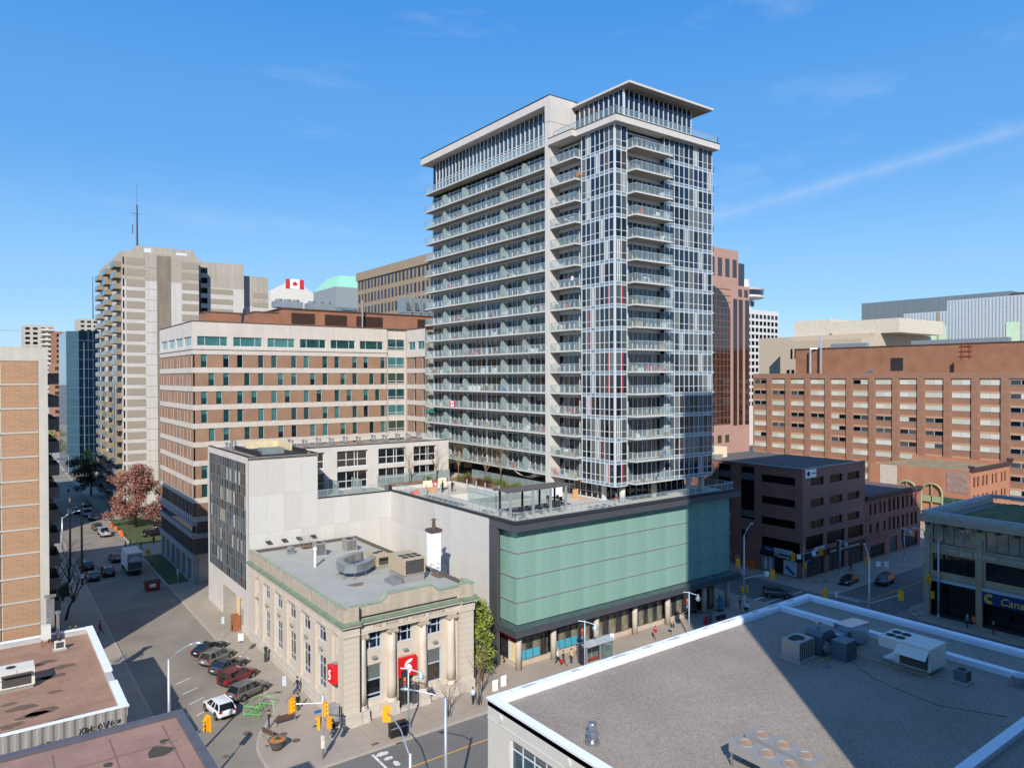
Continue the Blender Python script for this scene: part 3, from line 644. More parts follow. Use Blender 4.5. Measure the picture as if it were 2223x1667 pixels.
# terrace storeys set back above the party wall
lw = MB(); hol = []
for (a, b) in ((38.0, 41.2), (43.2, 48.2), (50.0, 54.8), (56.2, 60.4)): hol += [(a, b, 20.4, 22.9), (a, b, 17.05, 19.8)]
hol = [(a, b, c, d) for a, b, c, d in hol]
wall(lw, 'y', 103.0, 37.4, 62.8, 16.9, 23.2, hol, 0.35)
part('terrace_front', lw, M_white, LF)
for (a, b, c, d) in hol:
    w = win(LF, 'y', 103.0, a, b, c, d, 0.3, cols=3, rows=((d-c)*0.45,), fr=0.12, gm=rc.choice([G_night, G_brown, G_night]), fm=M_frame, colpos=[(b-a)*0.31, (b-a)*0.58, (b-a)*0.68])
part('terrace_floor', MB().box(37.5, 48.7, 96.3, 103.0, 16.9, 17.0), M_gravel, LF)
part('terrace_edge', MB().box(37.4, 48.3, 95.95, 96.3, 17.3, 17.42).box(48.3, 48.75, 95.95, 97.5, 17.3, 18.1), M_dark, LF)
railing(LF, [(37.6, 96.2), (48.2, 96.2)], 17.42, 1.0, 1.4)
for x in (41.8, 45.4):
    railing(LF, [(x, 99.2), (x, 102.8)], 17.0, 1.9, 0.9, name='terrace_screen', gl=C_frost)
fx = MB().box(-0.3, 0.3, -0.5, 0, -0.09, 0.09).box(-0.22, 0.22, -0.46, -0.05, -0.13, -0.09); fme = fx.mesh('wall_light', mat('dark_fixture', (62, 60, 58), 0.5))
for x in (30.5, 32.6, 34.6, 36.6): put('wall_light', fme, LF, (x, 96.0, 13.2 if False else 12.35))
_ord = ['first', 'second', 'third', 'fourth', 'fifth', 'sixth', 'seventh', 'eighth', 'ninth', 'tenth', 'eleventh', 'twelfth', 'thirteenth', 'fourteenth']
for vi, (x, y) in enumerate(((29.3, 111), (29.8, 110.2), (31, 114.5), (38.5, 110.5), (40.0, 108.5), (43, 110.5), (44.5, 109), (47.5, 110.5), (49.2, 109.2), (52.5, 110.5), (54, 109.4), (57, 110.5), (58.5, 109.6), (61, 110.5))):
    tag(put('roof_vent_pipe', WCACHE.setdefault('ventpipe', MB().lathe([(0.14, 0), (0.14, 0.9), (0.24, 0.92), (0.24, 1.12), (0.05, 1.2)], n=8).tube([(0.5, 0, 0), (0.5, 0, 0.8)], 0.12, 8).lathe([(0.2, 0.8), (0.2, 1.0)], (0.5, 0, 0), 8).mesh('roof_vent_pipe', mat('galvanised', (176, 180, 184), 0.35, 0.8))), None, (x, y, 23.34)), _ord[vi]+' twin galvanised vent from the left along the loft building roof', 'vent', 'vent pipes along the loft roof')
# ------------------------------------------------------------------ stone bank on the corner
M_stone = mat('bank_limestone', (198, 187, 172), 0.85, var=0.08, scale=0.7, fine=0.05, fscale=10, streak=0.07)
M_stone2 = mat('weathered_limestone', (178, 166, 148), 0.9, var=0.16, scale=0.9, fine=0.06, fscale=8, streak=0.14)
M_stone3 = mat('pale_limestone_base', (190, 182, 172), 0.9, var=0.14, scale=1.4, fine=0.06, fscale=10)
M_copper = mat('green_copper', (118, 136, 114), 0.7, 0.1, var=0.2, scale=1.2, fine=0.1, fscale=6, streak=0.1)
M_memb = mat('grey_green_membrane', (164, 164, 157), 0.8, var=0.09, scale=0.35, fine=0.04, fscale=6)
M_bframe = mat('bank_window_frame', (176, 188, 204), 0.5, 0.1, var=0.05)
BK = thing('bank_building', 'old limestone bank with columns, green copper cornice and grey flat roof', 'building', (27.9, 65.2, 0))
part('wall_core', MB().box(28.5, 42.8, 66.3, 95.5, 0, 11.1), M_stone2, BK)
# side front: piers, spandrels, windows
lowY = [(91.95, 93.3), (87.65, 90.0), (83.2, 85.6), (78.8, 81.25), (74.4, 76.85), (70.0, 72.5), (66.86, 67.65)]
sw = MB(); holes = []
for i, (a, b) in enumerate(lowY): holes += [(a, b, 6.75, 8.55), (a, b, 1.95 if i < 6 else 1.76, 5.35 if i < 6 else 3.8)]
wall(sw, 'x', 28.2, 66.0, 95.5, 1.4, 9.2, holes, 0.32)
part('side_wall', sw, M_stone, BK)
for i, (a, b, c, d) in enumerate(holes):
    n = 1 if b-a < 1.5 else 3
    if d > 6: win(BK, 'x', 28.2, a, b, c, d, 0.2, cols=n, rows=((d-c)*0.62,), fr=0.12, gm=[G_navy, G_night][i % 2], fm=M_bframe)
    else: win(BK, 'x', 28.2, a, b, c, d, 0.2, cols=n, rows=(0.75, (d-c)*0.70), fr=0.15, gm=[G_night, G_brown][(i//2) % 2], fm=M_bframe)
piers = [(93.4, 95.5), (90.2, 91.75), (85.85, 87.4), (81.5, 82.95), (77.1, 78.55), (72.75, 74.15), (68.3, 69.75)]
courses = [1.4+0.62*k for k in range(12)]
def stack(parent, x0, x1, y0, y1, zs, dz, m, name='stone_course'):
    for z in zs: block(name, m, parent, x0, x1, y0, y1, z+0.012, z+dz-0.012)
for (a, b) in piers: stack(BK, 27.98, 28.21, a, b, courses, 0.62, M_stone)
stack(BK, 27.9, 29.55, 65.2, 66.6, courses, 0.62, M_stone); stack(BK, 41.15, 42.85, 65.2, 66.6, courses, 0.62, M_stone)
part('pier_core', MB().box(27.95, 29.5, 65.25, 66.5, 1.4, 8.9).box(41.2, 42.8, 65.25, 66.5, 1.4, 8.9).box(28.05, 28.15, 68.3, 95.4, 8.5, 9.0), M_stone2, BK)
for (a, b) in piers: part('pier_capital', MB().box(27.9, 28.25, a-0.06, b+0.06, 8.45, 8.62).box(27.93, 28.25, a-0.02, b+0.02, 8.62, 8.85), M_stone, BK)
pl = part('plinth', MB().box(27.8, 28.6, 66.7, 95.5, 0.1, 0.9).box(27.88, 28.6, 66.7, 95.5, 0.9, 1.4).box(27.75, 29.7, 65.05, 66.7, 0.1, 1.4).box(41.0, 42.95, 65.05, 66.7, 0.1, 1.4).box(29.7, 32.7, 65.7, 66.6, 0.1, 1.35).box(36.0, 41.0, 65.7, 66.6, 0.1, 1.35), M_stone3, BK)
# front: recessed wall, four ionic columns
fw = MB(); fh = [(30.55, 32.27, 6.95, 8.76), (34.02, 35.73, 6.95, 8.76), (37.57, 39.23, 6.95, 8.76), (30.55, 32.3, 1.9, 5.42), (37.57, 39.25, 1.9, 5.42), (34.1, 35.8, 0.3, 3.5)]
wall(fw, 'y', 65.95, 29.5, 41.2, 0.1, 8.9, fh, 0.3)
part('front_wall', fw, M_stone, BK)
for i, (a, b, c, d) in enumerate(fh[:3]): win(BK, 'y', 65.95, a, b, c, d, 0.16, cols=3, rows=((d-c)*0.55,), fr=0.12, gm=[G_navy, G_night, G_navy][i], fm=M_bframe, blind=(0.0, 0.0, 0.0)[i], colpos=[(b-a)*0.27, (b-a)*0.73])
for i, (a, b, c, d) in enumerate(fh[3:5]): win(BK, 'y', 65.95, a, b, c, d, 0.16, rows=((d-c)*0.56, 0.5) if i == 0 else ((d-c)*0.56,), fr=0.15, gm=[G_night, G_brown][i], fm=M_bframe, blind=0.42, bm=G_grey2)
dr = win(BK, 'y', 65.95, 34.1, 35.8, 0.3, 3.5, 0.2, name='entrance_door', cols=2, rows=(2.4,), fr=0.1, gm=glass('door_dark_glass', (34, 36, 34)), fm=mat('door_frame', (90, 92, 92), 0.4, 0.5))
part('front_step', MB().box(34.0, 36.0, 65.3, 66.0, 0.1, 0.3), M_stone3, BK)
part('door_surround', MB().box(33.98, 34.1, 65.88, 65.96, 0.3, 5.7).box(35.8, 36.05, 65.88, 65.96, 0.3, 5.7).box(34.1, 35.8, 65.88, 65.96, 5.5, 5.75), M_stone, BK)
def ionic(x):
    c = part('column', MB().lathe([(0.47, 1.75), (0.46, 3.2), (0.43, 6.0), (0.39, 8.35)], (x, 65.75, 0), 22), M_stone, BK, True)
    part('pedestal', MB().box(x-0.62, x+0.62, 65.1, 66.3, 0.1, 0.6).box(x-0.56, x+0.56, 65.15, 66.3, 0.6, 1.35), M_stone3, c)
    part('base', MB().lathe([(0.58, 1.35), (0.6, 1.45), (0.54, 1.52), (0.5, 1.6), (0.54, 1.66), (0.48, 1.76)], (x, 65.75, 0), 20), M_stone, c, True)
    cpn = MB().box(x-0.5, x+0.5, 65.3, 66.2, 8.68, 8.85).box(x-0.42, x+0.42, 65.33, 66.2, 8.4, 8.68)
    for s in (-1, 1): cpn.tube([(x+s*0.42, 65.24, 8.5), (x+s*0.42, 66.1, 8.5)], 0.19, 12); cpn.tube([(x+s*0.42, 65.2, 8.5), (x+s*0.42, 65.26, 8.5)], 0.08, 8)
    part('capital', cpn, M_stone2, c); return c
for x in (30.02, 33.28, 36.85, 40.28): ionic(x)
en = MB().box(29.5, 41.2, 65.35, 66.5, 8.86, 9.78).box(27.85, 29.56, 65.1, 66.6, 8.86, 9.78).box(41.14, 42.95, 65.1, 66.6, 8.86, 9.78).box(27.85, 28.6, 66.6, 95.5, 8.86, 9.78)
en.box(29.5, 41.2, 65.3, 66.5, 9.1, 9.16).box(27.8, 29.6, 65.05, 66.6, 8.98, 9.05).box(27.8, 28.6, 66.6, 95.5, 8.98, 9.05)
ent = part('entablature', en, M_stone, BK)
dm = MB()
for k in range(72): x = 29.6+0.16*k; dm.box(x, x+0.09, 65.2, 65.36, 9.78, 9.93)
for k in range(10): dm.box(27.85+0.165*k, 27.94+0.165*k, 64.98, 65.12, 9.78, 9.93); dm.box(41.2+0.165*k, 41.29+0.165*k, 64.98, 65.12, 9.78, 9.93)
part('dentils', dm, M_stone2, ent)['kind'] = 'stuff'
co = MB().box(29.6, 41.1, 64.95, 66.5, 9.93, 10.2).box(27.55, 29.6, 64.75, 66.5, 9.93, 10.2).box(41.1, 43.2, 64.75, 66.5, 9.93, 10.2).box(27.55, 28.5, 66.5, 95.5, 9.93, 10.2)
cor = part('cornice', co, M_stone, BK)
part('cornice_copper', MB().quad((29.55, 64.9, 10.22), (41.15, 64.9, 10.22), (41.15, 65.6, 10.42), (29.55, 65.6, 10.42)).quad((27.48, 64.68, 10.22), (29.6, 64.68, 10.24), (29.6, 65.4, 10.44), (28.2, 65.4, 10.44)).quad((41.1, 64.68, 10.24), (43.28, 64.68, 10.22), (43.28, 65.4, 10.44), (41.1, 65.4, 10.44)).quad((27.48, 95.5, 10.22), (27.48, 64.68, 10.22), (28.2, 65.4, 10.44), (28.2, 95.5, 10.44)), M_copper, cor)
part('cornice_lip', MB().box(29.5, 41.2, 64.88, 64.95, 10.1, 10.23).box(27.46, 27.55, 64.7, 95.5, 10.1, 10.23).box(27.46, 29.6, 64.66, 64.75, 10.1, 10.23).box(41.1, 43.3, 64.66, 64.75, 10.1, 10.23), M_copper, cor)
pp = MB().box(27.92, 28.5, 65.2, 95.5, 10.2, 11.68).box(28.5, 29.5, 65.2, 65.75, 10.2, 11.68).box(29.5, 41.2, 65.38, 65.8, 10.2, 11.62).box(41.2, 42.85, 65.2, 65.75, 10.2, 11.72).side([(32.0, 11.62), (32.75, 12.35), (37.75, 12.35), (38.5, 11.62)], 65.4, 65.78).box(42.35, 42.85, 65.75, 67.2, 10.2, 11.72)
par = part('parapet', pp, M_stone2, BK)
part('parapet_coping', MB().box(27.9, 28.3, 65.16, 95.5, 11.68, 11.74).box(28.3, 28.55, 65.8, 95.5, 11.3, 11.6).box(28.6, 32.0, 65.3, 65.85, 11.66, 11.76).box(32.7, 37.8, 65.34, 65.84, 12.35, 12.45).box(38.5, 42.3, 65.3, 65.85, 11.66, 11.76).box(42.25, 42.95, 65.14, 67.3, 11.72, 11.84).side([(31.95, 11.62), (32.7, 12.35), (32.7, 12.45), (31.95, 11.74)], 65.36, 65.82).side([(38.55, 11.62), (38.55, 11.74), (37.8, 12.45), (37.8, 12.35)], 65.36, 65.82), mat('pale_copper', (142, 158, 138), 0.7, var=0.2, scale=1.5), par)
part('parapet_vent', MB().box(29.8, 40.8, 65.3, 65.38, 10.5, 10.62), M_dark, par)
part('drain_pipe', MB().box(29.55, 29.62, 65.08, 65.16, 1.4, 11.6), M_dark, BK)
part('roof', MB().box(28.5, 42.85, 65.8, 95.5, 11.05, 11.2), M_memb, BK)
part('roof_upstand', MB().box(28.6, 42.9, 95.2, 95.55, 11.2, 11.55).box(42.5, 42.9, 67.3, 95.2, 11.2, 11.5), mat('brown_flashing', (92, 82, 76), 0.7), BK)
part('roof_stain', MB().prism([(33.2+1.1*math.cos(a)*(0.8+0.25*math.sin(3*a)), 74.0+1.0*math.sin(a)*(0.8+0.2*math.cos(2*a))) for a in [k*math.pi/8 for k in range(16)]], 11.2, 11.206), mat('brown_stain', (120, 104, 90), 0.9, var=0.2), BK)
part('rust_stain', MB().prism([(34.6+1.0*math.cos(a), 88.6+0.6*math.sin(a)) for a in [k*math.pi/6 for k in range(12)]], 11.2, 11.205), mat('rust_stain', (190, 160, 120), 0.9, var=0.3, scale=2), BK)
text('carved_lettering', 'THE  BANK  OF  NOVA  SCOTIA', 0.56, BK, (31.05, 65.34, 9.22), FACE_Y, mat('carved_shadow', (126, 110, 94), 0.9), 0.006, sx=0.93, space=1.12)
sc = MB().side([(-0.22, -0.12), (0.22, -0.12), (0.26, 0.0), (0.2, 0.12), (-0.2, 0.12), (-0.26, 0.0)], -0.3, 0); sme = sc.mesh('wall_sconce', mat('sconce_grey', (150, 152, 152), 0.5, 0.3))
for x in (31.4, 34.9, 38.4): put('wall_sconce', sme, BK, (x, 65.95, 6.15))
for (a, b) in lowY[:6]: put('wall_sconce', sme, BK, (28.2, (a+b)/2, 6.15), R(-90))
put('wall_sconce', sme, BK, (28.1, 67.3, 5.9), R(-90))
M_wsign = mat('sign_white', (245, 245, 245), 0.5, var=0.0)
def swoosh(parent, c, s, face):
    """round emblem with two white swooshes"""
    q = lambda u, v, d: (c[0]+u*s, c[1]-d, c[2]+v*s) if face == 'y' else (c[0]-d, c[1]-u*s, c[2]+v*s)
    def flat(pts, name, m, d):
        mb = MB(); f = [q(u, v, d) for u, v in pts]; mb.quad(*f); b = [q(u, v, d-0.01) for u, v in pts]
        for k in range(len(pts)): mb.quad(b[k], b[(k+1) % len(pts)], f[(k+1) % len(pts)], f[k])
        part(name, mb, m, parent)
    flat([(0.36*math.cos(a), 0.36*math.sin(a)-0.02) for a in [k*math.pi/10 for k in range(20)]], 'emblem', M_wsign, 0.02)
    up = [(0.62, 0.92), (0.3, 0.9), (0.0, 0.84), (-0.28, 0.7), (-0.46, 0.45), (-0.52, 0.15), (-0.45, -0.12)]+[(-0.42*math.cos(a), 0.44*math.sin(a)) for a in [k*math.pi/12 for k in range(0, 6)]]+[(0.15, 0.5), (0.36, 0.52), (0.5, 0.7)]
    flat(up, 'emblem', M_wsign, 0.02)
    flat([(-u, -v-0.04) for u, v in up], 'emblem', M_wsign, 0.02)
sg = thing('bank_sign', 'square red bank sign with white emblem over the front door', 'sign', (34.9, 65.6, 3.5))
part('panel', MB().box(34.02, 35.98, 65.45, 65.8, 3.5, 5.45), M_red, sg); swoosh(sg, (35.0, 65.44, 4.48), 0.82, 'y')
sg = thing('bank_sign', 'small red bank sign with white emblem on the side-street wall', 'sign', (27.6, 67.3, 4.1))
part('panel', MB().box(27.35, 28.15, 66.7, 67.9, 4.1, 5.75), M_red, sg); swoosh(sg, (27.34, 67.3, 4.92), 0.58, 'x')

# ------------------------------------------------------------------ brown office block with pale bands
OB = thing('banded_office_block', 'ten-storey brown brick office block with pale concrete bands and teal windows', 'building', (28, 126, 0))
M_bb = brick_mat('brown_brick', (150, 119, 98), (146, 115, 94), (152, 124, 104), 0.24, 0.08, 0.01)
M_band = mat('pale_band_concrete', (196, 189, 180), 0.85, var=0.07, scale=0.5, fine=0.04, fscale=8, streak=0.08)
M_slate = mat('dark_slate_panel', (86, 78, 76), 0.7, var=0.12, scale=0.8)
part('body', MB().box(28.5, 85, 126.5, 153, 0, 43.0).box(67.9, 85, 118.6, 126.5, 0, 43.0), M_band, OB)
rowz = [35.74-3.07*k for k in range(9)]
AP = [(0.97, 1.92), (2.13, 3.09), (3.32, 4.27), (4.46, 5.4)]; pat = [(0, 3), (1, 3), (0, 2), (0, 3), (1, 3), (1, 3), (0, 2), (0, 3), (1, 3)]
rb = random.Random(21)
tg = [G_teal, G_teal, G_teal2, G_teal3, G_teal]
def brown_face(face, c, a_start, nb, bay, sgn):
    for k, z in enumerate(rowz):
        hs = []
        for i in range(nb):
            for w_ in pat[k]:
                a, b = AP[w_]; a = a*bay/5.74; b = a+0.95
                if sgn > 0: hs.append((a_start+bay*i+a, a_start+bay*i+b, z+0.01, z+2.2))
                else: hs.append((a_start-bay*i-b, a_start-bay*i-a, z+0.01, z+2.2))
        e0, e1 = (a_start, a_start+nb*bay) if sgn > 0 else (a_start-nb*bay, a_start)
        mb = MB(); wall(mb, face, c+0.06, e0, e1, z, z+2.21, hs, 0.22); part('brick_storey', mb, M_bb, OB)
        for (a, b, z0, z1) in hs:
            win(OB, face, c+0.06, a, b, z0, z1, 0.14, fr=0.05, gm=rb.choice(tg), fm=M_frame, blind=rb.choice([0, 0, 0.3, 0.5]), bm=G_teal2)
        bd = MB(); t = z; lo_ = z-0.86
        if face == 'y': bd.box(e0, e1, c, c+0.3, lo_, t)
        else: bd.box(c, c+0.3, e0, e1, lo_, t)
        part('concrete_band', bd, M_band, OB)
brown_face('y', 126.0, 28.3, 6, 5.79, 1)
brown_face('x', 28.0, 126.0, 5, 5.4, 1)
# top storey: long windows between piers, deep parapet
tw = [(28.72+5.75*i, 33.52+5.75*i, 39.34, 40.93) for i in range(6)]
mb = MB(); wall(mb, 'y', 126.0, 28.0, 63.1, 37.95, 43.36, tw, 0.3); wall(mb, 'x', 28.0, 126.0, 153.0, 37.95, 43.36, [(127.0+6.3*i, 132.4+6.3*i, 39.34, 40.93) for i in range(4)], 0.3)
part('attic', mb, M_band, OB)
for h in tw: win(OB, 'y', 126.0, *h, 0.2, fr=0.08, gm=G_teal2 if h[0] < 45 else G_teal, fm=M_frame, colpos=[1.2, 3.6])
for i in range(4): win(OB, 'x', 28.0, 127.0+6.3*i, 132.4+6.3*i, 39.34, 40.93, 0.2, cols=5, fr=0.08, gm=G_teal2, fm=M_frame)
part('attic_ledge', MB().box(27.85, 63.1, 125.85, 126.0, 38.75, 39.1).box(27.85, 28.0, 126.0, 153, 38.75, 39.1), M_band, OB)
part('roof_edge', MB().box(27.9, 85, 125.9, 126.6, 43.36, 43.46).box(27.9, 28.6, 126.6, 153, 43.36, 43.46).box(67.2, 67.9, 118.6, 125.9, 43.36, 43.46), mat('brown_flashing2', (84, 70, 62), 0.7), OB)
part('roof', MB().box(28.4, 85, 126.4, 152.8, 43.0, 43.2), M_gravel, OB)
# stair bay and the wing behind the tower
for k, z in enumerate([39.2]+rowz):
    zz = z+0.2; win(OB, 'y', 126.2, 63.25, 66.9, zz, zz+2.1, -0.02, name='stair_window', cols=2, rows=(0.5,), fr=0.09, gm=[G_teal, G_teal2, glass('olive_glass', (58, 72, 62))][k % 3], fm=M_frame)
part('bay_wall', MB().box(63.1, 67.3, 126.3, 126.5, 8, 43.36), M_band, OB)
mb = MB(); hs = []
for k, z in enumerate(rowz):
    for y in ((119.2, 120.1), (122.6, 123.5)): hs.append((y[0], y[1], z, z+2.2))
wall(mb, 'x', 67.5, 118.6, 126.2, 8, 38.0, hs, 0.2); part('wing_brick', mb, M_bb, OB)
for h in hs: win(OB, 'x', 67.5, *h, 0.12, fr=0.05, gm=rb.choice(tg), fm=M_frame)
for z in rowz: block('concrete_band', M_band, OB, 67.42, 67.6, 118.6, 126.0, z-0.86, z)
tw = [(119.0, 121.8, 39.34, 40.93), (122.6, 125.4, 39.34, 40.93)]
mb = MB(); wall(mb, 'x', 67.35, 118.6, 126.2, 37.95, 43.36, tw, 0.3); part('attic', mb, M_band, OB)
for h in tw: win(OB, 'x', 67.35, *h, 0.2, fr=0.08, gm=G_teal2, fm=M_frame, cols=2)
# lower storeys: slate panels, strip windows, colonnade
part('lower_slate', MB().box(28.1, 28.5, 126.1, 153, 10.3, 13.4).box(28.1, 28.5, 126.1, 153, 5.0, 7.6).box(28.5, 32, 126.1, 126.5, 5.0, 13.0), M_slate, OB)
for i in range(18): block('slate_pier', M_slate, OB, 27.98, 28.1, 126.6+1.48*i, 126.9+1.48*i, 10.3, 13.35); block('slate_pier', M_slate, OB, 27.98, 28.1, 126.6+1.48*i, 126.9+1.48*i, 5.0, 7.6)
part('lower_band', MB().box(27.8, 28.6, 125.9, 153, 7.6, 8.5).box(27.8, 28.6, 125.9, 153, 9.7, 10.3).box(27.8, 28.6, 125.9, 153, 4.0, 5.0).box(28.6, 40, 125.9, 126.6, 7.6, 8.4), mat('grey_band', (158, 156, 156), 0.85), OB)
for i in range(12): put('strip_window', unit('strip_window', rb.choice([G_teal, G_teal3, G_navy])), OB, (28.0, 127.0+2.15*i, 8.5), 0, (0.1, 2.05, 1.2))
for i in range(7): block('column', mat('grey_band', (158, 156, 156)), OB, 28.0, 28.8, 126.2+4.3*i, 127.0+4.3*i, 0.1, 4.0)
part('ground_glass', MB().box(30.0, 30.2, 126.6, 153, 0.1, 4.0).box(30.2, 36, 126.6, 126.8, 0.1, 4.0), G_night, OB)
# plant rooms on the roof
M_pb = brick_mat('orange_plant_brick', (150, 104, 82), (144, 98, 77), (142, 108, 90))
pr_ = thing('roof_plant_room', 'orange brick plant room with brown louvres on the office roof', 'plant room', (60, 131, 43.2))
part('wall', MB().box(44.5, 80, 131, 142, 43.2, 46.65).box(40.0, 44.5, 132.5, 142, 43.2, 45.9), M_pb, pr_)
part('roof_edge', MB().box(44.3, 80.1, 130.8, 142.1, 46.65, 46.85).box(39.9, 44.3, 132.4, 142.1, 45.9, 46.1), mat('brown_flashing2', (84, 70, 62)), pr_)
for a, b in ((46.2, 50.6), (52.6, 57.0), (59.0, 64.6), (72.5, 76.2)):
    lv = MB(); lv.box(a, b, 130.94, 130.99, 44.0, 46.0)
    for k in range(9): lv.box(a, b, 130.86, 130.95, 44.05+0.22*k, 44.15+0.22*k)
    part('louvre', lv, mat('brown_louvre', (70, 48, 40), 0.7), pr_)
pr2 = thing('roof_plant_room', 'small orange brick stair head on the office roof near the davit', 'plant room', (36, 140, 43.2))
part('wall', MB().box(33.6, 40.4, 141, 146, 43.2, 46.2), M_pb, pr2); part('roof_edge', MB().box(33.5, 40.5, 140.9, 146.1, 46.2, 46.4), mat('brown_flashing2', (84, 70, 62)), pr2)
dv = thing('roof_davit', 'dark blue window-washing davit leaning over the office roof', 'davit', (36.6, 128, 43.2))
part('mast', MB().tube([(36.4, 128, 43.2), (36.9, 128, 46.0)], 0.2, 6), mat('davit_blue', (36, 44, 66), 0.5), dv); part('arm', MB().tube([(36.8, 128, 45.9), (37.6, 127.6, 45.7)], 0.13, 6), mat('davit_blue', (36, 44, 66)), dv)
M_cool = mat('cooling_tower_metal', (150, 160, 168), 0.5, 0.4, var=0.1)
for i in range(5):
    ct = thing('cooling_tower', ['first', 'second', 'third', 'fourth', 'fifth'][i]+' grey cooling tower cell from the left on the plant room roof', 'cooling tower', (71.5+2.0*i, 134, 46.85), 'cooling towers on the plant room')
    part('casing', MB().box(70.6+2.0*i, 72.5+2.0*i, 133, 136, 47.5, 50.6).box(70.7+2.0*i, 72.4+2.0*i, 133.1, 135.9, 46.85, 47.5), M_cool, ct)
    part('fan_duct', MB().side([(71.0+2.0*i, 48.0), (72.1+2.0*i, 48.0), (71.6+2.0*i, 49.6), (71.0+2.0*i, 49.6)], 132.8, 133.0), mat('cooling_tower_dark', (110, 120, 128), 0.5, 0.4), ct)
    part('safety_rail', MB().tube([(70.6+2.0*i, 133, 51.6), (72.5+2.0*i, 133, 51.6)], 0.03, 5).tube([(70.7+2.0*i, 133, 50.6), (70.7+2.0*i, 133, 51.6)], 0.03, 5).tube([(72.4+2.0*i, 133, 50.6), (72.4+2.0*i, 133, 51.6)], 0.03, 5), M_rail, ct)
pw = thing('riser_pipes', 'white insulated riser pipes beside the cooling towers', 'pipes', (81, 132.5, 46.85))
for k in range(2): part('pipe', MB().tube([(80.4+1.5*k, 132.4, 46.9), (80.4+1.5*k, 132.4, 50.2), (81.2+1.5*k, 132.4, 50.2)], 0.2, 8), mat('pipe_white', (226, 226, 226), 0.5), pw)
for x, y in ((46.5, 134), (53, 134.5)):
    un = thing('rooftop_chiller', 'low grey chiller with fan rings on the plant room roof, '+('left one' if x < 50 else 'right one'), 'chiller', (x, y, 46.85), 'chillers on the plant room roof')
    part('casing', MB().box(x-2.6, x+2.6, y-1.2, y+1.2, 47.1, 48.3), M_cool, un)
    for k in range(3): part('fan_ring', MB().lathe([(0.6, 48.3), (0.7, 48.7)], (x-1.6+1.6*k, y, 0), 12), M_cool, un)
fp = solid('flue_pipe', MB().lathe([(0.16, 43.2), (0.16, 49.0)], (59.6, 129.5, 0), 10), mat('galvanised', (176, 180, 184)), 'tall thin galvanised flue standing before the plant room louvres', 'flue', (59.6, 129.5, 43.2))
# ------------------------------------------------------------------ helpers for the farther blocks
def ray_(x, y): return _rr*((x-1111.5)/1563.46)+_dd*((y-833.5)/1563.46)+_f
def aty(x, y, Y): d = ray_(x, y); t = Y/d.y; return (d.x*t, Y, CAM_H+d.z*t)
def atx(x, y, X): d = ray_(x, y); t = X/d.x; return (X, d.y*t, CAM_H+d.z*t)
def atz(x, y, z=0.0): d = ray_(x, y); t = (z-CAM_H)/d.z; return (d.x*t, d.y*t, z)
def windows(parent, face, c, a_list, z_list, w, h, gms, fm=None, name='window', fr=0.08, cols=1, rnd=RND, depth=-0.04, **kw):
    for z in z_list:
        for a in a_list: win(parent, face, c, a, a+w, z, z+h, depth, name=name, gm=rnd.choice(gms), fm=fm, fr=fr, cols=cols, **kw)
# ------------------------------------------------------------------ orange brick apartment slab at the left edge
AP_ = thing('brick_apartment_slab', 'orange brick apartment slab with pale concrete floor bands at the left edge', 'building', (6, 95.3, 0))
M_ob = brick_mat('orange_brick', (172, 136, 106), (162, 124, 94), (176, 146, 120), 0.3, 0.1, 0.014, 0.14)
M_pc = mat('apartment_concrete', (186, 182, 172), 0.9, var=0.1, scale=0.5, fine=0.06, fscale=8, streak=0.1)
part('frame', MB().box(-22, 6.0, 95.45, 124, 0, 36.05).box(5.15, 6.02, 95.3, 95.45, 0, 36.05), M_pc, AP_)
part('parapet', MB().box(-22, 6.05, 95.28, 96.0, 36.05, 37.5).box(5.3, 6.05, 96.0, 124, 36.05, 37.5), M_pc, AP_)
for k in range(14):
    zt = 35.93-2.65*k; block('brick_panel', M_ob, AP_, -22, 1.55, 95.32, 95.45, max(zt-2.43, 0), zt); block('brick_panel', M_ob, AP_, 1.75, 5.12, 95.32, 95.45, max(zt-2.43, 0), zt)
    block('floor_band', M_pc, AP_, -22, 5.14, 95.27, 95.45, zt+0.01, zt+0.2)
    for y in (99.0, 107.5, 116.0):
        b = put('balcony', WCACHE.setdefault('aptbalc', MB().box(0, 1.35, 0, 5.5, -0.2, 0).box(1.25, 1.35, 0, 5.5, 0, 1.1).box(0, 1.25, 0, 0.08, 0, 1.1).box(0, 1.25, 5.42, 5.5, 0, 1.1).mesh('balcony', mat('dark_balcony', (104, 98, 92), 0.8))), AP_, (6.0, y, zt-2.4))
tag(solid('roof_antenna', MB().tube([(-0.5, 97, 37.5), (-0.5, 97, 39.3)], 0.04, 5).tube([(-20, 96.2, 39.3), (3.5, 96.2, 39.3)], 0.025, 4), M_rail, 'thin roof railing with post on top of the brick apartment slab', 'railing', (-0.5, 97, 37.5)), 'thin roof railing with post on top of the brick apartment slab', 'railing')
# neighbouring slab further up the side street
AQ = thing('brown_apartment_block', 'shaded brown apartment block behind the orange brick slab', 'building', (6, 177, 0))
part('wall', MB().box(-25, 5.2, 177, 238, 0, 36), mat('brown_render', (150, 116, 92), 0.9), AQ)
part('balcony_stack', MB().box(5.2, 6.2, 180, 235, 0, 35), mat('dark_balcony', (104, 98, 92)), AQ)

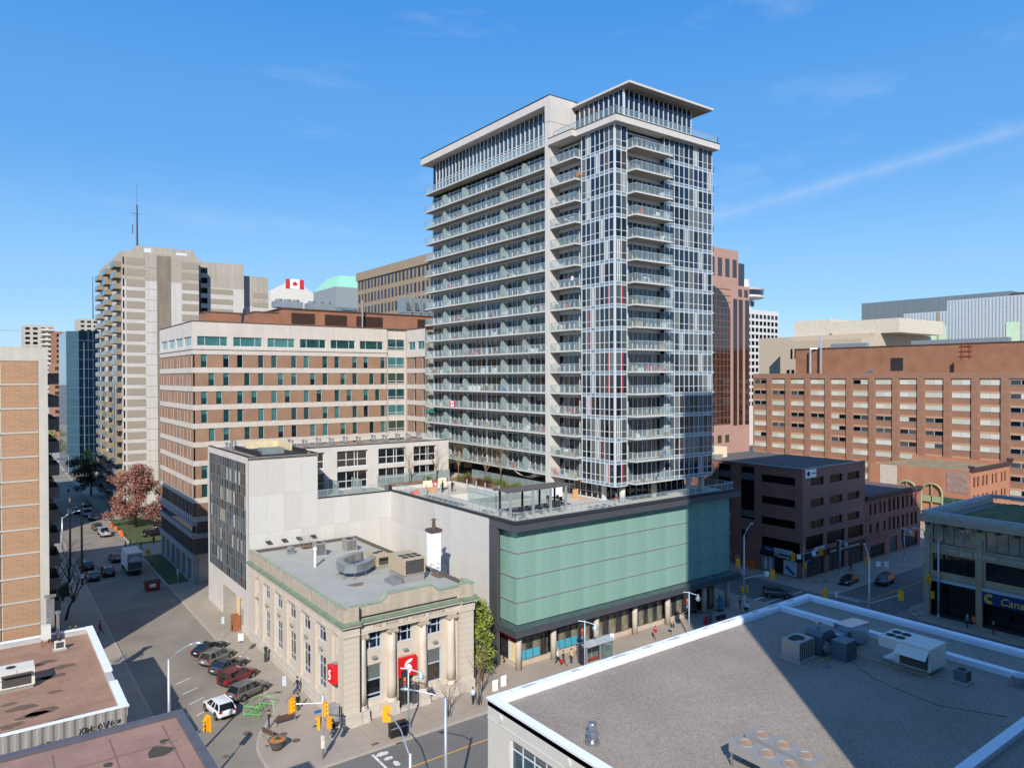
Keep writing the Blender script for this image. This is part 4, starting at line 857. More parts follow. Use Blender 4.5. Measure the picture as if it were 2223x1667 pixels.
# ------------------------------------------------------------------ low buildings with brown roofs, bottom left
M_brownroof = mat('brown_roof_gravel', (152, 120, 100), 0.95, var=0.22, scale=0.35, fine=0.2, fscale=7, bump=0.3)
M_corr = mat('corrugated_grey', (158, 154, 148), 0.6, 0.3, var=0.06)
LR = thing('corrugated_shop_block', 'low block with brown gravel roof and corrugated grey end wall', 'building', (9.3, 64.3, 0))
part('wall', MB().box(-40, 9.2, 64.5, 87.5, 0, 7.1), mat('grey_side_wall', (150, 146, 140), 0.8), LR)
part('roof', MB().box(-40, 8.9, 64.6, 87.2, 7.1, 7.25), M_brownroof, LR)
part('parapet', MB().box(8.8, 9.25, 64.4, 87.6, 7.1, 7.75).box(-40, 8.8, 87.2, 87.6, 7.1, 7.75).box(-40, 8.8, 64.4, 64.62, 7.1, 7.8), mat('parapet_grey', (176, 176, 176), 0.7), LR)
for k, (a, b) in enumerate(((64.4, 70.6), (73.3, 87.7))): part('white_coping', MB().box(8.72, 9.36, a, b, 7.75, 7.86), mat('coping_white', (226, 234, 246), 0.5, var=0.05), LR)
part('white_coping', MB().box(-40, 9.36, 64.3, 64.68, 7.86, 7.95), mat('coping_white', (226, 234, 246)), LR); part('white_coping', MB().box(-40, 8.72, 87.15, 87.65, 7.75, 7.84), mat('coping_white', (226, 234, 246)), LR)
cg = MB(); rows_ = []
n = 260; top = []; bot = []
for k in range(n+1):
    x = -36+45.2*k/n; y = 64.3+(0.0 if (k // 2) % 2 else 0.09); top.append((x, y, 7.86)); bot.append((x, y, 4.0))
cg.grid([bot, top]); part('corrugated_wall', cg, M_corr, LR)
M_ink = mat('black_spray', (46, 44, 44), 0.8)
def scrawl(strokes, ox, oz, s, y):
    mb = MB()
    for st in strokes: mb.tube([(ox+u*s, y, oz+v*s) for u, v in st], 0.045, 5)
    return mb
g1 = scrawl([[(0, .1), (.4, .7)], [(.05, .6), (.4, .1)], [(.55, 0), (.6, .7), (.9, .4), (.6, 0)], [(1.1, 0), (1.1, .7), (1.4, .5), (1.1, .35), (1.5, 0)], [(1.75, .35), (1.95, .7), (2.15, .35), (1.95, 0), (1.75, .35)], [(2.3, .7), (2.5, 0), (2.75, .8)], [(2.95, .3), (3.3, .4), (3.1, .75), (2.95, .3), (3.2, 0), (3.4, .1)], [(3.6, .6), (3.9, .3)], [(3.6, .3), (3.9, .65)]], 5.9, 6.55, 0.72, 64.27)
part('graffiti', g1, M_ink, LR)
g2 = scrawl([[(.1, .9), (0, 0), (.4, .1)], [(.3, .9), (.35, .3), (.6, .3)], [(.7, 0), (.7, .95), (1.0, .9)], [(.7, .5), (1, .5)], [(1.2, 0), (1.3, .9), (1.6, .1), (1.2, .4)], [(1.8, 0), (1.8, .9), (2.2, .7), (1.9, .4), (2.3, .2), (1.8, 0)]], 3.3, 5.95, 0.75, 64.27)
part('graffiti', g2, M_ink, LR)
NR = thing('brown_roof_block', 'near block with seamed brown flat roof at bottom left', 'building', (9.2, 45, 0))
part('wall', MB().box(-40, 9.0, -6, 44.6, 0, 14.4), mat('dark_side_wall', (110, 104, 100), 0.8), NR)
nr_roof = part('roof', MB().box(-40, 8.9, -6, 44.5, 14.4, 14.6), mat('brown_membrane', (150, 118, 104), 0.95, var=0.2, scale=0.4, fine=0.08, fscale=6), NR)
sm = MB()
for k in range(14): sm.box(8.0-2.6*k, 8.06-2.6*k, 20, 43.9, 14.6, 14.612)
sm.box(-40, 8.4, 41.6, 41.68, 14.6, 14.613)
part('roof_seam', sm, mat('seam_dark', (118, 92, 82), 0.9), nr_roof)
rs = random.Random(9); st = MB()
for k in range(16):
    x, y = 4.6+rs.uniform(-3.4, 3.2), 37.5+rs.uniform(-4.5, 4.5); r_ = rs.uniform(0.2, 0.75)
    st.prism([(x+r_*math.cos(a)*rs.uniform(0.6, 1.2), y+r_*math.sin(a)*rs.uniform(0.6, 1.2)) for a in [q*math.pi/5 for q in range(10)]], 14.6, 14.607)
part('roof_stains', st, mat('black_moss', (72, 66, 58), 0.95, var=0.3, scale=3), nr_roof)['kind'] = 'stuff'
part('edge_trim', MB().box(8.85, 9.3, -6, 45.0, 14.4, 14.8).box(-40, 8.85, 44.55, 45.0, 14.4, 14.8), mat('dark_edge_trim', (96, 96, 104), 0.6, 0.2), NR)

# ------------------------------------------------------------------ white-coped roof in the foreground
FG = thing('gravel_roof_block', 'near low block with white-painted coping and gravel roof', 'building', (30.5, 44.5, 0))
M_fgw = mat('ivory_panel', (196, 194, 187), 0.7, var=0.05, scale=0.6, fine=0.03, fscale=9)
M_cope = mat('white_coping_paint', (232, 238, 248), 0.55, var=0.05, scale=1.0, fine=0.05, fscale=5)
FX0, FX1, FY0, FY1, FZ = 30.5, 73.4, 44.5, -30, 10.0
fh = [(26.4, 31.9, 5.2, 8.1), (33.6, 41.6, 5.2, 8.1), (17.0, 24.6, 5.2, 8.1)]
mb = MB(); wall(mb, 'x', FX0, FY1, FY0, 0.1, 9.75, [(36.5, 41.8, 5.0, 8.0), (28.8, 34.1, 5.0, 8.0), (21.1, 26.4, 5.0, 8.0)], 0.35)
mb.quad((FX1, FY0, 0.1), (FX0, FY0, 0.1), (FX0, FY0, 9.75), (FX1, FY0, 9.75)); mb.quad((FX1, FY1, 0.1), (FX1, FY0, 0.1), (FX1, FY0, 9.75), (FX1, FY1, 9.75))
part('wall', mb, M_fgw, FG)
for z in (8.45, 4.6): block('wall_moulding', M_fgw, FG, FX0-0.05, FX0, FY1, FY0, z, z+0.1)
for y in (42.9, 35.3, 27.6): part('rosette', MB().tube([(FX0-0.1, y, 9.0), (FX0, y, 9.0)], 0.33, 20).tube([(FX0-0.13, y, 9.0), (FX0-0.09, y, 9.0)], 0.24, 18), M_fgw, FG, False)
C_off = glass('office_glass', (60, 84, 92), refl=0.6, var=0.5, scale=1.4)
for y0, y1 in ((36.5, 41.8), (28.8, 34.1), (21.1, 26.4)): win(FG, 'x', FX0, y0, y1, 5.0, 8.0, 0.25, cols=4, rows=(2.2,), fr=0.12, gm=C_off, fm=M_frame, blind=0.2, bm=G_grey2)
fr_ = part('roof', MB().box(FX0+0.7, FX1-0.7, FY1, FY0-0.7, 9.35, 9.5), M_gravel, FG)
part('upstand', MB().box(FX0, FX0+0.72, FY1, FY0, 9.4, 9.9).box(FX0+0.72, FX1, FY0-0.72, FY0, 9.4, 9.9).box(FX1-0.72, FX1, FY1, FY0-0.72, 9.4, 9.9), M_cope, FG)
cpp = part('coping', MB().box(FX0-0.08, FX0+0.6, FY1, FY0+0.08, 9.9, 10.02).box(FX0+0.6, FX1+0.08, FY0-0.6, FY0+0.08, 9.9, 10.02).box(FX1-0.6, FX1+0.08, FY1, FY0-0.6, 9.9, 10.02), M_cope, FG)
gx = MB()
for k in range(12): x = FX0+2.0+3.4*k; gx.box(x, x+0.03, FY0-0.61, FY0+0.09, 10.019, 10.024)
part('coping_joint', gx, M_joint, cpp)
wp = MB()
for k, (x, w) in enumerate(((34.2, 1.6), (39.0, 0.9), (44.0, 2.0), (47.5, 1.4), (51.0, 1.8), (55.5, 0.8), (59.0, 2.4), (63.4, 1.2), (66.5, 2.2), (69.5, 1.5))):
    wp.prism([(x+w*math.cos(a)*0.5, FY0-0.26+0.16*math.sin(a)*(1+0.3*math.cos(3*a+k))) for a in [q*math.pi/6 for q in range(12)]], 10.019, 10.0235)
part('worn_patch', wp, mat('bare_coping', (186, 182, 172), 0.9, var=0.2, scale=4), cpp)['kind'] = 'stuff'
# raised kerb across the roof and the lower corner roof
part('roof_kerb', MB().box(67.1, 67.8, FY1, FY0-0.72, 9.4, 9.98), M_cope, FG)
part('inner_kerb', MB().box(46.9, 47.6, -30, 19.4, 9.4, 9.9).box(47.6, 67.1, 18.7, 19.4, 9.4, 9.9), M_cope, FG)

# ------------------------------------------------------------------ concrete apartment tower up the side street
CT = thing('concrete_apartment_tower', 'tall concrete apartment tower with tan panels and blue balconies', 'building', (28, 198, 0))
M_ct = mat('tower_concrete', (192, 188, 181), 0.9, var=0.07, scale=0.15, streak=0.1, fine=0.03, fscale=3)
M_ctu = mat('stained_upper_concrete', (168, 160, 148), 0.9, var=0.1, scale=0.15, streak=0.16)
M_tan = mat('tan_infill', (152, 142, 128), 0.9, var=0.06, scale=0.3)
M_tan2 = mat('stained_tan', (132, 120, 106), 0.9, var=0.12, scale=0.3, streak=0.2)
part('wall', MB().box(28, 45.6, 198, 240, 0, 58.2).box(45.6, 58.4, 203, 240, 0, 58.2).box(58.4, 66, 206, 240, 0, 54), M_ct, CT)
part('upper_wall', MB().box(28, 45.6, 198, 240, 58.2, 65.3).box(45.6, 58.4, 203, 240, 58.2, 65.0).box(58.4, 66, 206, 240, 54, 62.5).box(31.8, 45.5, 202, 238, 65.3, 67.4), M_ctu, CT)
part('vertical_strip', MB().box(35.7, 38.9, 197.9, 198, 0, 64.7), M_tan2, CT)
part('inner_corner_strip', MB().box(45.6, 47.2, 202.9, 203, 0, 60), G_teal3, CT)
for k in range(23):
    zt = 63.7-2.68*k; zb = zt-1.75
    if zb < 0: break
    for (a, b) in ((28.85, 33.0), (41.5, 45.5)): block('infill_panel', M_tan, CT, a, b, 197.94, 198.0, zb, zt)
    if k > 1: block('infill_panel', M_tan, CT, 49.5, 55.5, 202.94, 203.0, zb, zt-0.4); block('infill_panel', M_tan, CT, 61.8, 66, 205.94, 206, zb, zt-0.4)
    block('window', G_night, CT, 28.1, 28.4, 197.93, 198.0, zb, zt); block('window', G_night, CT, 47.3, 48.9, 202.93, 203.0, zb, zt-0.3)
    block('window', G_night, CT, 27.95, 28.0, 206.5, 209, zb, zt); block('window', G_night, CT, 27.95, 28.0, 211, 213.5, zb, zt)
    block('floor_joint', M_tan, CT, 33.0, 35.7, 197.96, 198.0, zb-0.45, zb-0.38)
    for y in (199.2, 214.5, 229):
        bm_ = WCACHE.setdefault('ctb', MB().box(-1.6, 0, 0, 6.5, -0.25, 0).box(-1.6, -1.5, 0, 6.5, 0, 1.1).box(-1.5, 0, 0, 0.1, 0, 1.1).box(-1.5, 0, 6.4, 6.5, 0, 1.1, 0).mesh('balcony', mat('tan_balcony', (138, 126, 106), 0.8)))
        bo = put('balcony', bm_, CT, (28.0, y, zb-0.4))
        put('blue_screen', unit('blue_screen', mat('blue_balcony_glass', (86, 118, 138), 0.2)), bo, (26.38, y, zb-0.4), 0, (0.03, 6.5, 1.1))
for z, w_, h_ in ((66.0, 1.6, 1.2),): block('plant_louvre', M_frame, CT, 33.5, 35.2, 201.9, 202.0, z-0.3, z+0.9); block('plant_louvre', M_frame, CT, 41.0, 43.6, 201.9, 202.0, z-0.6, z+0.5)
tag(solid('radio_mast', MB().tube([(32.6, 206, 67.4), (32.6, 206, 78.5)], [0.28, 0.2], 4).tube([(32.6, 206, 78.5), (32.6, 206, 84)], 0.04, 4).tube([(31.6, 206, 71), (31.6, 206, 73.4)], 0.12, 6).tube([(31.2, 206, 76.2), (33.4, 206, 76.2)], 0.06, 4), mat('mast_dark', (82, 90, 104), 0.6), 'slender lattice radio mast on top of the concrete apartment tower', 'mast', (32.6, 206, 67.4)), 'slender lattice radio mast on top of the concrete apartment tower', 'mast')
# blue glass office tower beyond
BG = thing('blue_glass_tower', 'blue mirrored glass office tower beyond the concrete apartments', 'building', (28, 300, 0))
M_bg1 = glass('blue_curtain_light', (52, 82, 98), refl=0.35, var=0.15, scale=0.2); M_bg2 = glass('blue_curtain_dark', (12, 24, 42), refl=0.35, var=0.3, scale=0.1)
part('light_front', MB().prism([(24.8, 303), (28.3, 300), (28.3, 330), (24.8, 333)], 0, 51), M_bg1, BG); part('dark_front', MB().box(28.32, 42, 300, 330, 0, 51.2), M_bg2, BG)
bgf = MB()
for k in range(15): bgf.box(28.3, 42, 299.9, 300, 3.4*k, 3.4*k+0.14); bgf.quad((24.7, 302.95, 3.4*k), (28.25, 299.9, 3.4*k), (28.25, 299.9, 3.4*k+0.16), (24.7, 302.95, 3.4*k+0.16))
for k in range(9): bgf.box(28.3+1.5*k, 28.3+1.5*k+(0.4 if k in (1, 4) else 0.12), 299.88, 300, 0, 47 if k in (1, 4) else 51)
part('mullions', bgf, mat('blue_mullion', (76, 108, 124), 0.5, 0.1), BG)['kind'] = 'stuff'
# far apartment blocks at the end of the street
def apart(name, label, px0, px1, py, Y, depth, m, zb=0, wm=None, floors=0, balc=None):
    a, b = aty(px0, py, Y), aty(px1, py, Y); t = thing(name, label, 'building', (a[0], Y, 0)); z1 = (a[2]+b[2])/2
    part('wall', MB().box(a[0], b[0], Y, Y+depth, zb, z1), m, t)
    n = max(1, int((b[0]-a[0])/3.2))
    for k in range(floors):
        z = z1-2.9*(k+1)
        for i in range(n): block('window', wm or G_night, t, a[0]+(b[0]-a[0])*(i+0.2)/n, a[0]+(b[0]-a[0])*(i+0.8)/n, Y-0.06, Y, z, z+1.5)
        if balc: block('balcony', balc, t, a[0]+(b[0]-a[0])*0.55, b[0]-0.3, Y-1.4, Y-0.07, z-0.3, z+0.8)
    return t
M_far = mat('far_beige', (178, 170, 158), 0.9, var=0.08); M_far2 = mat('far_brown', (150, 104, 76), 0.9, var=0.08); M_far3 = mat('far_pink_brown', (156, 116, 96), 0.9)
apart('far_apartment_block', 'pale beige apartment slab far up the side street', 51, 118, 706, 520, 30, M_far, floors=14, balc=mat('pale_balcony', (206, 196, 182)))
apart('far_apartment_block', 'brown brick apartment tower just left of the blue glass tower', 118, 142, 720, 470, 25, M_far2, floors=14, balc=M_far2)
apart('far_apartment_block', 'pinkish brick mid-rise below the brown tower at the street end', 113, 143, 790, 400, 20, M_far3, floors=11, wm=G_brown)
apart('far_apartment_block', 'beige block peeking above the blue glass tower', 172, 214, 692, 560, 30, M_far, floors=4)
tag(solid('radio_mast', MB().tube([aty(202, 692, 560), aty(201, 600, 560)], [0.4, 0.15], 4), mat('mast_dark', (82, 90, 104)), 'thin distant mast above the beige block', 'mast', aty(202, 692, 560)), 'thin distant mast above the beige block', 'mast')

# ------------------------------------------------------------------ behind the tower, left
HT = thing('flag_hotel', 'cream gabled hotel with a red and white maple leaf flag panel', 'building', (0, 330, 0))
y_ = 330; a = aty(588, 628, y_); b = aty(682, 640, y_); pk = aty(640, 606, y_)
mz = a[2]-1
M_cream = mat('cream_render', (206, 202, 192), 0.85, var=0.05)
HT.location = (a[0], y_, 0); ORG[HT.name] = (a[0], y_, 0)
part('wall', MB().box(a[0], b[0], y_, y_+6, 0, mz), M_cream, HT)
part('gable', MB().side([(a[0], mz), (b[0], mz), (pk[0], pk[2])], y_, y_+6), M_cream, HT)
fl = aty(640, 617, y_)
part('flag_panel', MB().box(fl[0]-2.2, fl[0]+2.2, y_-0.15, y_-0.02, fl[2]-2.2, fl[2]+2.2), M_wsign, HT)
for s in (-1, 1): block('flag_bar', mat('flag_red', (196, 40, 52)), HT, fl[0]+s*3.3-1.0, fl[0]+s*3.3+1.0, y_-0.15, y_-0.02, fl[2]-2.2, fl[2]+2.2)
lf = [(0, 1.5), (.35, .9), (.75, 1.05), (.7, .5), (1.3, .5), (1.1, 0), (1.3, -.2), (.6, -.7), (.1, -.7), (.1, -1.4), (-.1, -1.4), (-.1, -.7), (-.6, -.7), (-1.3, -.2), (-1.1, 0), (-1.3, .5), (-.7, .5), (-.75, 1.05), (-.35, .9)]
part('maple_leaf', MB().side([(fl[0]+u, fl[2]+v) for u, v in lf], y_-0.25, y_-0.16), mat('flag_red', (196, 40, 52)), HT)
for k in range(4):
    for i in range(5):
        if k == 0 and i in (1, 3): continue
        x = a[0]+(b[0]-a[0])*(0.08+0.19*i); block('window', [G_teal2, G_navy][i in (2,)], HT, x, x+2.4, y_-0.06, y_, mz-7-3.6*k, mz-5-3.6*k)
GR = thing('green_roof_tower', 'glass and grey office tower with pale green copper roof', 'building', (0, 280, 0))
y_ = 280; a = aty(730, 622, y_); b = aty(779, 630, y_); c_ = aty(724, 628, y_); r0 = aty(700, 610, y_); r1 = aty(745, 594, y_); r2 = aty(779, 592, y_)
GR.location = (a[0], y_, 0); ORG[GR.name] = (a[0], y_, 0)
gd = atx(681, 622, a[0])[1]
part('wall', MB().box(a[0], b[0]+6, y_, gd, 0, a[2]), glass('grey_blue_glass', (104, 124, 134), refl=0.6), GR)
part('grey_storeys', MB().box(a[0]-0.1, b[0]+6.1, y_-0.1, gd, a[2]-8.5, a[2]), mat('grey_grid', (140, 146, 150), 0.6, var=0.1, scale=2), GR)
part('roof', MB().grid([[(a[0], y_, a[2]), (b[0]+6, y_, a[2]), (b[0]+6, gd, a[2]), (a[0], gd, a[2])], [(a[0]+4, y_+6, r1[2]), (b[0]+6, y_+6, r1[2]), (b[0]+6, gd-6, r1[2]), (a[0]+4, gd-6, r1[2])]], close=True).quad((a[0]+4, y_+6, r1[2]), (b[0]+6, y_+6, r1[2]), (b[0]+6, gd-6, r1[2]), (a[0]+4, gd-6, r1[2])), mat('verdigris', (140, 196, 172), 0.7, var=0.08), GR)
part('dark_corner', MB().box(aty(742, 700, y_)[0], b[0]+6.2, y_-0.2, y_-0.1, 20, a[2]-9.5), glass('black_green_glass', (16, 34, 38)), GR)
gf = MB()
for k in range(9): gf.box(aty(742, 700, y_)[0], b[0]+6.2, y_-0.3, y_-0.2, a[2]-9.6-2.6*k, a[2]-9.3-2.6*k)
for k in range(6): x = aty(742, 700, y_)[0]+2.4*k; gf.box(x, x+0.25, y_-0.3, y_-0.2, 20, a[2]-9.6)
part('mullions', gf, mat('blue_mullion', (104, 140, 160)), GR)
BR = thing('brown_slot_office', 'brown precast office block with rows of narrow slot windows', 'building', (0, 200, 0))
X_ = 98.0; p0 = atx(776, 594, X_); p1 = atx(932, 543, X_)
BR.location = (X_, p1[1], 0); ORG[BR.name] = (X_, p1[1], 0)
M_br = mat('brown_precast', (152, 134, 112), 0.9, var=0.06, scale=0.3)
part('wall', MB().box(X_, X_+30, p1[1]-16, p0[1], 0, p0[2]).box(X_-0.4, X_, p1[1]-16, p0[1]+0.3, p0[2]-2.6, p0[2]), M_br, BR)
part('penthouse', MB().box(X_+3, X_+20, p1[1]-14, p1[1]+2, p0[2], p0[2]+5), M_br, BR)
for k in range(9):
    z = p0[2]-5.6-4.1*k
    for i in range(26): block('window', [G_brown, G_night][(i+k) % 2], BR, X_-0.06, X_, p0[1]-2.3*i-2.1, p0[1]-2.3*i-0.9, z, z+2.7)

# ------------------------------------------------------------------ right of the tower
PK = thing('pink_granite_tower', 'pink granite office tower with tall dark arched glass front', 'building', (150, 120, 0))
M_pk = mat('pink_granite', (168, 134, 120), 0.8, var=0.06, scale=0.3); M_dg = glass('bronze_glass', (48, 34, 30), refl=0.7, var=0.35, scale=0.12)
part('wall', MB().box(138, 164.4, 120, 146, 0, 67.8).box(164.4, 169.7, 120.3, 146, 0, 58.5), M_pk, PK)
part('glass_shoulder', MB().box(164.5, 171.2, 123, 146, 0, 65.3), glass('grey_bronze_glass', (58, 56, 56), refl=0.6, var=0.2, scale=0.2), PK)
arch_ = MB(); xa, xb, zs_, zt_ = 140.0, 160.8, 50.0, 56.2
pts = [(xa, 21.5), (xb, 21.5), (xb, zs_)]+[((xa+xb)/2+(xb-xa)/2*math.cos(t), zs_+(zt_+2-zs_)*math.sin(t)) for t in [math.pi*k/16 for k in range(1, 16)]]+[(xa, zs_)]
arch_.side(pts, 119.85, 120.0); part('arched_glazing', arch_, M_dg, PK)
am = MB()
for k in range(13): x = xa+1.6*k+0.3; am.box(x, x+0.09, 119.78, 119.85, 21.5, 56.5 if 3 < k < 10 else 52)
for k in range(22): am.box(xa, xb, 119.78, 119.85, 21.5+1.7*k, 21.6+1.7*k)
part('glazing_bars', am, mat('pink_bar', (136, 98, 86), 0.6), PK)['kind'] = 'stuff'
for x in (162.2, 165.0, 167.8): part('window_strip', MB().box(x, x+1.6, 120.18 if x > 164.4 else 119.9, 120.3 if x > 164.4 else 120.0, 21, 54.8), M_dg, PK)
for i in range(5): part('upper_window', MB().box(149.5+3.1*i, 151.2+3.1*i, 119.93, 120.0, 60.5, 65.3), glass('grey_bronze_glass', (58, 56, 56)), PK)
for i in range(2): part('upper_window', MB().box(164.8+2.6*i, 166.3+2.6*i, 120.2, 120.3, 55.6, 57.6), glass('grey_bronze_glass', (58, 56, 56)), PK)
for i in range(5): part('base_window', MB().box(146+3.2*i, 147.6+3.2*i, 119.93, 120.0, 16.6, 18.6), G_brown, PK)
HW = thing('round_top_hotel', 'white gridded hotel tower with round revolving lounge on top', 'building', (0, 190, 0))
y_ = 215; a = aty(1630, 672, y_); b = aty(1690, 678, y_); cc_ = aty(1645, 640, y_)
HW.location = (a[0], y_, 0); ORG[HW.name] = (a[0], y_, 0)
M_hw = mat('white_precast', (206, 204, 200), 0.8, var=0.05)
part('wall', MB().box(a[0]-12, b[0], y_, y_+25, 0, a[2]), M_hw, HW)
for k in range(14):
    for i in range(8): block('window', G_night, HW, b[0]-3.0-3.25*i, b[0]-0.9-3.25*i, y_-0.07, y_, a[2]-4.2-3.3*k, a[2]-2.2-3.3*k)
lc = (aty(1640, 640, y_)[0], y_+9, 0); k_ = aty(1640, 650, y_+9)
z1 = aty(1640, 672, y_+9)[2]; z2 = aty(1640, 655, y_+9)[2]; z3 = aty(1640, 634, y_+9)[2]; z4 = aty(1640, 613, y_+9)[2]
part('lounge', MB().lathe([(6, z1-2), (6, z2), (11.5, z2+0.6), (11.5, z2+1.6)], lc, 32).lathe([(11.5, z3-0.8), (11.8, z3), (9, z3+0.3), (4.5, z3+0.5), (4.5, z4), (0.2, z4)], lc, 32), M_hw, HW, False)
part('lounge_glass', MB().lathe([(11.2, z2+1.6), (11.4, z3-0.8)], lc, 32), G_navy, HW)
part('lounge_stem_window', MB().box(lc[0]-3, lc[0]-1, lc[1]-6.2, lc[1]-5.8, z1+0.5, z2-1).box(lc[0]+1, lc[0]+3, lc[1]-6.2, lc[1]-5.6, z1+0.5, z2-1), G_navy, HW)
BE = thing('beige_office', 'low beige office with slot windows behind the long brick block', 'building', (225, 130, 0))
M_be = mat('beige_precast', (184, 170, 150), 0.85, var=0.05)
X_ = 232; p0 = atx(1648, 735, X_); p1 = atx(1898, 722, X_); q0 = aty(1690, 730, p0[1]-8)
part('wall', MB().box(X_, X_+40, p1[1], p0[1], 0, p0[2]).box(X_-8, X_, p1[1], p0[1]-14, 0, p0[2]-2), M_be, BE)
part('upper_storey', MB().box(X_+4, X_+35, p1[1]-6, p0[1]-26, p0[2], p0[2]+4.6).box(X_+10, X_+30, p0[1]-22, p0[1]-8, p0[2], p0[2]+6.2), mat('pale_cap', (200, 192, 176), 0.85), BE)
for i in range(14): block('window', G_night, BE, X_-8.07, X_-8, p0[1]-18-1.5*i-0.7, p0[1]-18-1.5*i, p0[2]-8, p0[2]-4.6)
for k in range(3):
    for i in range(3): block('window', G_night, BE, X_-8.07, X_-8, p0[1]-16.5-1.8*i-1.1, p0[1]-16.5-1.8*i, p0[2]-14-4*k, p0[2]-11.8-4*k)
GM = thing('grey_metal_hall', 'large grey metal-clad hall rising behind the brick office', 'building', (280, 100, 0))
X_ = 330; p0 = atx(1871, 659, X_); p1 = atx(2196, 632, X_)
part('wall', MB().box(X_, X_+60, p1[1], p0[1], 0, p0[2]), mat('grey_cladding', (118, 128, 134), 0.6, 0.2, var=0.06), GM)
for k in range(18): block('cladding_joint', mat('cladding_joint', (108, 120, 126), 0.6), GM, X_-0.06, X_, p0[1]-(p0[1]-p1[1])*k/18, p0[1]-(p0[1]-p1[1])*k/18+0.12, 40, p0[2])
part('dark_end', MB().box(X_-1, X_+60, p1[1]-25, p1[1], 0, p0[2]-1), mat('black_ribs', (70, 72, 72), 0.6), GM); block('window', G_brown, GM, X_-0.1, X_, p0[1]-13, p0[1]-5, p0[2]-22, p0[2]-18)
WR = thing('white_ribbed_hall', 'white ribbed metal hall with pale green window panels', 'building', (270, 90, 0))
X_ = 290; q = [atx(1906, 704, X_), atx(1962, 676, X_), atx(2056, 653, X_), atx(2190, 648, X_)]
M_wr = mat('white_ribbed', (186, 194, 200), 0.6, 0.15, var=0.03)
part('wall', MB().box(X_, X_+30, q[1][1], q[0][1], 0, q[0][2]-1).box(X_, X_+30, q[2][1], q[1][1], 0, q[1][2]-1).box(X_, X_+30, q[3][1]-20, q[2][1], 0, q[2][2]), M_wr, WR)
rbm = MB(); y = q[0][1]
while y > q[3][1]-18:
    zt = q[0][2]-1.2 if y > q[1][1] else q[1][2]-1.2 if y > q[2][1] else q[2][2]-0.2
    rbm.box(X_-0.18, X_, y-0.35, y, 30, zt); y -= 1.1
part('ribs', rbm, mat('white_rib', (176, 184, 192), 0.6, 0.15), WR)['kind'] = 'stuff'
for px0, px1, py in ((1928, 1962, 715), (1972, 2010, 712), (2018, 2054, 708), (2185, 2215, 700)):
    e0, e1 = atx(px0, py, X_), atx(px1, py, X_); block('green_panel', mat('pale_green_panel', (196, 222, 190), 0.5), WR, X_-0.3, X_-0.19, e1[1], e0[1], 36, e0[2])
block('expansion_joint', mat('ochre_joint', (170, 150, 104)), WR, X_-0.35, X_-0.2, atx(2037, 700, X_)[1]-0.3, atx(2037, 700, X_)[1]+0.3, 40, q[1][2]-1)
block('expansion_joint', mat('davit_blue', (36, 44, 66)), WR, X_-0.35, X_-0.2, atx(1951, 700, X_)[1]-0.25, atx(1951, 700, X_)[1]+0.25, 40, q[0][2]-1.5)
# long brick office
LO = thing('long_brick_office', 'long reddish brick office with brick piers and strip windows', 'building', (203, 60, 0))
M_lb = brick_mat('office_brick', (154, 117, 97), (147, 110, 91), (154, 120, 102), 0.24, 0.09, 0.01, 0.08); M_lb2 = mat('tan_lintel', (186, 146, 116), 0.85, var=0.05)
part('core', MB().box(203.4, 222, 30, 142.5, 0, 34.3), M_lb, LO)
part('parapet', MB().box(203.0, 203.45, 30, 142.5, 33.4, 34.95), M_lb, LO)
part('upper_block', MB().box(209, 222, 30, 131, 34.3, 42.5).box(207.6, 209, 30, 84, 34.3, 38.2), brick_mat('office_brick_plain', (150, 108, 84), (147, 105, 82), (150, 112, 90)), LO)
part('upper_edge', MB().box(208.8, 222, 30, 131.2, 42.5, 42.75), mat('brown_flashing2', (84, 70, 62)), LO)
part('roof', MB().box(203.4, 209, 30, 142.5, 34.3, 34.5), M_gravel, LO)
for i in range(17):
    ya = 142.3-6.6*i; block('pier', M_lb, LO, 203.0, 203.4, ya-6.55, ya-4.8, 0, 33.4) if i < 16 else None
block('pier', M_lb, LO, 203.0, 203.4, 142.3, 142.5, 0, 33.4)
ro = random.Random(31); lg = [glass('white_blind_glass', (206, 208, 198), 0.15, refl=0.4, var=0.05), glass('cream_blind_glass', (190, 194, 180), 0.15, refl=0.4, var=0.05)]
for i in range(13):
    ya = 142.2-6.6*i
    for k in range(10):
        z = 31.75-3.37*k
        if z < 0.5: continue
        dark = (k in (3, 4) and 1 < i < 9) or ro.random() < 0.16 or i == 11
        for h in range(2):
            g = ro.choice([G_night, G_grey, G_teal3]) if (dark and ro.random() < 0.85) else ro.choice(lg)
            w = put('window', win_mesh(2.3, 1.28, gm=g, fm=M_frame, fr=0.05), LO, (203.3, ya-0.05-2.36*h, z), R(-90))
        block('lintel', M_lb2, LO, 203.28, 203.4, ya-4.78, ya, z+1.3, z+1.75)
block('louvre', M_night if False else M_dark, LO, 208.9, 209.0, 97.8, 101.2, 35.6, 39.2)
part('ladder_rack', MB().tube([(208.7, 82.5, 38.5), (208.7, 82.5, 42.9)], 0.07, 4).tube([(208.7, 80.6, 38.5), (208.7, 80.6, 42.9)], 0.07, 4).box(208.65, 208.75, 80.0, 83.1, 39.3, 39.45).box(208.65, 208.75, 80.0, 83.1, 40.6, 40.75).box(208.65, 208.75, 80.0, 83.1, 41.9, 42.05), mat('red_rack', (150, 50, 42)), LO)
tag(solid('flue_pipe', MB().tube([(207.5, 125.0, 34.4), (207.5, 125.0, 42.6), (209.5, 122.5, 42.9)], 0.28, 6), M_rail, 'bent white flue running up the brick plant storey', 'flue', (207.5, 125, 34.4)), 'bent white flue running up the brick plant storey', 'flue')
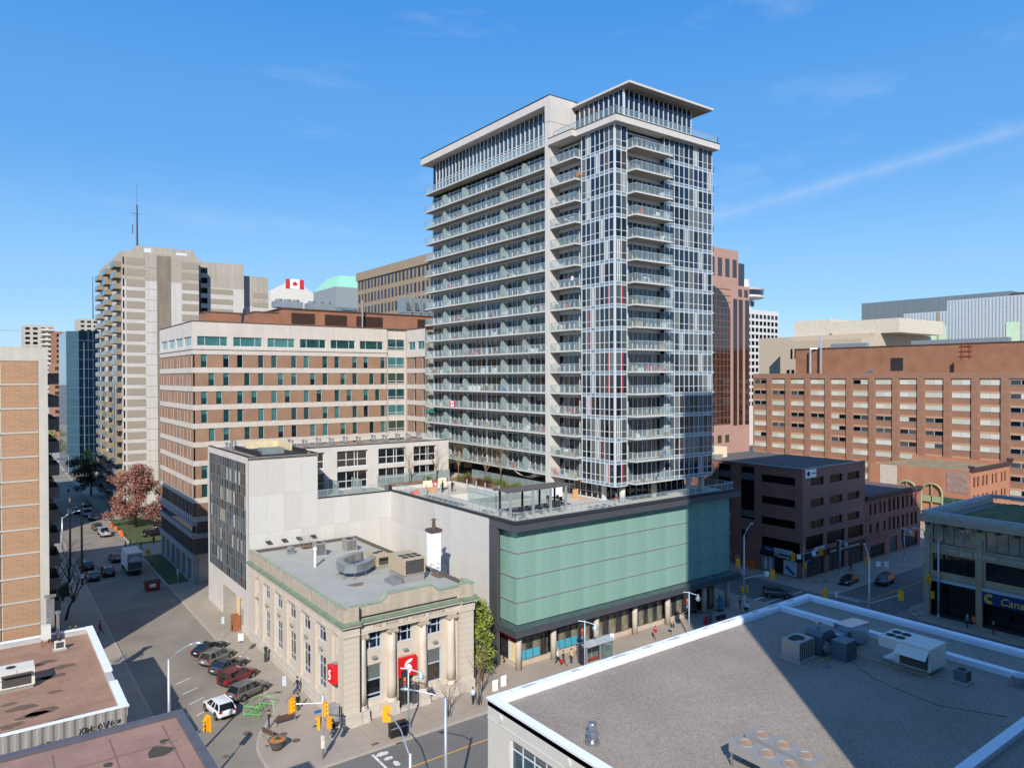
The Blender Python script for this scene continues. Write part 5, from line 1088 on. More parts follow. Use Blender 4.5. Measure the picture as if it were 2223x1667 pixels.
tag(solid('flue_pipe', MB().tube([(207.5, 121.5, 34.4), (207.5, 121.5, 46.5)], 0.22, 6), M_rail, 'straight grey flue pipe taller than the brick plant storey', 'flue', (207.5, 121.5, 34.4)), 'straight grey flue pipe taller than the brick plant storey', 'flue')
for k, (ya, yb) in enumerate(((121, 110), (97, 73))): tag(solid('roof_duct', MB().box(212, 214, yb, ya, 42.75, 44.0), M_cool, ('grey ribbed duct on the left of the brick plant storey roof', 'grey ribbed duct on the right of the brick plant storey roof')[k], 'duct', (212, yb, 42.75)), ('grey ribbed duct on the left of the brick plant storey roof', 'grey ribbed duct on the right of the brick plant storey roof')[k], 'duct')
tag(solid('roof_exhaust', MB().tube([(206, 106.5, 34.9), (206, 104.8, 35.6)], 0.55, 12), mat('galvanised', (176, 180, 184)), 'short silver exhaust hood on the brick office roof', 'exhaust', (206, 106, 34.5)), 'short silver exhaust hood on the brick office roof', 'exhaust')

# ------------------------------------------------------------------ dark brick corner block (menswear shop at street level)
MO = thing('corner_brick_office', 'dark red brick corner office with black strip windows over a menswear shop', 'building', (110.1, 67.7, 0))
M_mb = brick_mat('dark_red_brick', (168, 118, 104), (158, 109, 97), (146, 108, 98), 0.24, 0.085, 0.01, 0.12)
mh = []
for k, z in enumerate((15.6, 11.85, 8.25)): mh += [(69.1, 75.6, z, z+1.35)]
mh += [(68.2, 75.6, 3.75, 6.1), (77.0, 79.9, 8.6, 18.0), (82.0, 84.8, 8.6, 18.0), (78.6, 79.8, 5.2, 6.6), (68.6, 75.6, 0.3, 2.9)]
mb = MB(); wall(mb, 'x', 110.1, 67.7, 92, 0.1, 18.45, mh, 0.35)
fh = []
for z in (15.55, 11.9, 8.25): fh += [(112.5, 116.6, z, z+1.35), (118.4, 122.6, z, z+1.35), (124.25, 128.4, z, z+1.35)]
fh += [(111.1, 116.5, 4.9, 7.1), (117.6, 123.4, 4.9, 7.1), (124.4, 129.8, 4.9, 7.1), (111.4, 116.8, 0.2, 3.2), (118.2, 123.4, 0.2, 3.2), (124.4, 129.8, 0.2, 3.2)]
wall(mb, 'y', 67.7, 110.1, 130.4, 0.1, 18.45, fh, 0.35)
part('wall', mb, M_mb, MO)
part('body', MB().box(110.6, 130.4, 68.3, 92, 0.1, 18.3), mat('moores_core', (40, 32, 32), 0.9), MO)
G_black = mat('black_tinted_glass', (10, 10, 12), 0.25, var=0.1, spec=0.15)
for h in mh[:-1]: win(MO, 'x', 110.1, *h, 0.25, fr=0.05, gm=G_black, fm=mat('black_frame', (40, 38, 38), 0.5), cols=2 if h[3]-h[2] > 5 else 4)
for h in fh[:12]: win(MO, 'y', 67.7, *h, 0.25, fr=0.05, gm=G_black, fm=mat('black_frame', (40, 38, 38)), cols=3)
for h in fh[12:]: win(MO, 'y', 67.7, *h, 0.3, name='shop_window', fr=0.07, gm=glass('shop_dim_glass', (70, 66, 66), refl=0.4, var=0.6, scale=0.8), fm=mat('black_frame', (40, 38, 38)), cols=3)
for k, (a, b) in enumerate(((77.0, 79.9), (82.0, 84.8))):
    for z in (9.0, 15.6): block('pale_window_band', mat('grey_blind', (104, 102, 104), 0.5), MO, 110.32, 110.36, a+0.1, b-0.1, z, z+1.2)
part('roof', MB().box(110.5, 130.2, 68.1, 92, 18.3, 18.4), mat('black_tar_roof', (96, 92, 88), 0.95, var=0.15, scale=0.3), MO)
part('roof_edge', MB().box(110.0, 110.5, 67.6, 92, 18.45, 18.6).box(110.5, 130.5, 67.6, 68.1, 18.45, 18.6), mat('grey_flashing', (132, 132, 136), 0.5, 0.3), MO)
sg = thing('office_sign', 'small white office sign with round black logo near the roof corner', 'sign', (110.6, 67.5, 16.9))
part('panel', MB().box(110.7, 113.9, 67.5, 67.65, 17.0, 18.4), M_wsign, sg); part('logo', MB().tube([(111.5, 67.47, 17.7), (111.5, 67.5, 17.7)], 0.42, 16), M_dark, sg)
text('lettering', 'COMMERCE', 0.34, sg, (112.1, 67.48, 17.58), FACE_Y, M_dark, 0.005)
M_black = mat('shop_black', (26, 25, 28), 0.5)
fas = part('shop_fascia', MB().box(109.95, 110.15, 67.6, 75.75, 2.9, 3.75).box(110.15, 117.0, 67.55, 67.75, 3.2, 4.3).box(117.6, 130.2, 67.55, 67.75, 3.2, 4.3), M_black, MO)
# shop name boards and window poster
sn = thing('shop_sign', 'black menswear shop fascia with white serif name on the side street', 'sign', (109.9, 72, 3)); part('board', MB().box(109.88, 109.94, 69.2, 75.4, 2.95, 3.7), M_black, sn); text('lettering', 'Moores', 0.95, sn, (109.87, 72.9, 3.08), FACE_X, M_wsign, 0.01)
sn = thing('shop_sign', 'black menswear shop fascia with white serif name on the main street', 'sign', (114, 67.5, 3.3)); part('board', MB().box(111.2, 116.9, 67.48, 67.54, 3.3, 4.2), M_black, sn); text('lettering', 'Moores', 0.85, sn, (112.6, 67.47, 3.5), FACE_Y, M_wsign, 0.01)
sn = thing('shop_sign', 'long dark fascia with small white capitals beside the menswear shop', 'sign', (121, 67.5, 3.3)); part('board', MB().box(117.8, 129.9, 67.48, 67.54, 3.35, 4.1), M_black, sn); text('lettering', 'CLOTHING FOR MEN   VETEMENTS POUR HOMMES', 0.42, sn, (118.2, 67.47, 3.55), FACE_Y, M_wsign, 0.008)
bn = thing('sale_banner', 'navy and white banner hung above the menswear shop windows', 'banner', (109.8, 72, 3.9)); part('navy_part', MB().box(109.8, 109.86, 72.9, 74.9, 3.8, 4.6), mat('navy_cloth', (40, 58, 112), 0.7), bn); part('white_part', MB().box(109.8, 109.86, 69.4, 72.89, 3.8, 4.6), mat('pale_banner', (190, 202, 222), 0.7), bn)
text('lettering', 'Moores', 0.42, bn, (109.79, 74.6, 4.05), FACE_X, M_wsign, 0.004); text('lettering', '613.235.2121', 0.45, bn, (109.79, 72.7, 4.05), FACE_X, mat('navy_cloth', (40, 58, 112)), 0.004)
bn = thing('sale_banner', 'navy and white banner on the main-street side of the menswear shop', 'banner', (114, 67.5, 4.4)); part('navy_part', MB().box(111.6, 113.2, 67.45, 67.5, 4.35, 5.1), mat('navy_cloth', (40, 58, 112)), bn); part('white_part', MB().box(113.21, 116.4, 67.45, 67.5, 4.35, 5.1), mat('pale_banner', (190, 202, 222)), bn)
po = thing('window_poster', 'large shop window poster with two figures in suits and blue ties', 'poster', (109.9, 72, 0.3))
for a, b, m_ in ((73.0, 75.5, mat('poster_grey', (142, 146, 152), 0.5, var=0.3, scale=1.2)), (71.2, 73.0, mat('poster_black', (24, 24, 28), 0.4)), (68.7, 71.2, mat('poster_pale', (188, 200, 214), 0.5, var=0.1))): block('print', m_, po, 110.04, 110.07, a, b, 0.35, 2.85)
part('figure_print', MB().box(110.02, 110.035, 74.4, 74.9, 0.5, 2.2).box(110.02, 110.035, 73.5, 73.9, 0.4, 2.3).box(110.02, 110.035, 74.55, 74.8, 2.25, 2.6).box(110.02, 110.035, 73.6, 73.82, 2.35, 2.65), mat('print_white', (224, 220, 216), 0.6), po)
part('tie_print', MB().quad((110.03, 70.9, 1.5), (110.03, 69.4, 0.5), (110.03, 69.0, 0.8), (110.03, 70.6, 2.0)), mat('print_blue', (58, 84, 120), 0.6), po)
# old three-storey brick row beside it
OR = thing('old_brick_row', 'old three-storey red brick row with arched windows', 'building', (130.5, 67.7, 0))
M_or = brick_mat('old_red_brick', (164, 106, 94), (154, 98, 88), (148, 108, 98), 0.24, 0.085, 0.01, 0.2)
oh = []
for x in (131.9, 133.7, 135.6, 137.2): oh += [(x, x+0.8, 8.2, 10.3)]
for x in (132.0, 134.5, 137.2): oh += [(x, x+0.8, 4.9, 6.6)]
for x in (139.0, 140.7, 142.4, 144.3, 146.0, 147.9, 149.6): oh += [(x, x+1.0, 8.2, 10.6), (x, x+1.0, 4.6, 7.0)]
oh += [(139.5, 142.6, 0.3, 3.3), (144.5, 150.8, 0.4, 3.0), (132.3, 137.6, 0.3, 2.6)]
mb = MB(); wall(mb, 'y', 67.7, 130.45, 152.0, 0.1, 11.7, oh, 0.3); mb.quad((130.45, 84, 0), (130.45, 67.7, 0), (130.45, 67.7, 11.7), (130.45, 84, 11.7)); mb.quad((152, 67.7, 0), (152, 84, 0), (152, 84, 11.7), (152, 67.7, 11.7))
part('wall', mb, M_or, OR)
for h in oh: win(OR, 'y', 67.7, *h, 0.2, fr=0.07, gm=RND.choice([G_night, G_grey, G_night]), fm=mat('dark_red_frame', (72, 44, 46), 0.6), rows=((h[3]-h[2])*0.5,))
for h in oh:
    if h[2] > 4: part('window_arch', MB().side([(h[0]+0.5*(h[1]-h[0])+0.62*(h[1]-h[0])*math.cos(t), h[3]-0.12+0.3*math.sin(t)) for t in [math.pi*k/8 for k in range(9)]], 67.6, 67.72), mat('dark_arch', (88, 54, 54), 0.8), OR)
part('cornice', MB().box(130.4, 152.2, 67.2, 68.2, 11.5, 12.0).box(130.4, 152.2, 67.4, 67.7, 11.1, 11.5), mat('dark_cornice', (64, 50, 50), 0.7), OR)
part('roof', MB().box(130.5, 152, 68.2, 90, 11.4, 11.6), mat('black_tar_roof', (96, 92, 88)), OR)
part('belt_course', MB().box(130.5, 152, 67.6, 67.72, 7.5, 7.75).box(130.5, 152, 67.6, 67.72, 4.1, 4.4), mat('old_sandstone', (134, 106, 96), 0.9), OR)
tag(solid('roof_skylight', MB().lathe([(1.5, 11.6), (1.5, 12.0), (0.2, 12.9)], (137, 76, 0), 8), M_frame, 'glazed pyramid skylight on the old brick row roof', 'skylight', (137, 76, 11.6)), 'glazed pyramid skylight on the old brick row roof', 'skylight')
# orange brick heritage block with the mural
OH = thing('heritage_brick_block', 'old orange brick block with faded painted advert, arched canopies and a mural', 'building', (175.8, 67.7, 0))
M_oh = brick_mat('heritage_orange_brick', (176, 124, 98), (168, 116, 92), (172, 128, 106), 0.24, 0.085, 0.012, 0.12)  # the block's own orange brick colour, varied at random
hh = []
for r_ in (9.2, 5.2, 1.6):
    for x in (177.2, 179.2, 182, 184, 187.2, 189.2, 192.4, 194.4): hh.append((x, x+1.2, r_, r_+2.3))
mb = MB(); wall(mb, 'y', 67.7, 175.8, 197.6, 0, 13.4, hh, 0.3); mb.quad((175.8, 90, 0), (175.8, 67.7, 0), (175.8, 67.7, 13.2), (175.8, 90, 12.7)); mb.quad((197.6, 67.7, 0), (197.6, 90, 0), (197.6, 90, 13.4), (197.6, 67.7, 13.4)); mb.quad((175.8, 67.7, 12.6), (197.6, 67.7, 12.6), (197.6, 90, 12.4), (175.8, 90, 12.4))
part('wall', mb, M_oh, OH)
for h in hh: win(OH, 'y', 67.7, *h, 0.2, fr=0.08, gm=G_night, fm=mat('dark_red_frame', (72, 44, 46)))
part('cornice', MB().box(175.7, 197.8, 67.2, 67.9, 12.9, 13.6).box(175.6, 176.3, 67.0, 68.2, 13.6, 14.1).box(197.0, 198, 67.0, 68.2, 13.6, 14.4), mat('dark_cornice', (64, 50, 50)), OH)
part('grey_patch', MB().box(175.7, 175.8, 83.6, 87.6, 3, 12.7), mat('grey_render', (190, 182, 172), 0.9), OH)
part('faded_advert', MB().box(175.72, 175.79, 68.2, 72.6, 7.9, 12.6), mat('faded_paint', (150, 126, 118), 0.9, var=0.3, scale=0.8), OH)
part('mural', MB().box(175.7, 175.78, 69.0, 73.2, 3.2, 6.6), mat('mural_green', (52, 86, 72), 0.8, var=0.9, scale=1.6, fine=0.6, fscale=4), OH)
for ya, yb in ((73.4, 77.9), (79.0, 83.4)):
    t = MB(); yc = (ya+yb)/2; r_ = (yb-ya)/2
    t.tube([(175.4, ya, 3.0), (175.4, ya, 7.2)]+[(175.4, yc-r_*math.cos(q), 7.2+2.2*math.sin(q)) for q in [math.pi*k/12 for k in range(1, 12)]]+[(175.4, yb, 7.2), (175.4, yb, 3.0)], 0.22, 6)
    t.box(175.3, 175.5, ya, yb, 5.2, 6.6); t.box(175.3, 175.5, yc-0.1, yc+0.1, 3.0, 9.2)
    part('arched_canopy', t, mat('sage_green_metal', (150, 158, 120), 0.6), OH)
part('roof_garden', MB().box(177, 196, 70, 88, 12.6, 12.75), mat('mossy_roof', (142, 128, 100), 0.95, var=0.3, scale=0.5), OH)

# ------------------------------------------------------------------ tan corner office with green roof
JL = thing('tan_corner_office', 'tan brick corner office with grass roof and large dark windows', 'building', (108.6, 47.7, 0))
M_jl = brick_mat('tan_brick', (184, 164, 132), (174, 152, 122), (178, 160, 136), 0.24, 0.085, 0.01, 0.12); M_jls = mat('tan_stone', (176, 164, 146), 0.9, var=0.12, scale=0.6, streak=0.1)
bayY = [(41.25, 46.7), (34.8, 40.0), (28.4, 33.6), (22.0, 27.2)]
jh = []
for (a, b) in bayY: jh += [(a, b, 10.4, 13.1), (a, b, 6.5, 9.0)]
mb = MB(); wall(mb, 'x', 108.6, 15, 47.7, 5.3, 13.4, jh, 0.3)
for y in (46.9, 40.35, 34.0, 27.7): pass
mb.quad((108.6, 47.7, 0), (132, 47.7, 0), (132, 47.7, 13.4), (108.6, 47.7, 13.4)) if False else mb.quad((132, 47.7, 0), (108.6, 47.7, 0), (108.6, 47.7, 13.4), (132, 47.7, 13.4))
part('wall', mb, M_jl, JL)
for h in jh: win(JL, 'x', 108.6, *h, 0.2, fr=0.06, gm=[glass('reflective_pale', (134, 130, 118), refl=0.6, var=0.5, scale=0.5), G_night, G_brown][0 if h[2] > 10 else 1], fm=mat('black_frame', (40, 38, 38)), cols=4)
for (a, b) in bayY: part('sill', MB().box(108.45, 108.62, a-0.2, b+0.2, 10.2, 10.4).box(108.45, 108.62, a-0.2, b+0.2, 5.7, 6.0), M_jls, JL)
for i, y in enumerate((46.95, 40.3, 33.9, 27.5)):
    b_ = part('pilaster', MB().box(108.25, 108.7, y, y+0.75, 0.1, 6.4).box(108.35, 108.7, y, y+0.75, 6.4, 11.2), M_jls if i % 2 == 0 else M_jl, JL); part('pilaster_cap', MB().box(108.2, 108.7, y-0.03, y+0.78, 11.2, 11.75), M_jls, b_)
part('cornice', MB().box(107.9, 109.2, 15, 48.4, 13.35, 14.3).box(108.2, 132, 47.5, 48.4, 13.35, 14.3), M_jls, JL)
for i in range(14): block('bracket', mat('dark_bracket', (70, 62, 52), 0.8), JL, 108.0, 108.6, 47.0-2.2*i, 47.5-2.2*i, 12.95, 13.35)
part('parapet', MB().box(108.4, 108.8, 15, 48.1, 14.3, 14.85).box(108.8, 132, 47.6, 48.1, 14.3, 14.85).box(131.5, 132, 15, 47.6, 14.3, 14.85), mat('grey_parapet', (168, 176, 180), 0.6), JL)
part('roof', MB().box(108.8, 131.5, 15, 47.6, 13.4, 13.6), mat('grey_ballast', (120, 118, 112), 0.95), JL)
part('grass_roof', MB().box(110.4, 130.5, 15, 45.6, 13.6, 13.75), mat('sedum', (92, 96, 56), 0.95, var=0.4, scale=0.5, fine=0.3, fscale=6, bump=0.8), JL)
tag(solid('roof_hatch', MB().box(122, 127, 31, 36, 13.75, 15.4).box(121.5, 127.5, 30.5, 36.5, 13.6, 13.85), mat('grey_flashing', (132, 132, 136)), 'grey roof hatch box in the grass roof', 'hatch', (124, 33, 13.6)), 'grey roof hatch box in the grass roof', 'hatch')
part('ground_glazing', MB().box(109.4, 109.6, 15, 47.2, 0.4, 5.3), G_night, JL); part('ground_band', MB().box(108.4, 108.8, 40.95, 47.7, 5.05, 5.5).box(108.4, 108.8, 15, 40.3, 5.05, 5.5), mat('pale_lintel', (176, 190, 200), 0.6), JL)
part('ground_plinth', MB().box(108.6, 109.6, 15, 47.2, 0.1, 0.45), M_dark, JL)
sg = thing('grocery_sign', 'navy fascia sign with yellow double C and Canada lettering', 'sign', (108.2, 37, 3.9)); part('board', MB().box(108.2, 108.4, 30, 40.25, 3.5, 5.0), mat('navy_sign', (30, 42, 110), 0.5), sg)
M_ys = mat('sign_yellow', (238, 206, 64), 0.5, var=0.0)
text('lettering', 'Canada', 1.35, sg, (108.19, 38.15, 3.78), FACE_X, M_ys, 0.01, shear=0.2)
rg = MB()
for r_ in (0.58, 0.36): rg.tube([(108.15, 39.35-r_*math.cos(q)*(1), 4.25+r_*math.sin(q)) for q in [R(50)+R(260)*k/14 for k in range(15)]], 0.08, 6)
part('emblem', rg, M_ys, sg)
sg = thing('building_name', 'silver raised letters naming the tan office above its second floor', 'sign', (108.5, 46, 9.5))
M_let = mat('silver_letter', (206, 208, 206), 0.4, 0.3, var=0.0)
text('lettering', 'EDIFICE', 0.62, sg, (108.5, 45.4, 9.42), FACE_X, M_let, 0.03); text('lettering', 'Jack Layton', 0.98, sg, (108.22, 43.0, 9.42), FACE_X, M_let, 0.03); text('lettering', 'BUILDING', 0.62, sg, (108.5, 38.1, 9.42), FACE_X, M_let, 0.03)
# ------------------------------------------------------------------ office towers behind the viewpoint that shade the crossing
ST = thing('shading_office_tower', 'tall office tower behind the viewpoint, seen only by its shadow', 'building', (40, -20, 0))
part('wall', MB().box(27.2, 75, -40, 3.2, 0, 89), mat('tower_grey', (120, 122, 126), 0.6), ST)
# ------------------------------------------------------------------ vehicles
M_tyre = mat('tyre_rubber', (30, 30, 31), 0.9, var=0.1); M_rim = mat('alloy_rim', (150, 152, 156), 0.35, 0.8, var=0.05); M_cglass = glass('car_glass', (22, 28, 34), refl=0.8, var=0.1)
M_tail = mat('tail_light', (170, 16, 18), 0.3); M_head = mat('head_light', (220, 224, 228), 0.2); M_plate = mat('number_plate', (214, 222, 236), 0.5); M_trim = mat('black_trim', (30, 30, 32), 0.6)
def paint(name, rgb): return mat('paint_'+name, rgb, 0.28, 0.15, var=0.03, scale=0.8, coat=0.8, spec=0.6)
SHAPES = {   # stations (x, half width, z under, z belt); cabin: base x0,x1,w top x0,x1,w z belt, z roof
 'suv': ([(-2.28, .72, .50, .86), (-2.2, .86, .38, .98), (-1.9, .91, .30, 1.04), (-0.6, .92, .27, 1.02), (.8, .92, .27, 1.0), (1.3, .91, .28, .98), (1.9, .88, .32, .90), (2.2, .78, .38, .78), (2.3, .60, .44, .68)], (-2.14, 1.15, .85, -1.72, .28, .66, 1.0, 1.64), .36, 1.34),
 'sedan': ([(-2.34, .70, .50, .80), (-2.25, .84, .36, .95), (-1.8, .89, .28, .98), (-0.6, .90, .24, .92), (.8, .90, .24, .90), (1.4, .89, .25, .88), (2.0, .86, .30, .80), (2.3, .74, .36, .68), (2.38, .56, .42, .60)], (-1.95, 1.05, .82, -1.05, .12, .60, .92, 1.42), .33, 1.36),
 'van': ([(-2.5, .84, .45, 1.1), (-2.4, .94, .36, 1.15), (-1, .97, .3, 1.15), (1.0, .97, .3, 1.12), (1.7, .95, .3, 1.05), (2.3, .88, .36, .88), (2.5, .7, .42, .74)], (-2.45, 1.75, .92, -2.35, .85, .80, 1.12, 1.95), .36, 1.5),
 'pickup': ([(-2.85, .86, .55, 1.0), (-2.8, .95, .48, 1.08), (-1, .97, .42, 1.08), (1.2, .97, .42, 1.08), (2.0, .95, .42, 1.08), (2.6, .92, .45, 1.02), (2.85, .82, .5, .9)], (-.75, 1.5, .88, -.55, .75, .72, 1.06, 1.86), .4, 1.75)}
def make_car(kind, pm, name='car'):
    st, cb, wr, wb = SHAPES[kind]; t = thing(name, 'x', kind)
    rows = []
    for x, w, zu, zb in st:
        h = zb-zu; ring = [(x, -w*.88, zu), (x, -w, zu+h*.3), (x, -w*1.0, zu+h*.62), (x, -w*.95, zb-.04), (x, -w*.8, zb), (x, 0, zb+.025), (x, w*.8, zb), (x, w*.95, zb-.04), (x, w, zu+h*.62), (x, w, zu+h*.3), (x, w*.88, zu)]
        rows.append(ring)
    b = MB(); b.grid(rows, close=True); b.quad(*rows[0]); b.quad(*rows[-1][::-1]); part('body', b, pm, t, True)
    x0, x1, w0, u0, u1, w1, zb, zr = cb
    base = [(x0, -w0, zb-.03), (x1, -w0, zb-.03), (x1, w0, zb-.03), (x0, w0, zb-.03)]; top = [(u0, -w1, zr-.06), (u1, -w1, zr-.06), (u1, w1, zr-.06), (u0, w1, zr-.06)]
    g = MB()
    for k in range(4): g.quad(base[k], base[(k+1) % 4], top[(k+1) % 4], top[k])
    part('windows', g, M_cglass, t)
    rf = MB(); rf.grid([[(u0+(u1-u0)*a-(0.05 if a == 0 else -0.05 if a == 1 else 0), (w1+.03)*s, zr-.06+.07*(1-s*s)*(1-(2*a-1)**4)) for s in (-1, -.6, 0, .6, 1)] for a in (0, .15, .5, .85, 1)]); rf.grid([[(u0+(u1-u0)*a, (w1+.03)*s, zr-.1) for s in (1, -1)] for a in (0, 1)])
    for k in range(4): rf.tube([base[k], top[k]], .055, 5)
    for s in (-1, 1):
        for q in (.36, .62) if kind != 'pickup' else (.5,): rf.tube([(x0+(x1-x0)*q, s*w0*1.0, zb), (u0+(u1-u0)*q, s*w1, zr-.06)], .05, 5)
        rf.tube([(u0, s*(w1+.02), zr-.05), (u1, s*(w1+.02), zr-.05)], .05, 5)
    part('roof', rf, pm, t)
    if kind == 'pickup': part('load_bed', MB().box(-2.65, -.85, -.8, .8, 1.085, 1.1), M_trim, t)
    wm = WCACHE.setdefault(('wheel', wr), MB().tube([(0, -.12, 0), (0, .12, 0)], wr, 16).mesh('wheel', M_tyre)); rm = WCACHE.setdefault(('rim', wr), MB().tube([(0, -.135, 0), (0, .135, 0)], wr*.62, 10).mesh('rim', M_rim))
    wd = st[3][1]
    for sx in (-1, 1):
        for s in (-1, 1):
            o = put('wheel', wm, t, (sx*wb, s*(wd-.11), wr)); put('rim', rm, o, (sx*wb, s*(wd-.11), wr))
        part('wheel_arch', MB().tube([(sx*wb, -wd-.006, wr+.05), (sx*wb, wd+.006, wr+.05)], wr+.07, 16), M_trim, t)
    xr, xf = st[1][0]-.02, st[-2][0]+.01
    for s in (-1, 1):
        part('tail_light', MB().box(xr-.05, xr+.12, s*.52, s*.84, .80 if kind == 'sedan' else .84, 1.0 if kind != 'sedan' else .93), M_tail, t); part('headlight', MB().box(xf-.16, xf+.04, s*.45, s*.74, .58, .74), M_head, t)
        part('mirror', MB().box(x1-.45, x1-.28, s*(w0+.06), s*(w0+.22), zb, zb+.14), pm, t)
    part('number_plate', MB().box(xr-.1, xr-.06, -.22, .22, .70, .82), M_plate, t); part('bumper', MB().box(xr-.07, xr+.1, -.7, .7, .40, .52).box(xf-.1, xf+.1, -.62, .62, .36, .5), M_trim, t)
    return t
CARS = {}
def car(kind, colour, rgb, label, x, y, deg, group, name=None, cat=None, extra=None):
    nm = name or {'suv': 'parked_suv', 'sedan': 'sedan_car', 'van': 'delivery_van', 'pickup': 'pickup_truck'}[kind]
    k = (kind, colour)
    if k not in CARS: CARS[k] = make_car(kind, paint(colour, rgb), nm); o = CARS[k]; o.location = (x, y, 0.012); o.rotation_euler = (0, 0, R(deg)); o['label'] = label
    else: o = clone(CARS[k], (x, y, 0.012), R(deg), label)
    o['category'] = cat or {'suv': 'car', 'sedan': 'car', 'van': 'van', 'pickup': 'pickup'}[kind]
    o['group'] = group
    return o
PK_ = 'cars parked at an angle beside the bank'
car('sedan', 'black', (26, 27, 30), 'black sedan farthest up the angled parking row beside the bank', 22.6, 93.9, 33, PK_)
car('suv', 'grey', (112, 112, 110), 'grey crossover, second from the far end of the angled parking row', 22.6, 90.4, 33, PK_)
car('sedan', 'dark', (62, 64, 66), 'dark grey sedan in the middle of the angled parking row', 23.0, 86.9, 27, PK_)
mr = car('suv', 'maroon', (112, 30, 34), 'maroon SUV with a spare wheel on its tailgate', 23.0, 83.1, 25, PK_)
w_ = put('spare_wheel', WCACHE.setdefault('spare', MB().tube([(-2.36, 0, .95), (-2.2, 0, .95)], .34, 16).mesh('spare_wheel', M_tyre)), mr); w_.location = (0, 0, 0)
car('suv', 'steel', (96, 97, 98), 'steel grey SUV nearest the bicycle rack in the parking row', 22.9, 78.75, 23, PK_)
car('suv', 'white', (232, 234, 236), 'white SUV driving past the green bicycle rack', 19.25, 76.4, 97, 'cars driving on the side street')
SS = 'cars along the side street'
car('suv', 'navy', (24, 30, 44), 'dark navy SUV beside the moving truck', 17.5, 141.9, 90, SS)
car('sedan', 'brown', (70, 56, 48), 'brown sedan with lit tail light ahead of the moving truck', 20.0, 152.0, 92, SS)
car('pickup', 'silver', (176, 178, 182), 'silver pickup truck on the sunlit part of the side street', 21.3, 178.0, 92, SS)
car('suv', 'taupe', (104, 96, 90), 'taupe SUV just ahead of the silver pickup', 20.9, 186.0, 92, SS)
car('van', 'silver2', (186, 190, 196), 'silver van in the shade farther up the side street', 20.9, 206.5, 92, SS)
car('sedan', 'dark', (62, 64, 66), 'dark sedan tucked behind the silver van', 21.6, 199.6, 92, SS)
car('sedan', 'black', (26, 27, 30), 'black sedan under the dark trees past the silver van', 22.4, 221.0, 92, SS)
car('suv', 'black2', (22, 22, 24), 'black SUV at the kerb above the van', 19.6, 211.5, 92, SS)
car('sedan', 'dark', (62, 64, 66), 'dark sedan parked by the bare tree on the left kerb', 15.0, 140.4, 92, SS)
car('suv', 'black2', (22, 22, 24), 'black SUV parked behind the timber poles on the left kerb', 15.0, 148.6, 92, SS)
car('sedan', 'silver3', (196, 198, 200), 'silver sedan far up the street near the traffic light', 17.8, 272.0, 92, SS)
car('suv', 'white', (232, 234, 236), 'white SUV far up the street by the crossing', 16.2, 288.0, 92, SS)
car('suv', 'black2', (22, 22, 24), 'large black SUV in the driveway under the red tree', 29.8, 170.4, 8, SS)
car('pickup', 'black', (26, 27, 30), 'black pickup behind the driveway SUV', 33.6, 177.0, 10, SS)
car('suv', 'white', (232, 234, 236), 'white car nosing out beside the office colonnade', 30.6, 158.0, 90, SS)
CX = 'cars at the far crossing'
car('suv', 'graphite', (84, 82, 84), 'graphite crossover turning at the far crossing', 98.9, 65.0, -52, CX)
car('sedan', 'black', (26, 27, 30), 'black sports sedan waiting at the far crossing', 114.6, 62.2, 187, CX)
car('suv', 'black2', (22, 22, 24), 'black SUV with bright headlamps waiting at the far crossing', 119.2, 58.6, 187, CX)
# moving truck
TR = thing('moving_truck', 'white box truck with lettered rear door on the side street', 'truck', (21.2, 141.5, 0), SS)
part('box', MB().box(20.0, 22.4, 138.4, 144.4, 1.0, 3.9), mat('truck_white', (214, 208, 200), 0.6, var=0.06), TR)
part('rear_panel', MB().box(20.1, 22.3, 138.36, 138.39, 1.1, 3.75), mat('truck_grey', (150, 156, 160), 0.5), TR)
part('rear_band', MB().box(20.1, 22.3, 138.33, 138.355, 1.15, 2.3), mat('truck_dark', (70, 78, 80), 0.5), TR)
part('arch_graphic', MB().side([(21.2+0.9*math.cos(t), 2.5+0.85*math.sin(t)) for t in [math.pi*k/10 for k in range(11)]], 138.32, 138.35), mat('truck_pale', (196, 204, 208), 0.5), TR)
part('cab', MB().box(20.2, 22.2, 144.6, 146.6, 0.6, 2.6), mat('truck_white', (214, 208, 200)), TR); part('chassis', MB().box(20.3, 22.1, 138.4, 146.4, 0.55, 1.0).box(20.1, 22.3, 138.2, 138.4, 0.45, 0.65), M_trim, TR)
for y in (139.8, 145.4):
    for x in (20.35, 22.05): part('wheel', MB().tube([(x-.15, y, .45), (x+.15, y, .45)], .45, 14), M_tyre, TR)

# ------------------------------------------------------------------ poles, lamps, signals, signs
M_pole = mat('galvanised_pole', (190, 194, 200), 0.4, 0.6, var=0.05); M_pblue = mat('pale_blue_pole', (168, 186, 202), 0.45, 0.3, var=0.05); M_sig = mat('signal_yellow', (240, 170, 24), 0.5, var=0.05); M_wood = mat('timber_pole', (112, 94, 78), 0.9, var=0.2, streak=0.2)
def cobra(label, x, y, h, deg, reach=2.2, rise=1.4, m=None):
    t = thing('street_lamp', label, 'lamp post', (x, y, 0), 'street lamps'); d = Vector((math.cos(R(deg)), math.sin(R(deg)), 0))
    p = lambda a, z: (x+d.x*a, y+d.y*a, z); m = m or M_pole
    part('pole', MB().tube([(x, y, 0.1), (x, y, h)], [0.15, 0.1], 10), m, t, True)
    part('arm', MB().tube([p(0, h-.3), p(reach*.35, h+rise*.45), p(reach*.8, h+rise*.9), p(reach, h+rise)], 0.05, 8), m, t, True)
    part('lamp_head', MB().tube([p(reach-.05, h+rise), p(reach+.35, h+rise+.03), p(reach+.75, h+rise)], [.07, .14, .05], 8), m, t, True); part('base', MB().lathe([(.24, .1), (.2, .5), (.15, .6)], (x, y, 0), 10), m, t); return t
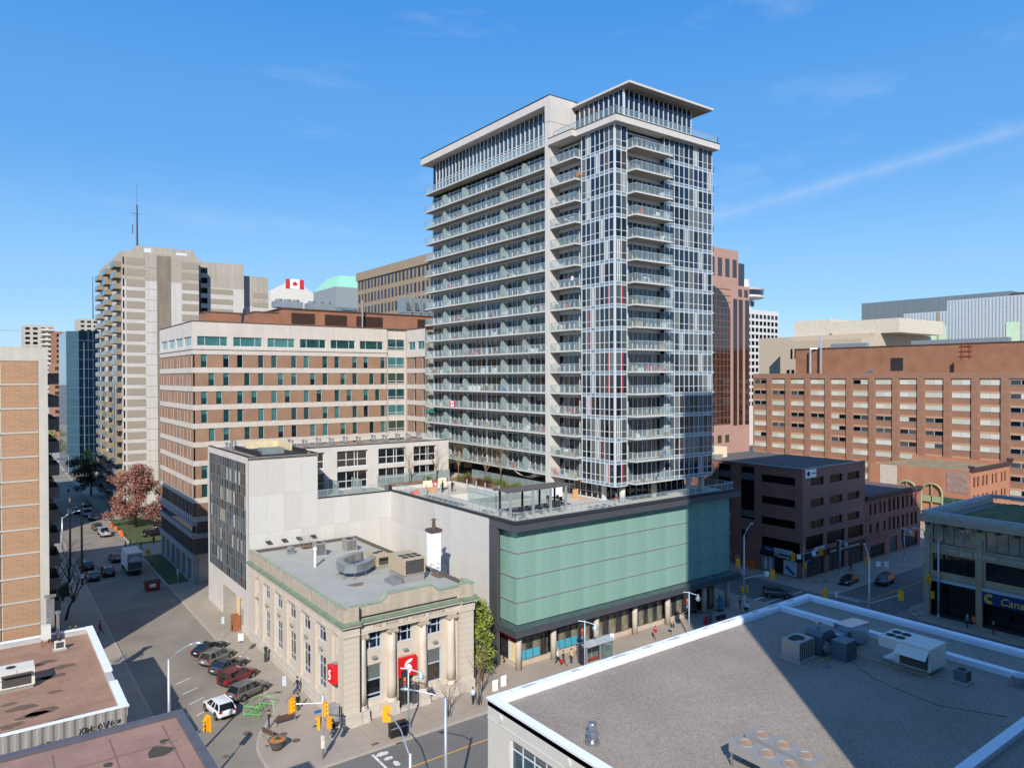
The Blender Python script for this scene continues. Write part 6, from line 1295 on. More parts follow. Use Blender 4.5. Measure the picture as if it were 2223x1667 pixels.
cobra('tall white street lamp rising beside the brown roofs', 12.45, 65.2, 10.6, -35, 2.1, 1.3)
cobra('tall galvanised lamp post in front of the bank street', 26.5, 44.0, 11.2, 135, 2.6, 0.4)
cobra('grey street lamp at the far right of the shaded crossing by the tan office', 107.9, 45.6, 11.1, 135, 2.8, 1.5)
cobra('grey lamp post rising behind the white coping at the crossing', 94.7, 48.6, 9.7, 40, 2.4, 1.4)
pl1 = cobra('tall signal and lamp post at the end of the glass podium', 88.2, 63.4, 11.3, 10, 2.2, 1.2)
cobra('small street lamp by the timber poles on the left pavement', 12.6, 165.0, 7.0, 0, 2.6, 0.9)
for x, y, h, w in ((13.2, 137.2, 13.2, 'nearer'), (12.8, 151.9, 12.5, 'farther')):
    t = thing('utility_pole', w+' timber utility pole on the left pavement', 'utility pole', (x, y, 0), 'timber utility poles'); part('post', MB().tube([(x, y, 0), (x, y, h)], [.2, .14], 9), M_wood, t, True)
    if w == 'farther': part('transformer', MB().lathe([(.05, 0), (.34, .08), (.34, .85), (.05, .95)], (x-.1, y-.35, 9.6), 12), mat('transformer_grey', (160, 170, 178), 0.5, 0.3), t)
    else: part('notice', MB().box(x-.21, x+.21, y-.2, y-.18, 1.2, 1.9), M_wsign, t)
def bell(label, x, y, deg, banner=True, h=6.1):
    t = thing('banner_lamp', label, 'lamp post', (x, y, 0), 'bell lamps with banners'); c_, s_ = math.cos(R(deg)), math.sin(R(deg)); p = lambda a, z: (x+c_*a, y+s_*a, z)
    part('pole', MB().tube([(x, y, .1), (x, y, h)], [.11, .07], 10), M_pblue, t, True); part('cross_arm', MB().tube([p(-.75, h-.05), p(0, h-.1), p(1.15, h-.5)], .06, 8), M_pblue, t)
    part('lamp_shade', MB().lathe([(.06, .45), (.1, .3), (.2, .1), (.34, -.1), (.38, -.2)], p(1.2, h-.75), 14), M_pblue, t, True); part('globe', MB().lathe([(.3, -.2), (.26, -.4), (.1, -.5)], p(1.2, h-.75), 12), mat('lamp_globe', (214, 214, 206), 0.3), t, True)
    part('base', MB().lathe([(.22, .1), (.18, .7), (.12, .8)], (x, y, 0), 10), M_pblue, t)
    if banner:
        bo = part('banner', MB().box(x-.03+c_*(-.7), x+.03+c_*(-.1), y-.02+s_*-.7 if s_ < 0 else y-.02, y+.02, h-2.2, h-.3) if abs(c_) > .5 else MB().box(x-.02, x+.02, y-.7, y-.1, h-2.2, h-.3), mat('black_banner', (44, 44, 50), 0.8), t)
        cols = [(230, 120, 60), (214, 66, 60), (90, 160, 210)]
        for k, cl in enumerate(cols):
            zz = h-1.0-.42*k; part('banner_print', MB().box(x+c_*-.5-.12, x+c_*-.5+.12, y-.05, y-.03, zz-.17, zz+.17) if abs(c_) > .5 else MB().box(x-.05, x-.03, y-.62, y-.3, zz-.17, zz+.17), mat('banner_%d' % k, cl, 0.7), t)
    return t
bell('bell lamp with black banner in front of the bank door', 32.95, 61.6, -35)
bell('bell lamp with orange banner by the bus shelter', 55.6, 61.4, -35); bell('bell lamp with orange banner halfway along the glass podium', 73.9, 61.5, -35)
bell('bell lamp beside the menswear shop', 118.0, 65.6, -20); bell('bell lamp before the old brick row', 136.6, 63.6, -20)
def signal_head(parent, p, deg, lit=None, n=3, name='signal_head'):
    """housing facing along deg"""
    k = ('sig', n, lit); hh_ = .36*n+.1
    if k not in WCACHE:
        m = MB().box(-.14, .1, -.2, .2, 0, hh_).box(-.18, -.14, -.34, .34, -.1, hh_+.1)
        for i in range(n): m.tube([(.1, 0, .23+.36*i), (.28, 0, .22+.36*i)], .14, 10)
        for i in range(n): m.tube([(.1, 0, .23+.36*i), (.13, 0, .23+.36*i)], .12, 10, mi=2 if lit == i else 1)
        WCACHE[k] = m.mesh(name, [M_sig, mat('lens_dark', (40, 30, 22), 0.3), mat('lens_red', (230, 30, 20), 0.4, emit=(255, 40, 20, 2.0))])
    return put(name, WCACHE[k], parent, p, R(deg))
def ped_head(parent, p, deg): return put('walk_signal', WCACHE.setdefault('ped', MB().box(-.12, .12, -.22, .22, 0, .5).box(-.12, .12, -.22, .22, .52, 1.0).box(.12, .3, -.22, .22, .46, .5).box(.12, .3, -.22, .22, .94, 1.0).mesh('walk_signal', M_sig)), parent, p, R(deg))
S1 = thing('traffic_signal', 'traffic signal post with poster wraps at the bank corner', 'traffic light', (24.3, 61.4, 0), 'traffic signals')
part('pole', MB().tube([(24.3, 61.4, .1), (24.3, 61.4, 5.9)], .11, 10), M_pole, S1, True); part('mast_arm', MB().tube([(24.3, 61.4, 5.1), (22.2, 62.6, 5.15)], .05, 8), M_pole, S1)
signal_head(S1, (22.05, 62.7, 4.4), -60); signal_head(S1, (24.45, 61.2, 4.0), -35); ped_head(S1, (24.0, 61.6, 2.8), 150); ped_head(S1, (24.75, 61.1, 2.8), 10)
part('street_name', MB().box(23.6, 24.2, 61.55, 61.6, 4.25, 4.5), mat('street_blue', (44, 96, 170), 0.5), S1)
part('poster_wrap', MB().lathe([(.2, 1.1), (.22, 1.5), (.2, 2.2)], (24.3, 61.4, 0), 10), mat('poster_paper', (214, 206, 196), 0.8, var=0.5, scale=6), S1)
S2 = thing('traffic_signal', 'yellow traffic signal on a long bent arm over the main street', 'traffic light', (25.6, 47.6, 0), 'traffic signals')
part('pole', MB().tube([(25.6, 47.6, .1), (25.6, 47.6, 6.0)], .13, 10), M_pole, S2, True); part('mast_arm', MB().tube([(25.6, 47.6, 5.6), (26.6, 51.0, 6.1), (27.3, 54.0, 5.9), (27.6, 55.4, 5.5)], .06, 8), M_pole, S2, True); signal_head(S2, (27.6, 55.5, 4.9), 60)
S3 = thing('traffic_signal', 'yellow signal head peeking over the edge of the near brown roof', 'traffic light', (13.0, 61.2, 0), 'traffic signals')
part('pole', MB().tube([(13.0, 61.0, .1), (13.0, 61.0, 5.6)], .11, 8), M_pole, S3); part('mast_arm', MB().tube([(13.0, 61.0, 5.2), (14.9, 63.4, 5.2)], .05, 6), M_pole, S3); signal_head(S3, (15.0, 63.5, 4.5), 200)
part('mast_arm', MB().tube([(88.2, 63.4, 5.0), (92.6, 62.0, 5.3)], .06, 8), M_pole, pl1); part('mast_arm', MB().tube([(88.2, 63.4, 5.2), (90.6, 66.2, 6.2)], .05, 8), M_pole, pl1)
signal_head(pl1, (92.9, 61.9, 4.6), 30); signal_head(pl1, (90.9, 66.5, 5.6), 60); ped_head(pl1, (87.8, 63.4, 2.9), 150); ped_head(pl1, (88.6, 63.3, 2.9), 10)
put('turn_sign', WCACHE.setdefault('turnsign', MB().box(0, .03, -.3, .3, 0, .8).mesh('turn_sign', M_wsign)), pl1, (91.9, 62.2, 4.9), R(30)); part('poster_wrap', MB().lathe([(.2, 1.0), (.22, 2.6)], (88.2, 63.4, 0), 9), mat('poster_paper', (214, 206, 196)), pl1)
S4 = thing('traffic_signal', 'signal post with blue street name in front of the menswear shop corner', 'traffic light', (108.6, 66.6, 0), 'traffic signals')
part('pole', MB().tube([(108.6, 66.6, .1), (108.6, 66.6, 6.1)], .11, 8), M_pole, S4); part('mast_arm', MB().tube([(108.6, 66.6, 4.9), (113.2, 65.9, 5.1)], .05, 6).tube([(108.6, 66.6, 4.9), (105.0, 66.4, 5.1)], .05, 6), M_pole, S4)
signal_head(S4, (112.6, 65.9, 4.2), 215, lit=2); signal_head(S4, (105.2, 66.3, 4.3), 250); ped_head(S4, (108.4, 66.2, 2.6), 200); part('street_name', MB().box(108.9, 110.4, 66.5, 66.54, 3.4, 3.7), mat('street_blue', (44, 96, 170)), S4)
for x in (106.6, 110.9): put('turn_sign', WCACHE['turnsign'], S4, (x, 66.2, 4.4), R(215))
S5 = thing('traffic_signal', 'signal with lit red lens and two white turn signs over the far crossing', 'traffic light', (112.6, 49.7, 0), 'traffic signals')
part('pole', MB().tube([(112.6, 49.7, .1), (112.6, 49.7, 6.5)], .11, 8), M_pole, S5); part('mast_arm', MB().tube([(112.6, 49.7, 5.3), (108.6, 54.2, 6.0)], .05, 6), M_pole, S5); signal_head(S5, (107.6, 55.4, 5.5), 215, lit=2); ped_head(S5, (112.3, 49.4, 2.7), 200)
for x, y in ((108.5, 54.3), (109.3, 53.5)): put('turn_sign', WCACHE['turnsign'], S5, (x, y, 5.4), R(215))
S6 = thing('traffic_signal', 'pair of yellow signals on a forked arm behind the white coping', 'traffic light', (94.9, 48.9, 0), 'traffic signals')
part('pole', MB().tube([(94.9, 48.9, .1), (94.9, 48.9, 4.4)], .1, 8), M_pole, S6); part('mast_arm', MB().tube([(94.9, 48.9, 3.9), (90.8, 52.0, 5.2)], .05, 6).tube([(94.9, 48.9, 3.7), (98.4, 46.6, 4.8)], .05, 6), M_pole, S6); signal_head(S6, (90.4, 52.3, 4.6), 100); signal_head(S6, (98.7, 46.4, 4.2), 20); put('turn_sign', WCACHE['turnsign'], S6, (91.6, 51.4, 4.5), R(100))
S7 = thing('traffic_signal', 'yellow signals fixed to the lamp post by the tan office corner', 'traffic light', (107.6, 45.9, 0), 'traffic signals')
part('bracket', MB().tube([(107.9, 45.7, 5.3), (107.4, 46.6, 5.3)], .05, 6), M_pole, S7); signal_head(S7, (107.3, 46.7, 4.8), 160); ped_head(S7, (107.5, 46.2, 2.8), 180)
def sign_post(name, label, x, y, h, w, hh, m, deg, cat='sign', txt=None, gr='street signs'):
    t = thing(name, label, cat, (x, y, 0), gr); part('post', MB().tube([(x, y, .1), (x, y, h)], .035, 6), M_pole, t)
    o = put('plate', WCACHE.setdefault(('plate', w, hh, m.name), MB().box(-.02, .02, -w/2, w/2, 0, hh).mesh('plate', m)), t, (x, y, h-hh), R(deg))
    return t, o
t, o = sign_post('speed_sign', 'white 30 speed limit sign beside the parked cars', 25.2, 89.8, 3.0, .62, .9, M_wsign, 60)
text('lettering', '30', 0.42, t, (24.94, 90.02, 2.3), (R(90), 0, R(-30)), M_dark, 0.004); part('tab', MB().box(25.0, 25.45, 89.6, 89.66, 2.0, 2.12), M_dark, t)
sign_post('parking_sign', 'white and teal parking sign near the rusty cabinet', 25.2, 97.8, 2.9, .34, .9, mat('sign_teal_white', (186, 216, 220), 0.5, var=0.25, scale=2), 60)
sign_post('parking_sign', 'white and blue parking sign above the bicycle rack', 25.2, 74.2, 3.0, .36, 1.0, mat('sign_blue_white', (196, 214, 228), 0.5, var=0.2, scale=2), 60)
sign_post('bump_sign', 'yellow diamond speed bump sign by the office lawn', 24.4, 143.5, 3.2, .8, .8, M_sig, 60)[1].rotation_euler = (R(45), 0, R(-120))
sign_post('parking_sign', 'small green and white sign by the office colonnade', 25.6, 126.5, 3.0, .34, .9, mat('sign_green_white', (150, 200, 190), 0.5, var=0.3, scale=2), 60)
sign_post('bus_sign', 'white and blue bus stop sign behind the shelter', 60.9, 62.4, 3.2, .5, .9, mat('bus_stop_white', (226, 230, 240), 0.5), 60)
sign_post('works_sign', 'grey diamond warning sign seen from behind by the dark brick wall', 109.0, 79.4, 2.3, .9, .9, mat('sign_back_grey', (140, 142, 144), 0.5, 0.4), 60)[1].rotation_euler = (R(45), 0, R(-120))
sign_post('works_sign', 'orange roadworks sign on the pavement by the grocery', 106.6, 40.6, 1.9, .55, .7, mat('orange_sign', (238, 96, 30), 0.6), 20)
t, o = sign_post('works_sign', 'pair of orange roadworks boards leaning by the dark brick wall', 109.2, 77.6, 1.6, .8, 1.3, mat('orange_sign', (238, 96, 30)), 60)
put('plate', o.data, t, (109.4, 76.9, .3), R(40))
sign_post('flood_sign', 'small dark tilted sign on the podium pavement', 72.6, 63.2, 1.7, .5, .5, M_dark, 40)

# ------------------------------------------------------------------ street furniture
M_bench = mat('brown_slats', (92, 68, 56), 0.7); M_grate = mat('iron_cover', (118, 98, 84), 0.8, 0.3, var=0.2)
def bench(label, x, y, deg, L_=2.0):
    t = thing('park_bench', label, 'bench', (0, 0, 0), 'benches on the corner plaza')
    for k in range(4): part('seat_slat', MB().box(-L_/2, L_/2, -.2+.12*k, -.1+.12*k, .42, .46), M_bench, t)
    for k in range(5): part('back_slat', MB().box(-L_/2, L_/2, .3+.02*k, .34+.02*k, .5+.11*k, .59+.11*k), M_bench, t)
    for s in (-1, 1): part('leg', MB().tube([(s*(L_/2-.05), -.22, .0), (s*(L_/2-.05), -.2, .42), (s*(L_/2-.05), .28, .42), (s*(L_/2-.05), .42, 1.05)], .035, 6).tube([(s*(L_/2-.05), .3, .42), (s*(L_/2-.05), .34, .0)], .035, 6), M_pole, t)
    t.location = (x, y, .13); t.rotation_euler = (0, 0, R(deg)); return t
bench('brown slatted bench facing the bank wall on the plaza', 23.75, 70.0, 180); bench('brown slatted bench at the plaza kerb beside the planter', 21.75, 67.9, 110, 1.7)
PT = thing('street_planter', 'dark grey tapered planter with orange mulch and shoots', 'planter', (21.6, 65.6, .13))
part('pot', MB().lathe([(.48, .13), (.62, .5), (.78, .95), (.84, 1.0), (.78, 1.02), (.74, .92), (.1, .9)], (21.6, 65.6, 0), 20), mat('charcoal_pot', (88, 88, 86), 0.8), PT, True); part('mulch', MB().lathe([(.75, .93), (.05, .98)], (21.6, 65.6, 0), 16), mat('orange_mulch', (182, 116, 66), 0.95, var=0.3, scale=8), PT)
sh = MB(); rr_ = random.Random(4)
for k in range(60):
    a, r_ = rr_.uniform(0, 6.3), rr_.uniform(0, .3); x, y = 21.6+r_*math.cos(a), 65.6+r_*math.sin(a); sh.quad((x, y, .95), (x+.05, y+.02, .95), (x+rr_.uniform(-.1, .1), y+rr_.uniform(-.1, .1), 1.25))
part('shoots', sh, mat('planter_green', (96, 112, 60), 0.8), PT)
BRK = thing('bicycle_rack', 'bright green tubular bicycle rack in the parking row', 'bicycle rack', (22.6, 74.2, 0)); gm_ = mat('lime_tube', (96, 190, 88), 0.5)
for k, (x, y) in enumerate(((21.6, 73.4), (23.6, 74.9))):
    dx, dy = .55, -.65
    part('end_frame', MB().tube([(x-dx, y-dy, 0.02), (x-dx, y-dy, 1.1), (x+dx, y+dy, 1.1), (x+dx, y+dy, 0.02)], .045, 6).tube([(x-dx, y-dy, .3), (x+dx, y+dy, .3)], .04, 6), gm_, BRK)
part('rail', MB().tube([(21.05, 74.05, 1.1), (23.05, 75.55, 1.1)], .04, 6).tube([(21.6, 73.4, .35), (23.6, 74.9, .35)], .04, 6), gm_, BRK)
for k in range(5): part('hoop', MB().tube([(21.8+.38*k, 73.35+.3*k, .05), (21.6+.38*k, 73.7+.3*k, .75), (21.3+.38*k, 74.0+.3*k, .05)], .025, 5), gm_, BRK)
PM = thing('pay_station', 'dark parking pay station against the bank wall', 'pay station', (27.2, 86.6, .13)); part('body', MB().box(27.05, 27.35, 86.4, 86.8, .13, 1.75), mat('pay_dark', (58, 62, 60), 0.5), PM); part('screen', MB().box(27.03, 27.05, 86.45, 86.75, 1.1, 1.5), mat('pay_green', (96, 150, 96), 0.4), PM); part('solar_cap', MB().box(27.0, 27.4, 86.35, 86.85, 1.75, 1.82), M_dark, PM)
RC = thing('rusty_cabinet', 'rusty open utility cabinet under the yellow gas riser', 'cabinet', (27.3, 99.7, .13)); part('case', MB().box(26.85, 27.85, 99.2, 99.3, .13, 2.1).box(26.85, 27.85, 100.2, 100.3, .13, 2.1).box(27.75, 27.85, 99.3, 100.2, .13, 2.1).box(26.8, 27.9, 99.15, 100.35, 2.1, 2.2), mat('rust', (150, 92, 58), 0.9, var=0.4, scale=3), RC); part('pipework', MB().tube([(27.3, 99.4, .3), (27.3, 99.9, 1.0), (27.4, 99.6, 1.9)], .07, 6).tube([(27.1, 99.9, .2), (27.5, 100.0, 1.6)], .06, 6), M_dark, RC)
tag(solid('gas_riser', MB().tube([(27.75, 99.5, 2.2), (27.75, 99.5, 4.6), (27.75, 98.9, 4.6)], .09, 8), mat('gas_yellow', (236, 184, 62), 0.5), 'yellow gas riser pipe above the rusty cabinet', 'pipe', (27.75, 99.5, 2.2)), 'yellow gas riser pipe above the rusty cabinet', 'pipe')
WB = thing('waste_bin', 'black three-stream waste bin at the kerb by the bank', 'bin', (31.6, 61.2, .13)); part('body', MB().box(30.75, 32.45, 60.9, 61.5, .13, 1.25), mat('bin_black', (34, 34, 36), 0.5), WB); part('stripe', MB().box(30.73, 32.47, 60.88, 60.9, .95, 1.03), M_pole, WB); part('lid', MB().box(30.7, 32.5, 60.85, 61.55, 1.25, 1.36), mat('bin_black', (34, 34, 36)), WB)
for x in (31.1, 31.6, 32.1): part('slot', MB().box(x-.14, x+.14, 60.87, 60.9, 1.05, 1.2), mat('slot_blue', (30, 60, 110)), WB)
PH = thing('payphone', 'grey payphone booth with blue panel at the bank corner', 'phone booth', (27.2, 66.2, .13)); part('shell', MB().box(27.0, 27.06, 65.7, 66.7, .9, 2.3).box(27.06, 27.6, 66.64, 66.7, .9, 2.3).box(27.06, 27.6, 65.7, 65.76, .9, 2.3).box(26.95, 27.65, 65.65, 66.75, 2.3, 2.4), M_pole, PH); part('handset', MB().box(27.06, 27.2, 66.0, 66.4, 1.2, 1.9), mat('phone_blue', (34, 56, 112), 0.5), PH); part('post', MB().box(27.15, 27.4, 66.1, 66.3, .13, .9), M_dark, PH)
RD = thing('red_dumpster', 'red steel dumpster with white notice on the side street', 'dumpster', (22, 127.6, 0)); part('bin', MB().side([(21.0, .15), (22.95, .15), (23.1, 1.3), (20.85, 1.3)], 126.8, 128.4), mat('dumpster_red', (150, 38, 36), 0.6, var=0.15), RD); part('lid', MB().box(20.8, 23.15, 126.75, 128.45, 1.3, 1.4), M_dark, RD); part('notice', MB().box(21.5, 22.4, 126.77, 126.79, .6, 1.1), M_wsign, RD)
part('wheel', MB().tube([(21.3, 126.9, .1), (21.4, 126.9, .1)], .1, 8), M_tyre, RD)
for x, y, c_, w in ((10.1, 131.8, (30, 66, 54), 'dark green'), (8.9, 133.2, (196, 160, 40), 'yellow')): tag(solid('waste_bin', MB().box(x-.75, x+.75, y-.7, y+.7, .13, 1.9).box(x-.8, x+.8, y-.75, y+.75, 1.9, 2.0), mat('bin_'+w.split()[-1], c_, 0.6), w+' waste container among the bare trees on the left', 'bin', (x, y, .13)), w+' waste container among the bare trees on the left', 'bin')
for k, (x, y, r_) in enumerate(((20.3, 70.4, .42), (22.95, 67.9, .4), (23.5, 66.0, .4), (17.5, 67.2, .3), (99.5, 66.0, .5), (103.0, 58.0, .5), (110.4, 65.6, .4), (112.2, 64.9, .35), (97.6, 56.2, .5), (21.0, 66.6, .2), (106.6, 47.6, .4), (108.0, 49.0, .4))):
    z = .131 if k in (1, 2, 9, 6, 7, 10, 11) else .013; w = ('in the asphalt before the bicycle rack', 'on the plaza by the slatted bench', 'on the plaza beside the signal post', 'in the asphalt at the street mouth', 'by the turning crossover', 'in the middle of the far crossing', 'at the menswear shop corner', 'in front of the menswear doors', 'on the near side of the far crossing', 'by the plaza planter', 'on the pavement before the grocery', 'at the curved kerb by the tan office')[k]
    mb = MB().lathe([(r_, z-.01), (r_, z+.004), (.01, z+.0045)], (x, y, 0), 18)
    tag(solid('manhole_cover', mb, M_grate, 'round iron manhole cover '+w, 'manhole', (x, y, z), 'manhole covers'), 'round iron manhole cover '+w, 'manhole', 'manhole covers')
tag(solid('drain_grate', MB().box(28.8, 29.5, 60.8, 61.2, .125, .136), M_grate, 'rusty square utility cover in the pavement before the bank', 'drain', (29.1, 61, .13)), 'rusty square utility cover in the pavement before the bank', 'drain')
tag(solid('kerb_drain', MB().box(30.7, 31.5, 60.05, 60.7, .12, .15).box(30.8, 31.4, 59.97, 60.04, .0, .1, 1), [mat('drain_stone', (170, 146, 122), 0.9), M_dark], 'kerb inlet drain in front of the black bin', 'drain', (31.1, 60.3, 0)), 'kerb inlet drain in front of the black bin', 'drain')
BS = thing('bus_shelter', 'glass bus shelter with pale grey pitched roof', 'bus shelter', (58.6, 62.8, .13))
part('roof', MB().side([(0, 0)]*0+[(56.5, 2.5), (60.8, 2.5), (60.8, 2.6), (56.5, 2.6)], 61.9, 63.7).prism([(56.4, 61.8), (60.9, 61.8), (60.9, 63.8), (56.4, 63.8)], 2.6, 2.64).quad((56.4, 61.8, 2.64), (60.9, 61.8, 2.64), (60.9, 62.8, 3.0), (56.4, 62.8, 3.0)).quad((60.9, 63.8, 2.64), (56.4, 63.8, 2.64), (56.4, 62.8, 3.0), (60.9, 62.8, 3.0)).quad((56.4, 63.8, 2.64), (56.4, 61.8, 2.64), (56.4, 62.8, 3.0)), mat('shelter_roof', (176, 182, 184), 0.5, 0.3), BS)
for x in (56.5, 58.6, 60.7): part('post', MB().box(x-.05, x+.05, 62.0, 62.1, .13, 2.5).box(x-.05, x+.05, 63.5, 63.6, .13, 2.5), M_pole, BS)
part('glass', MB().box(56.55, 60.7, 63.53, 63.56, .4, 2.45).box(58.65, 60.7, 62.04, 62.06, .4, 2.45), clear('shelter_glass', (130, 146, 148), 0.3), BS); part('advert_panel', MB().box(56.45, 56.6, 62.1, 63.5, .4, 2.3), mat('dark_advert', (48, 38, 56), 0.3), BS); part('bench_board', MB().box(57.5, 60.5, 63.0, 63.4, .5, .58), mat('red_bench', (150, 70, 60)), BS)
KS = thing('info_kiosk', 'blue information pillar beside the podium columns', 'kiosk', (85.9, 65.8, .13)); part('pillar', MB().box(85.5, 86.4, 65.6, 65.9, .13, 2.1), mat('kiosk_blue', (60, 120, 156), 0.4, var=0.3, scale=1), KS); part('base', MB().box(85.45, 86.45, 65.55, 65.95, .13, .4), M_dark, KS)
tag(solid('flat_bench', MB().box(82.2, 84.0, 63.2, 63.8, .5, .62).box(82.4, 82.5, 63.3, 63.7, .13, .5).box(83.7, 83.8, 63.3, 63.7, .13, .5), M_dark, 'black flat bench near the end of the podium', 'bench', (83, 63.5, .13)), 'black flat bench near the end of the podium', 'bench')
tag(solid('newspaper_box', MB().box(79.5, 80.0, 63.2, 63.7, .13, 1.15), mat('news_red', (176, 40, 74), 0.5), 'red and yellow newspaper box by the tree guard', 'newspaper box', (79.7, 63.4, .13)), 'red newspaper box by the iron tree guard', 'newspaper box')
for k, (x, y, w) in enumerate(((44.6, 63.6, 'left'), (46.0, 64.0, 'right'))): tag(solid('sign_board', MB().side([(x-.35, .13), (x+.35, .13), (x+.35, 1.25), (x-.35, 1.25)], y, y+.1), M_wsign, w+' one of two white boards standing by the leafy tree', 'board', (x, y, .13), 'white boards by the tree'), w+' one of two white boards standing by the leafy tree', 'board', 'white boards by the tree')

# ------------------------------------------------------------------ people
def person_mat(name, shoes, pants, shirt, skin, hair):
    m = bpy.data.materials.new(name); m.use_nodes = True; nt = m.node_tree; N = nt.nodes; L = nt.links; b = N['Principled BSDF']; b.inputs['Roughness'].default_value = .85
    tc = N.new('ShaderNodeTexCoord'); sp = N.new('ShaderNodeSeparateXYZ'); L.new(tc.outputs['Object'], sp.inputs[0]); dv = N.new('ShaderNodeMath'); dv.operation = 'DIVIDE'; dv.inputs[1].default_value = 1.8; L.new(sp.outputs[2], dv.inputs[0])
    cr = N.new('ShaderNodeValToRGB'); cr.color_ramp.interpolation = 'CONSTANT'; e = cr.color_ramp.elements
    e[0].position = 0; e[0].color = lin(shoes); e[1].position = .055; e[1].color = lin(pants)
    for p_, c_ in ((.53, shirt), (.815, skin), (.925, hair)): q = e.new(p_); q.color = lin(c_)
    L.new(dv.outputs[0], cr.inputs[0]); L.new(cr.outputs[0], b.inputs['Base Color']); return m
POSES = {'stand': dict(lk=(.1, .02), lf=(.11, .0), rk=(.1, .02), rf=(.11, .02), le=(.24, -.02), lh=(.25, .08), re=(.24, -.02), rh=(.25, .08)), 'walk': dict(lk=(.1, .2), lf=(.1, .36), rk=(.1, -.02), rf=(.1, -.34), le=(.23, -.16), lh=(.23, -.06), re=(.23, .1), rh=(.22, .32)), 'hold': dict(lk=(.1, .04), lf=(.12, .05), rk=(.1, .0), rf=(.12, -.08), le=(.24, .02), lh=(.12, .3), re=(.24, .02), rh=(.12, .3))}
def person_mesh(pose):
    if ('person', pose) in WCACHE: return WCACHE[('person', pose)]
    q = POSES[pose]; hd = pose == 'hold'
    V = [(0, 0, .95), (0, .01, 1.15), (0, .01, 1.38), (0, .02, 1.5), (0, .04, 1.6), (0, .04, 1.7),
         (-.1, 0, .9), (-q['lk'][0], q['lk'][1], .5), (-q['lf'][0], q['lf'][1], .09), (-q['lf'][0], q['lf'][1]+.17, .05),
         (.1, 0, .9), (q['rk'][0], q['rk'][1], .5), (q['rf'][0], q['rf'][1], .09), (q['rf'][0], q['rf'][1]+.17, .05),
         (-.18, 0, 1.4), (-q['le'][0], q['le'][1], 1.12), (-q['lh'][0], q['lh'][1], 1.15 if hd else .9), (-q['lh'][0], q['lh'][1]+.05, 1.16 if hd else .8),
         (.18, 0, 1.4), (q['re'][0], q['re'][1], 1.12), (q['rh'][0], q['rh'][1], 1.15 if hd else .9), (q['rh'][0], q['rh'][1]+.05, 1.16 if hd else .8)]
    Rd = [.14, .14, .15, .06, .085, .085, .095, .065, .05, .04, .095, .065, .05, .04, .07, .05, .038, .035, .07, .05, .038, .035]
    E_ = [(0, 1), (1, 2), (2, 3), (3, 4), (4, 5), (0, 6), (6, 7), (7, 8), (8, 9), (0, 10), (10, 11), (11, 12), (12, 13), (2, 14), (14, 15), (15, 16), (16, 17), (2, 18), (18, 19), (19, 20), (20, 21)]
    me = bpy.data.meshes.new('person'); me.from_pydata(V, E_, []); o = bpy.data.objects.new('tmp_person', me); COL.objects.link(o)
    sk = o.modifiers.new('skin', 'SKIN'); ss = o.modifiers.new('sub', 'SUBSURF'); ss.levels = 1; ss.render_levels = 1
    for i, r_ in enumerate(Rd): me.skin_vertices[0].data[i].radius = (r_, r_*.8 if i < 3 else r_)
    me.skin_vertices[0].data[0].use_root = True
    bpy.context.view_layer.update(); out = bpy.data.meshes.new_from_object(o.evaluated_get(bpy.context.evaluated_depsgraph_get())); bpy.data.objects.remove(o)
    WCACHE[('person', pose)] = out; return out
BLK, JEAN, WHT, GRY, KHK, SK, SK2, HB, HBR = (28, 28, 32), (52, 68, 98), (206, 218, 232), (120, 122, 126), (150, 132, 104), (198, 152, 126), (120, 84, 64), (34, 28, 24), (84, 60, 40)
def person(label, x, y, deg, pose, pants, shirt, skin=SK, hair=HB, z=.13, s=1.0, shoes=BLK, bag=None):
    me = person_mesh(pose).copy(); me.materials.clear(); me.materials.append(person_mat('clothes', shoes, pants, shirt, skin, hair)); me.polygons.foreach_set('use_smooth', [True]*len(me.polygons))
    o = put('person', me, None, (x, y, z), R(deg)); o.scale = (s, s, s); tag(o, label, 'person', 'people in the streets')
    hm = WCACHE.setdefault(('hair', hair), MB().lathe([(.1, -.02), (.105, .06), (.08, .13), (.02, .16)], (0, .02, 1.66), 12).mesh('hair', mat('hair_%d' % hair[0], hair, .8))); h_ = bpy.data.objects.new('hair', hm); COL.objects.link(h_); h_.parent = o
    fc = WCACHE.setdefault(('nose', skin), MB().box(-.018, .018, .11, .15, 1.58, 1.63).box(-.1, -.085, .02, .06, 1.58, 1.65).box(.085, .1, .02, .06, 1.58, 1.65).mesh('face', mat('skin_%d' % skin[0], skin, .6))); f_ = bpy.data.objects.new('face', fc); COL.objects.link(f_); f_.parent = o
    if bag:
        b_ = tag(solid('carried_bag', MB().box(-.16, .16, -.08, .08, 0, .36), mat('bag_%d' % bag[0], bag, .7), 'bag carried by the '+label[:40], 'bag', (0, 0, 0)), 'bag carried by '+' '.join(label.split()[:8]), 'bag'); b_.location = (x+.3*math.cos(R(deg)), y+.3*math.sin(R(deg)), z+.48)
    return o
person('person in black coat walking close to the bank side wall', 27.2, 75.9, 90, 'walk', JEAN, BLK)
person('person in black coat with lanyard behind the yellow signal', 25.8, 71.9, 200, 'stand', BLK, BLK)
person('person in dark jacket and blue jeans holding a phone on the plaza', 22.2, 69.9, 250, 'hold', JEAN, (30, 32, 38), hair=(20, 20, 22))
person('person in light blue shirt standing by the iron tree guard', 40.9, 62.4, 100, 'hold', (30, 34, 48), (196, 216, 240), hair=HBR)
person('older person in white shirt and vest by the podium column', 54.75, 65.2, 200, 'walk', (44, 46, 54), (206, 210, 216), hair=(190, 170, 156))
person('person in dark blue jacket with a red shopping bag', 54.9, 64.4, 200, 'walk', (110, 106, 98), (36, 44, 62), hair=HBR, bag=(206, 30, 40))
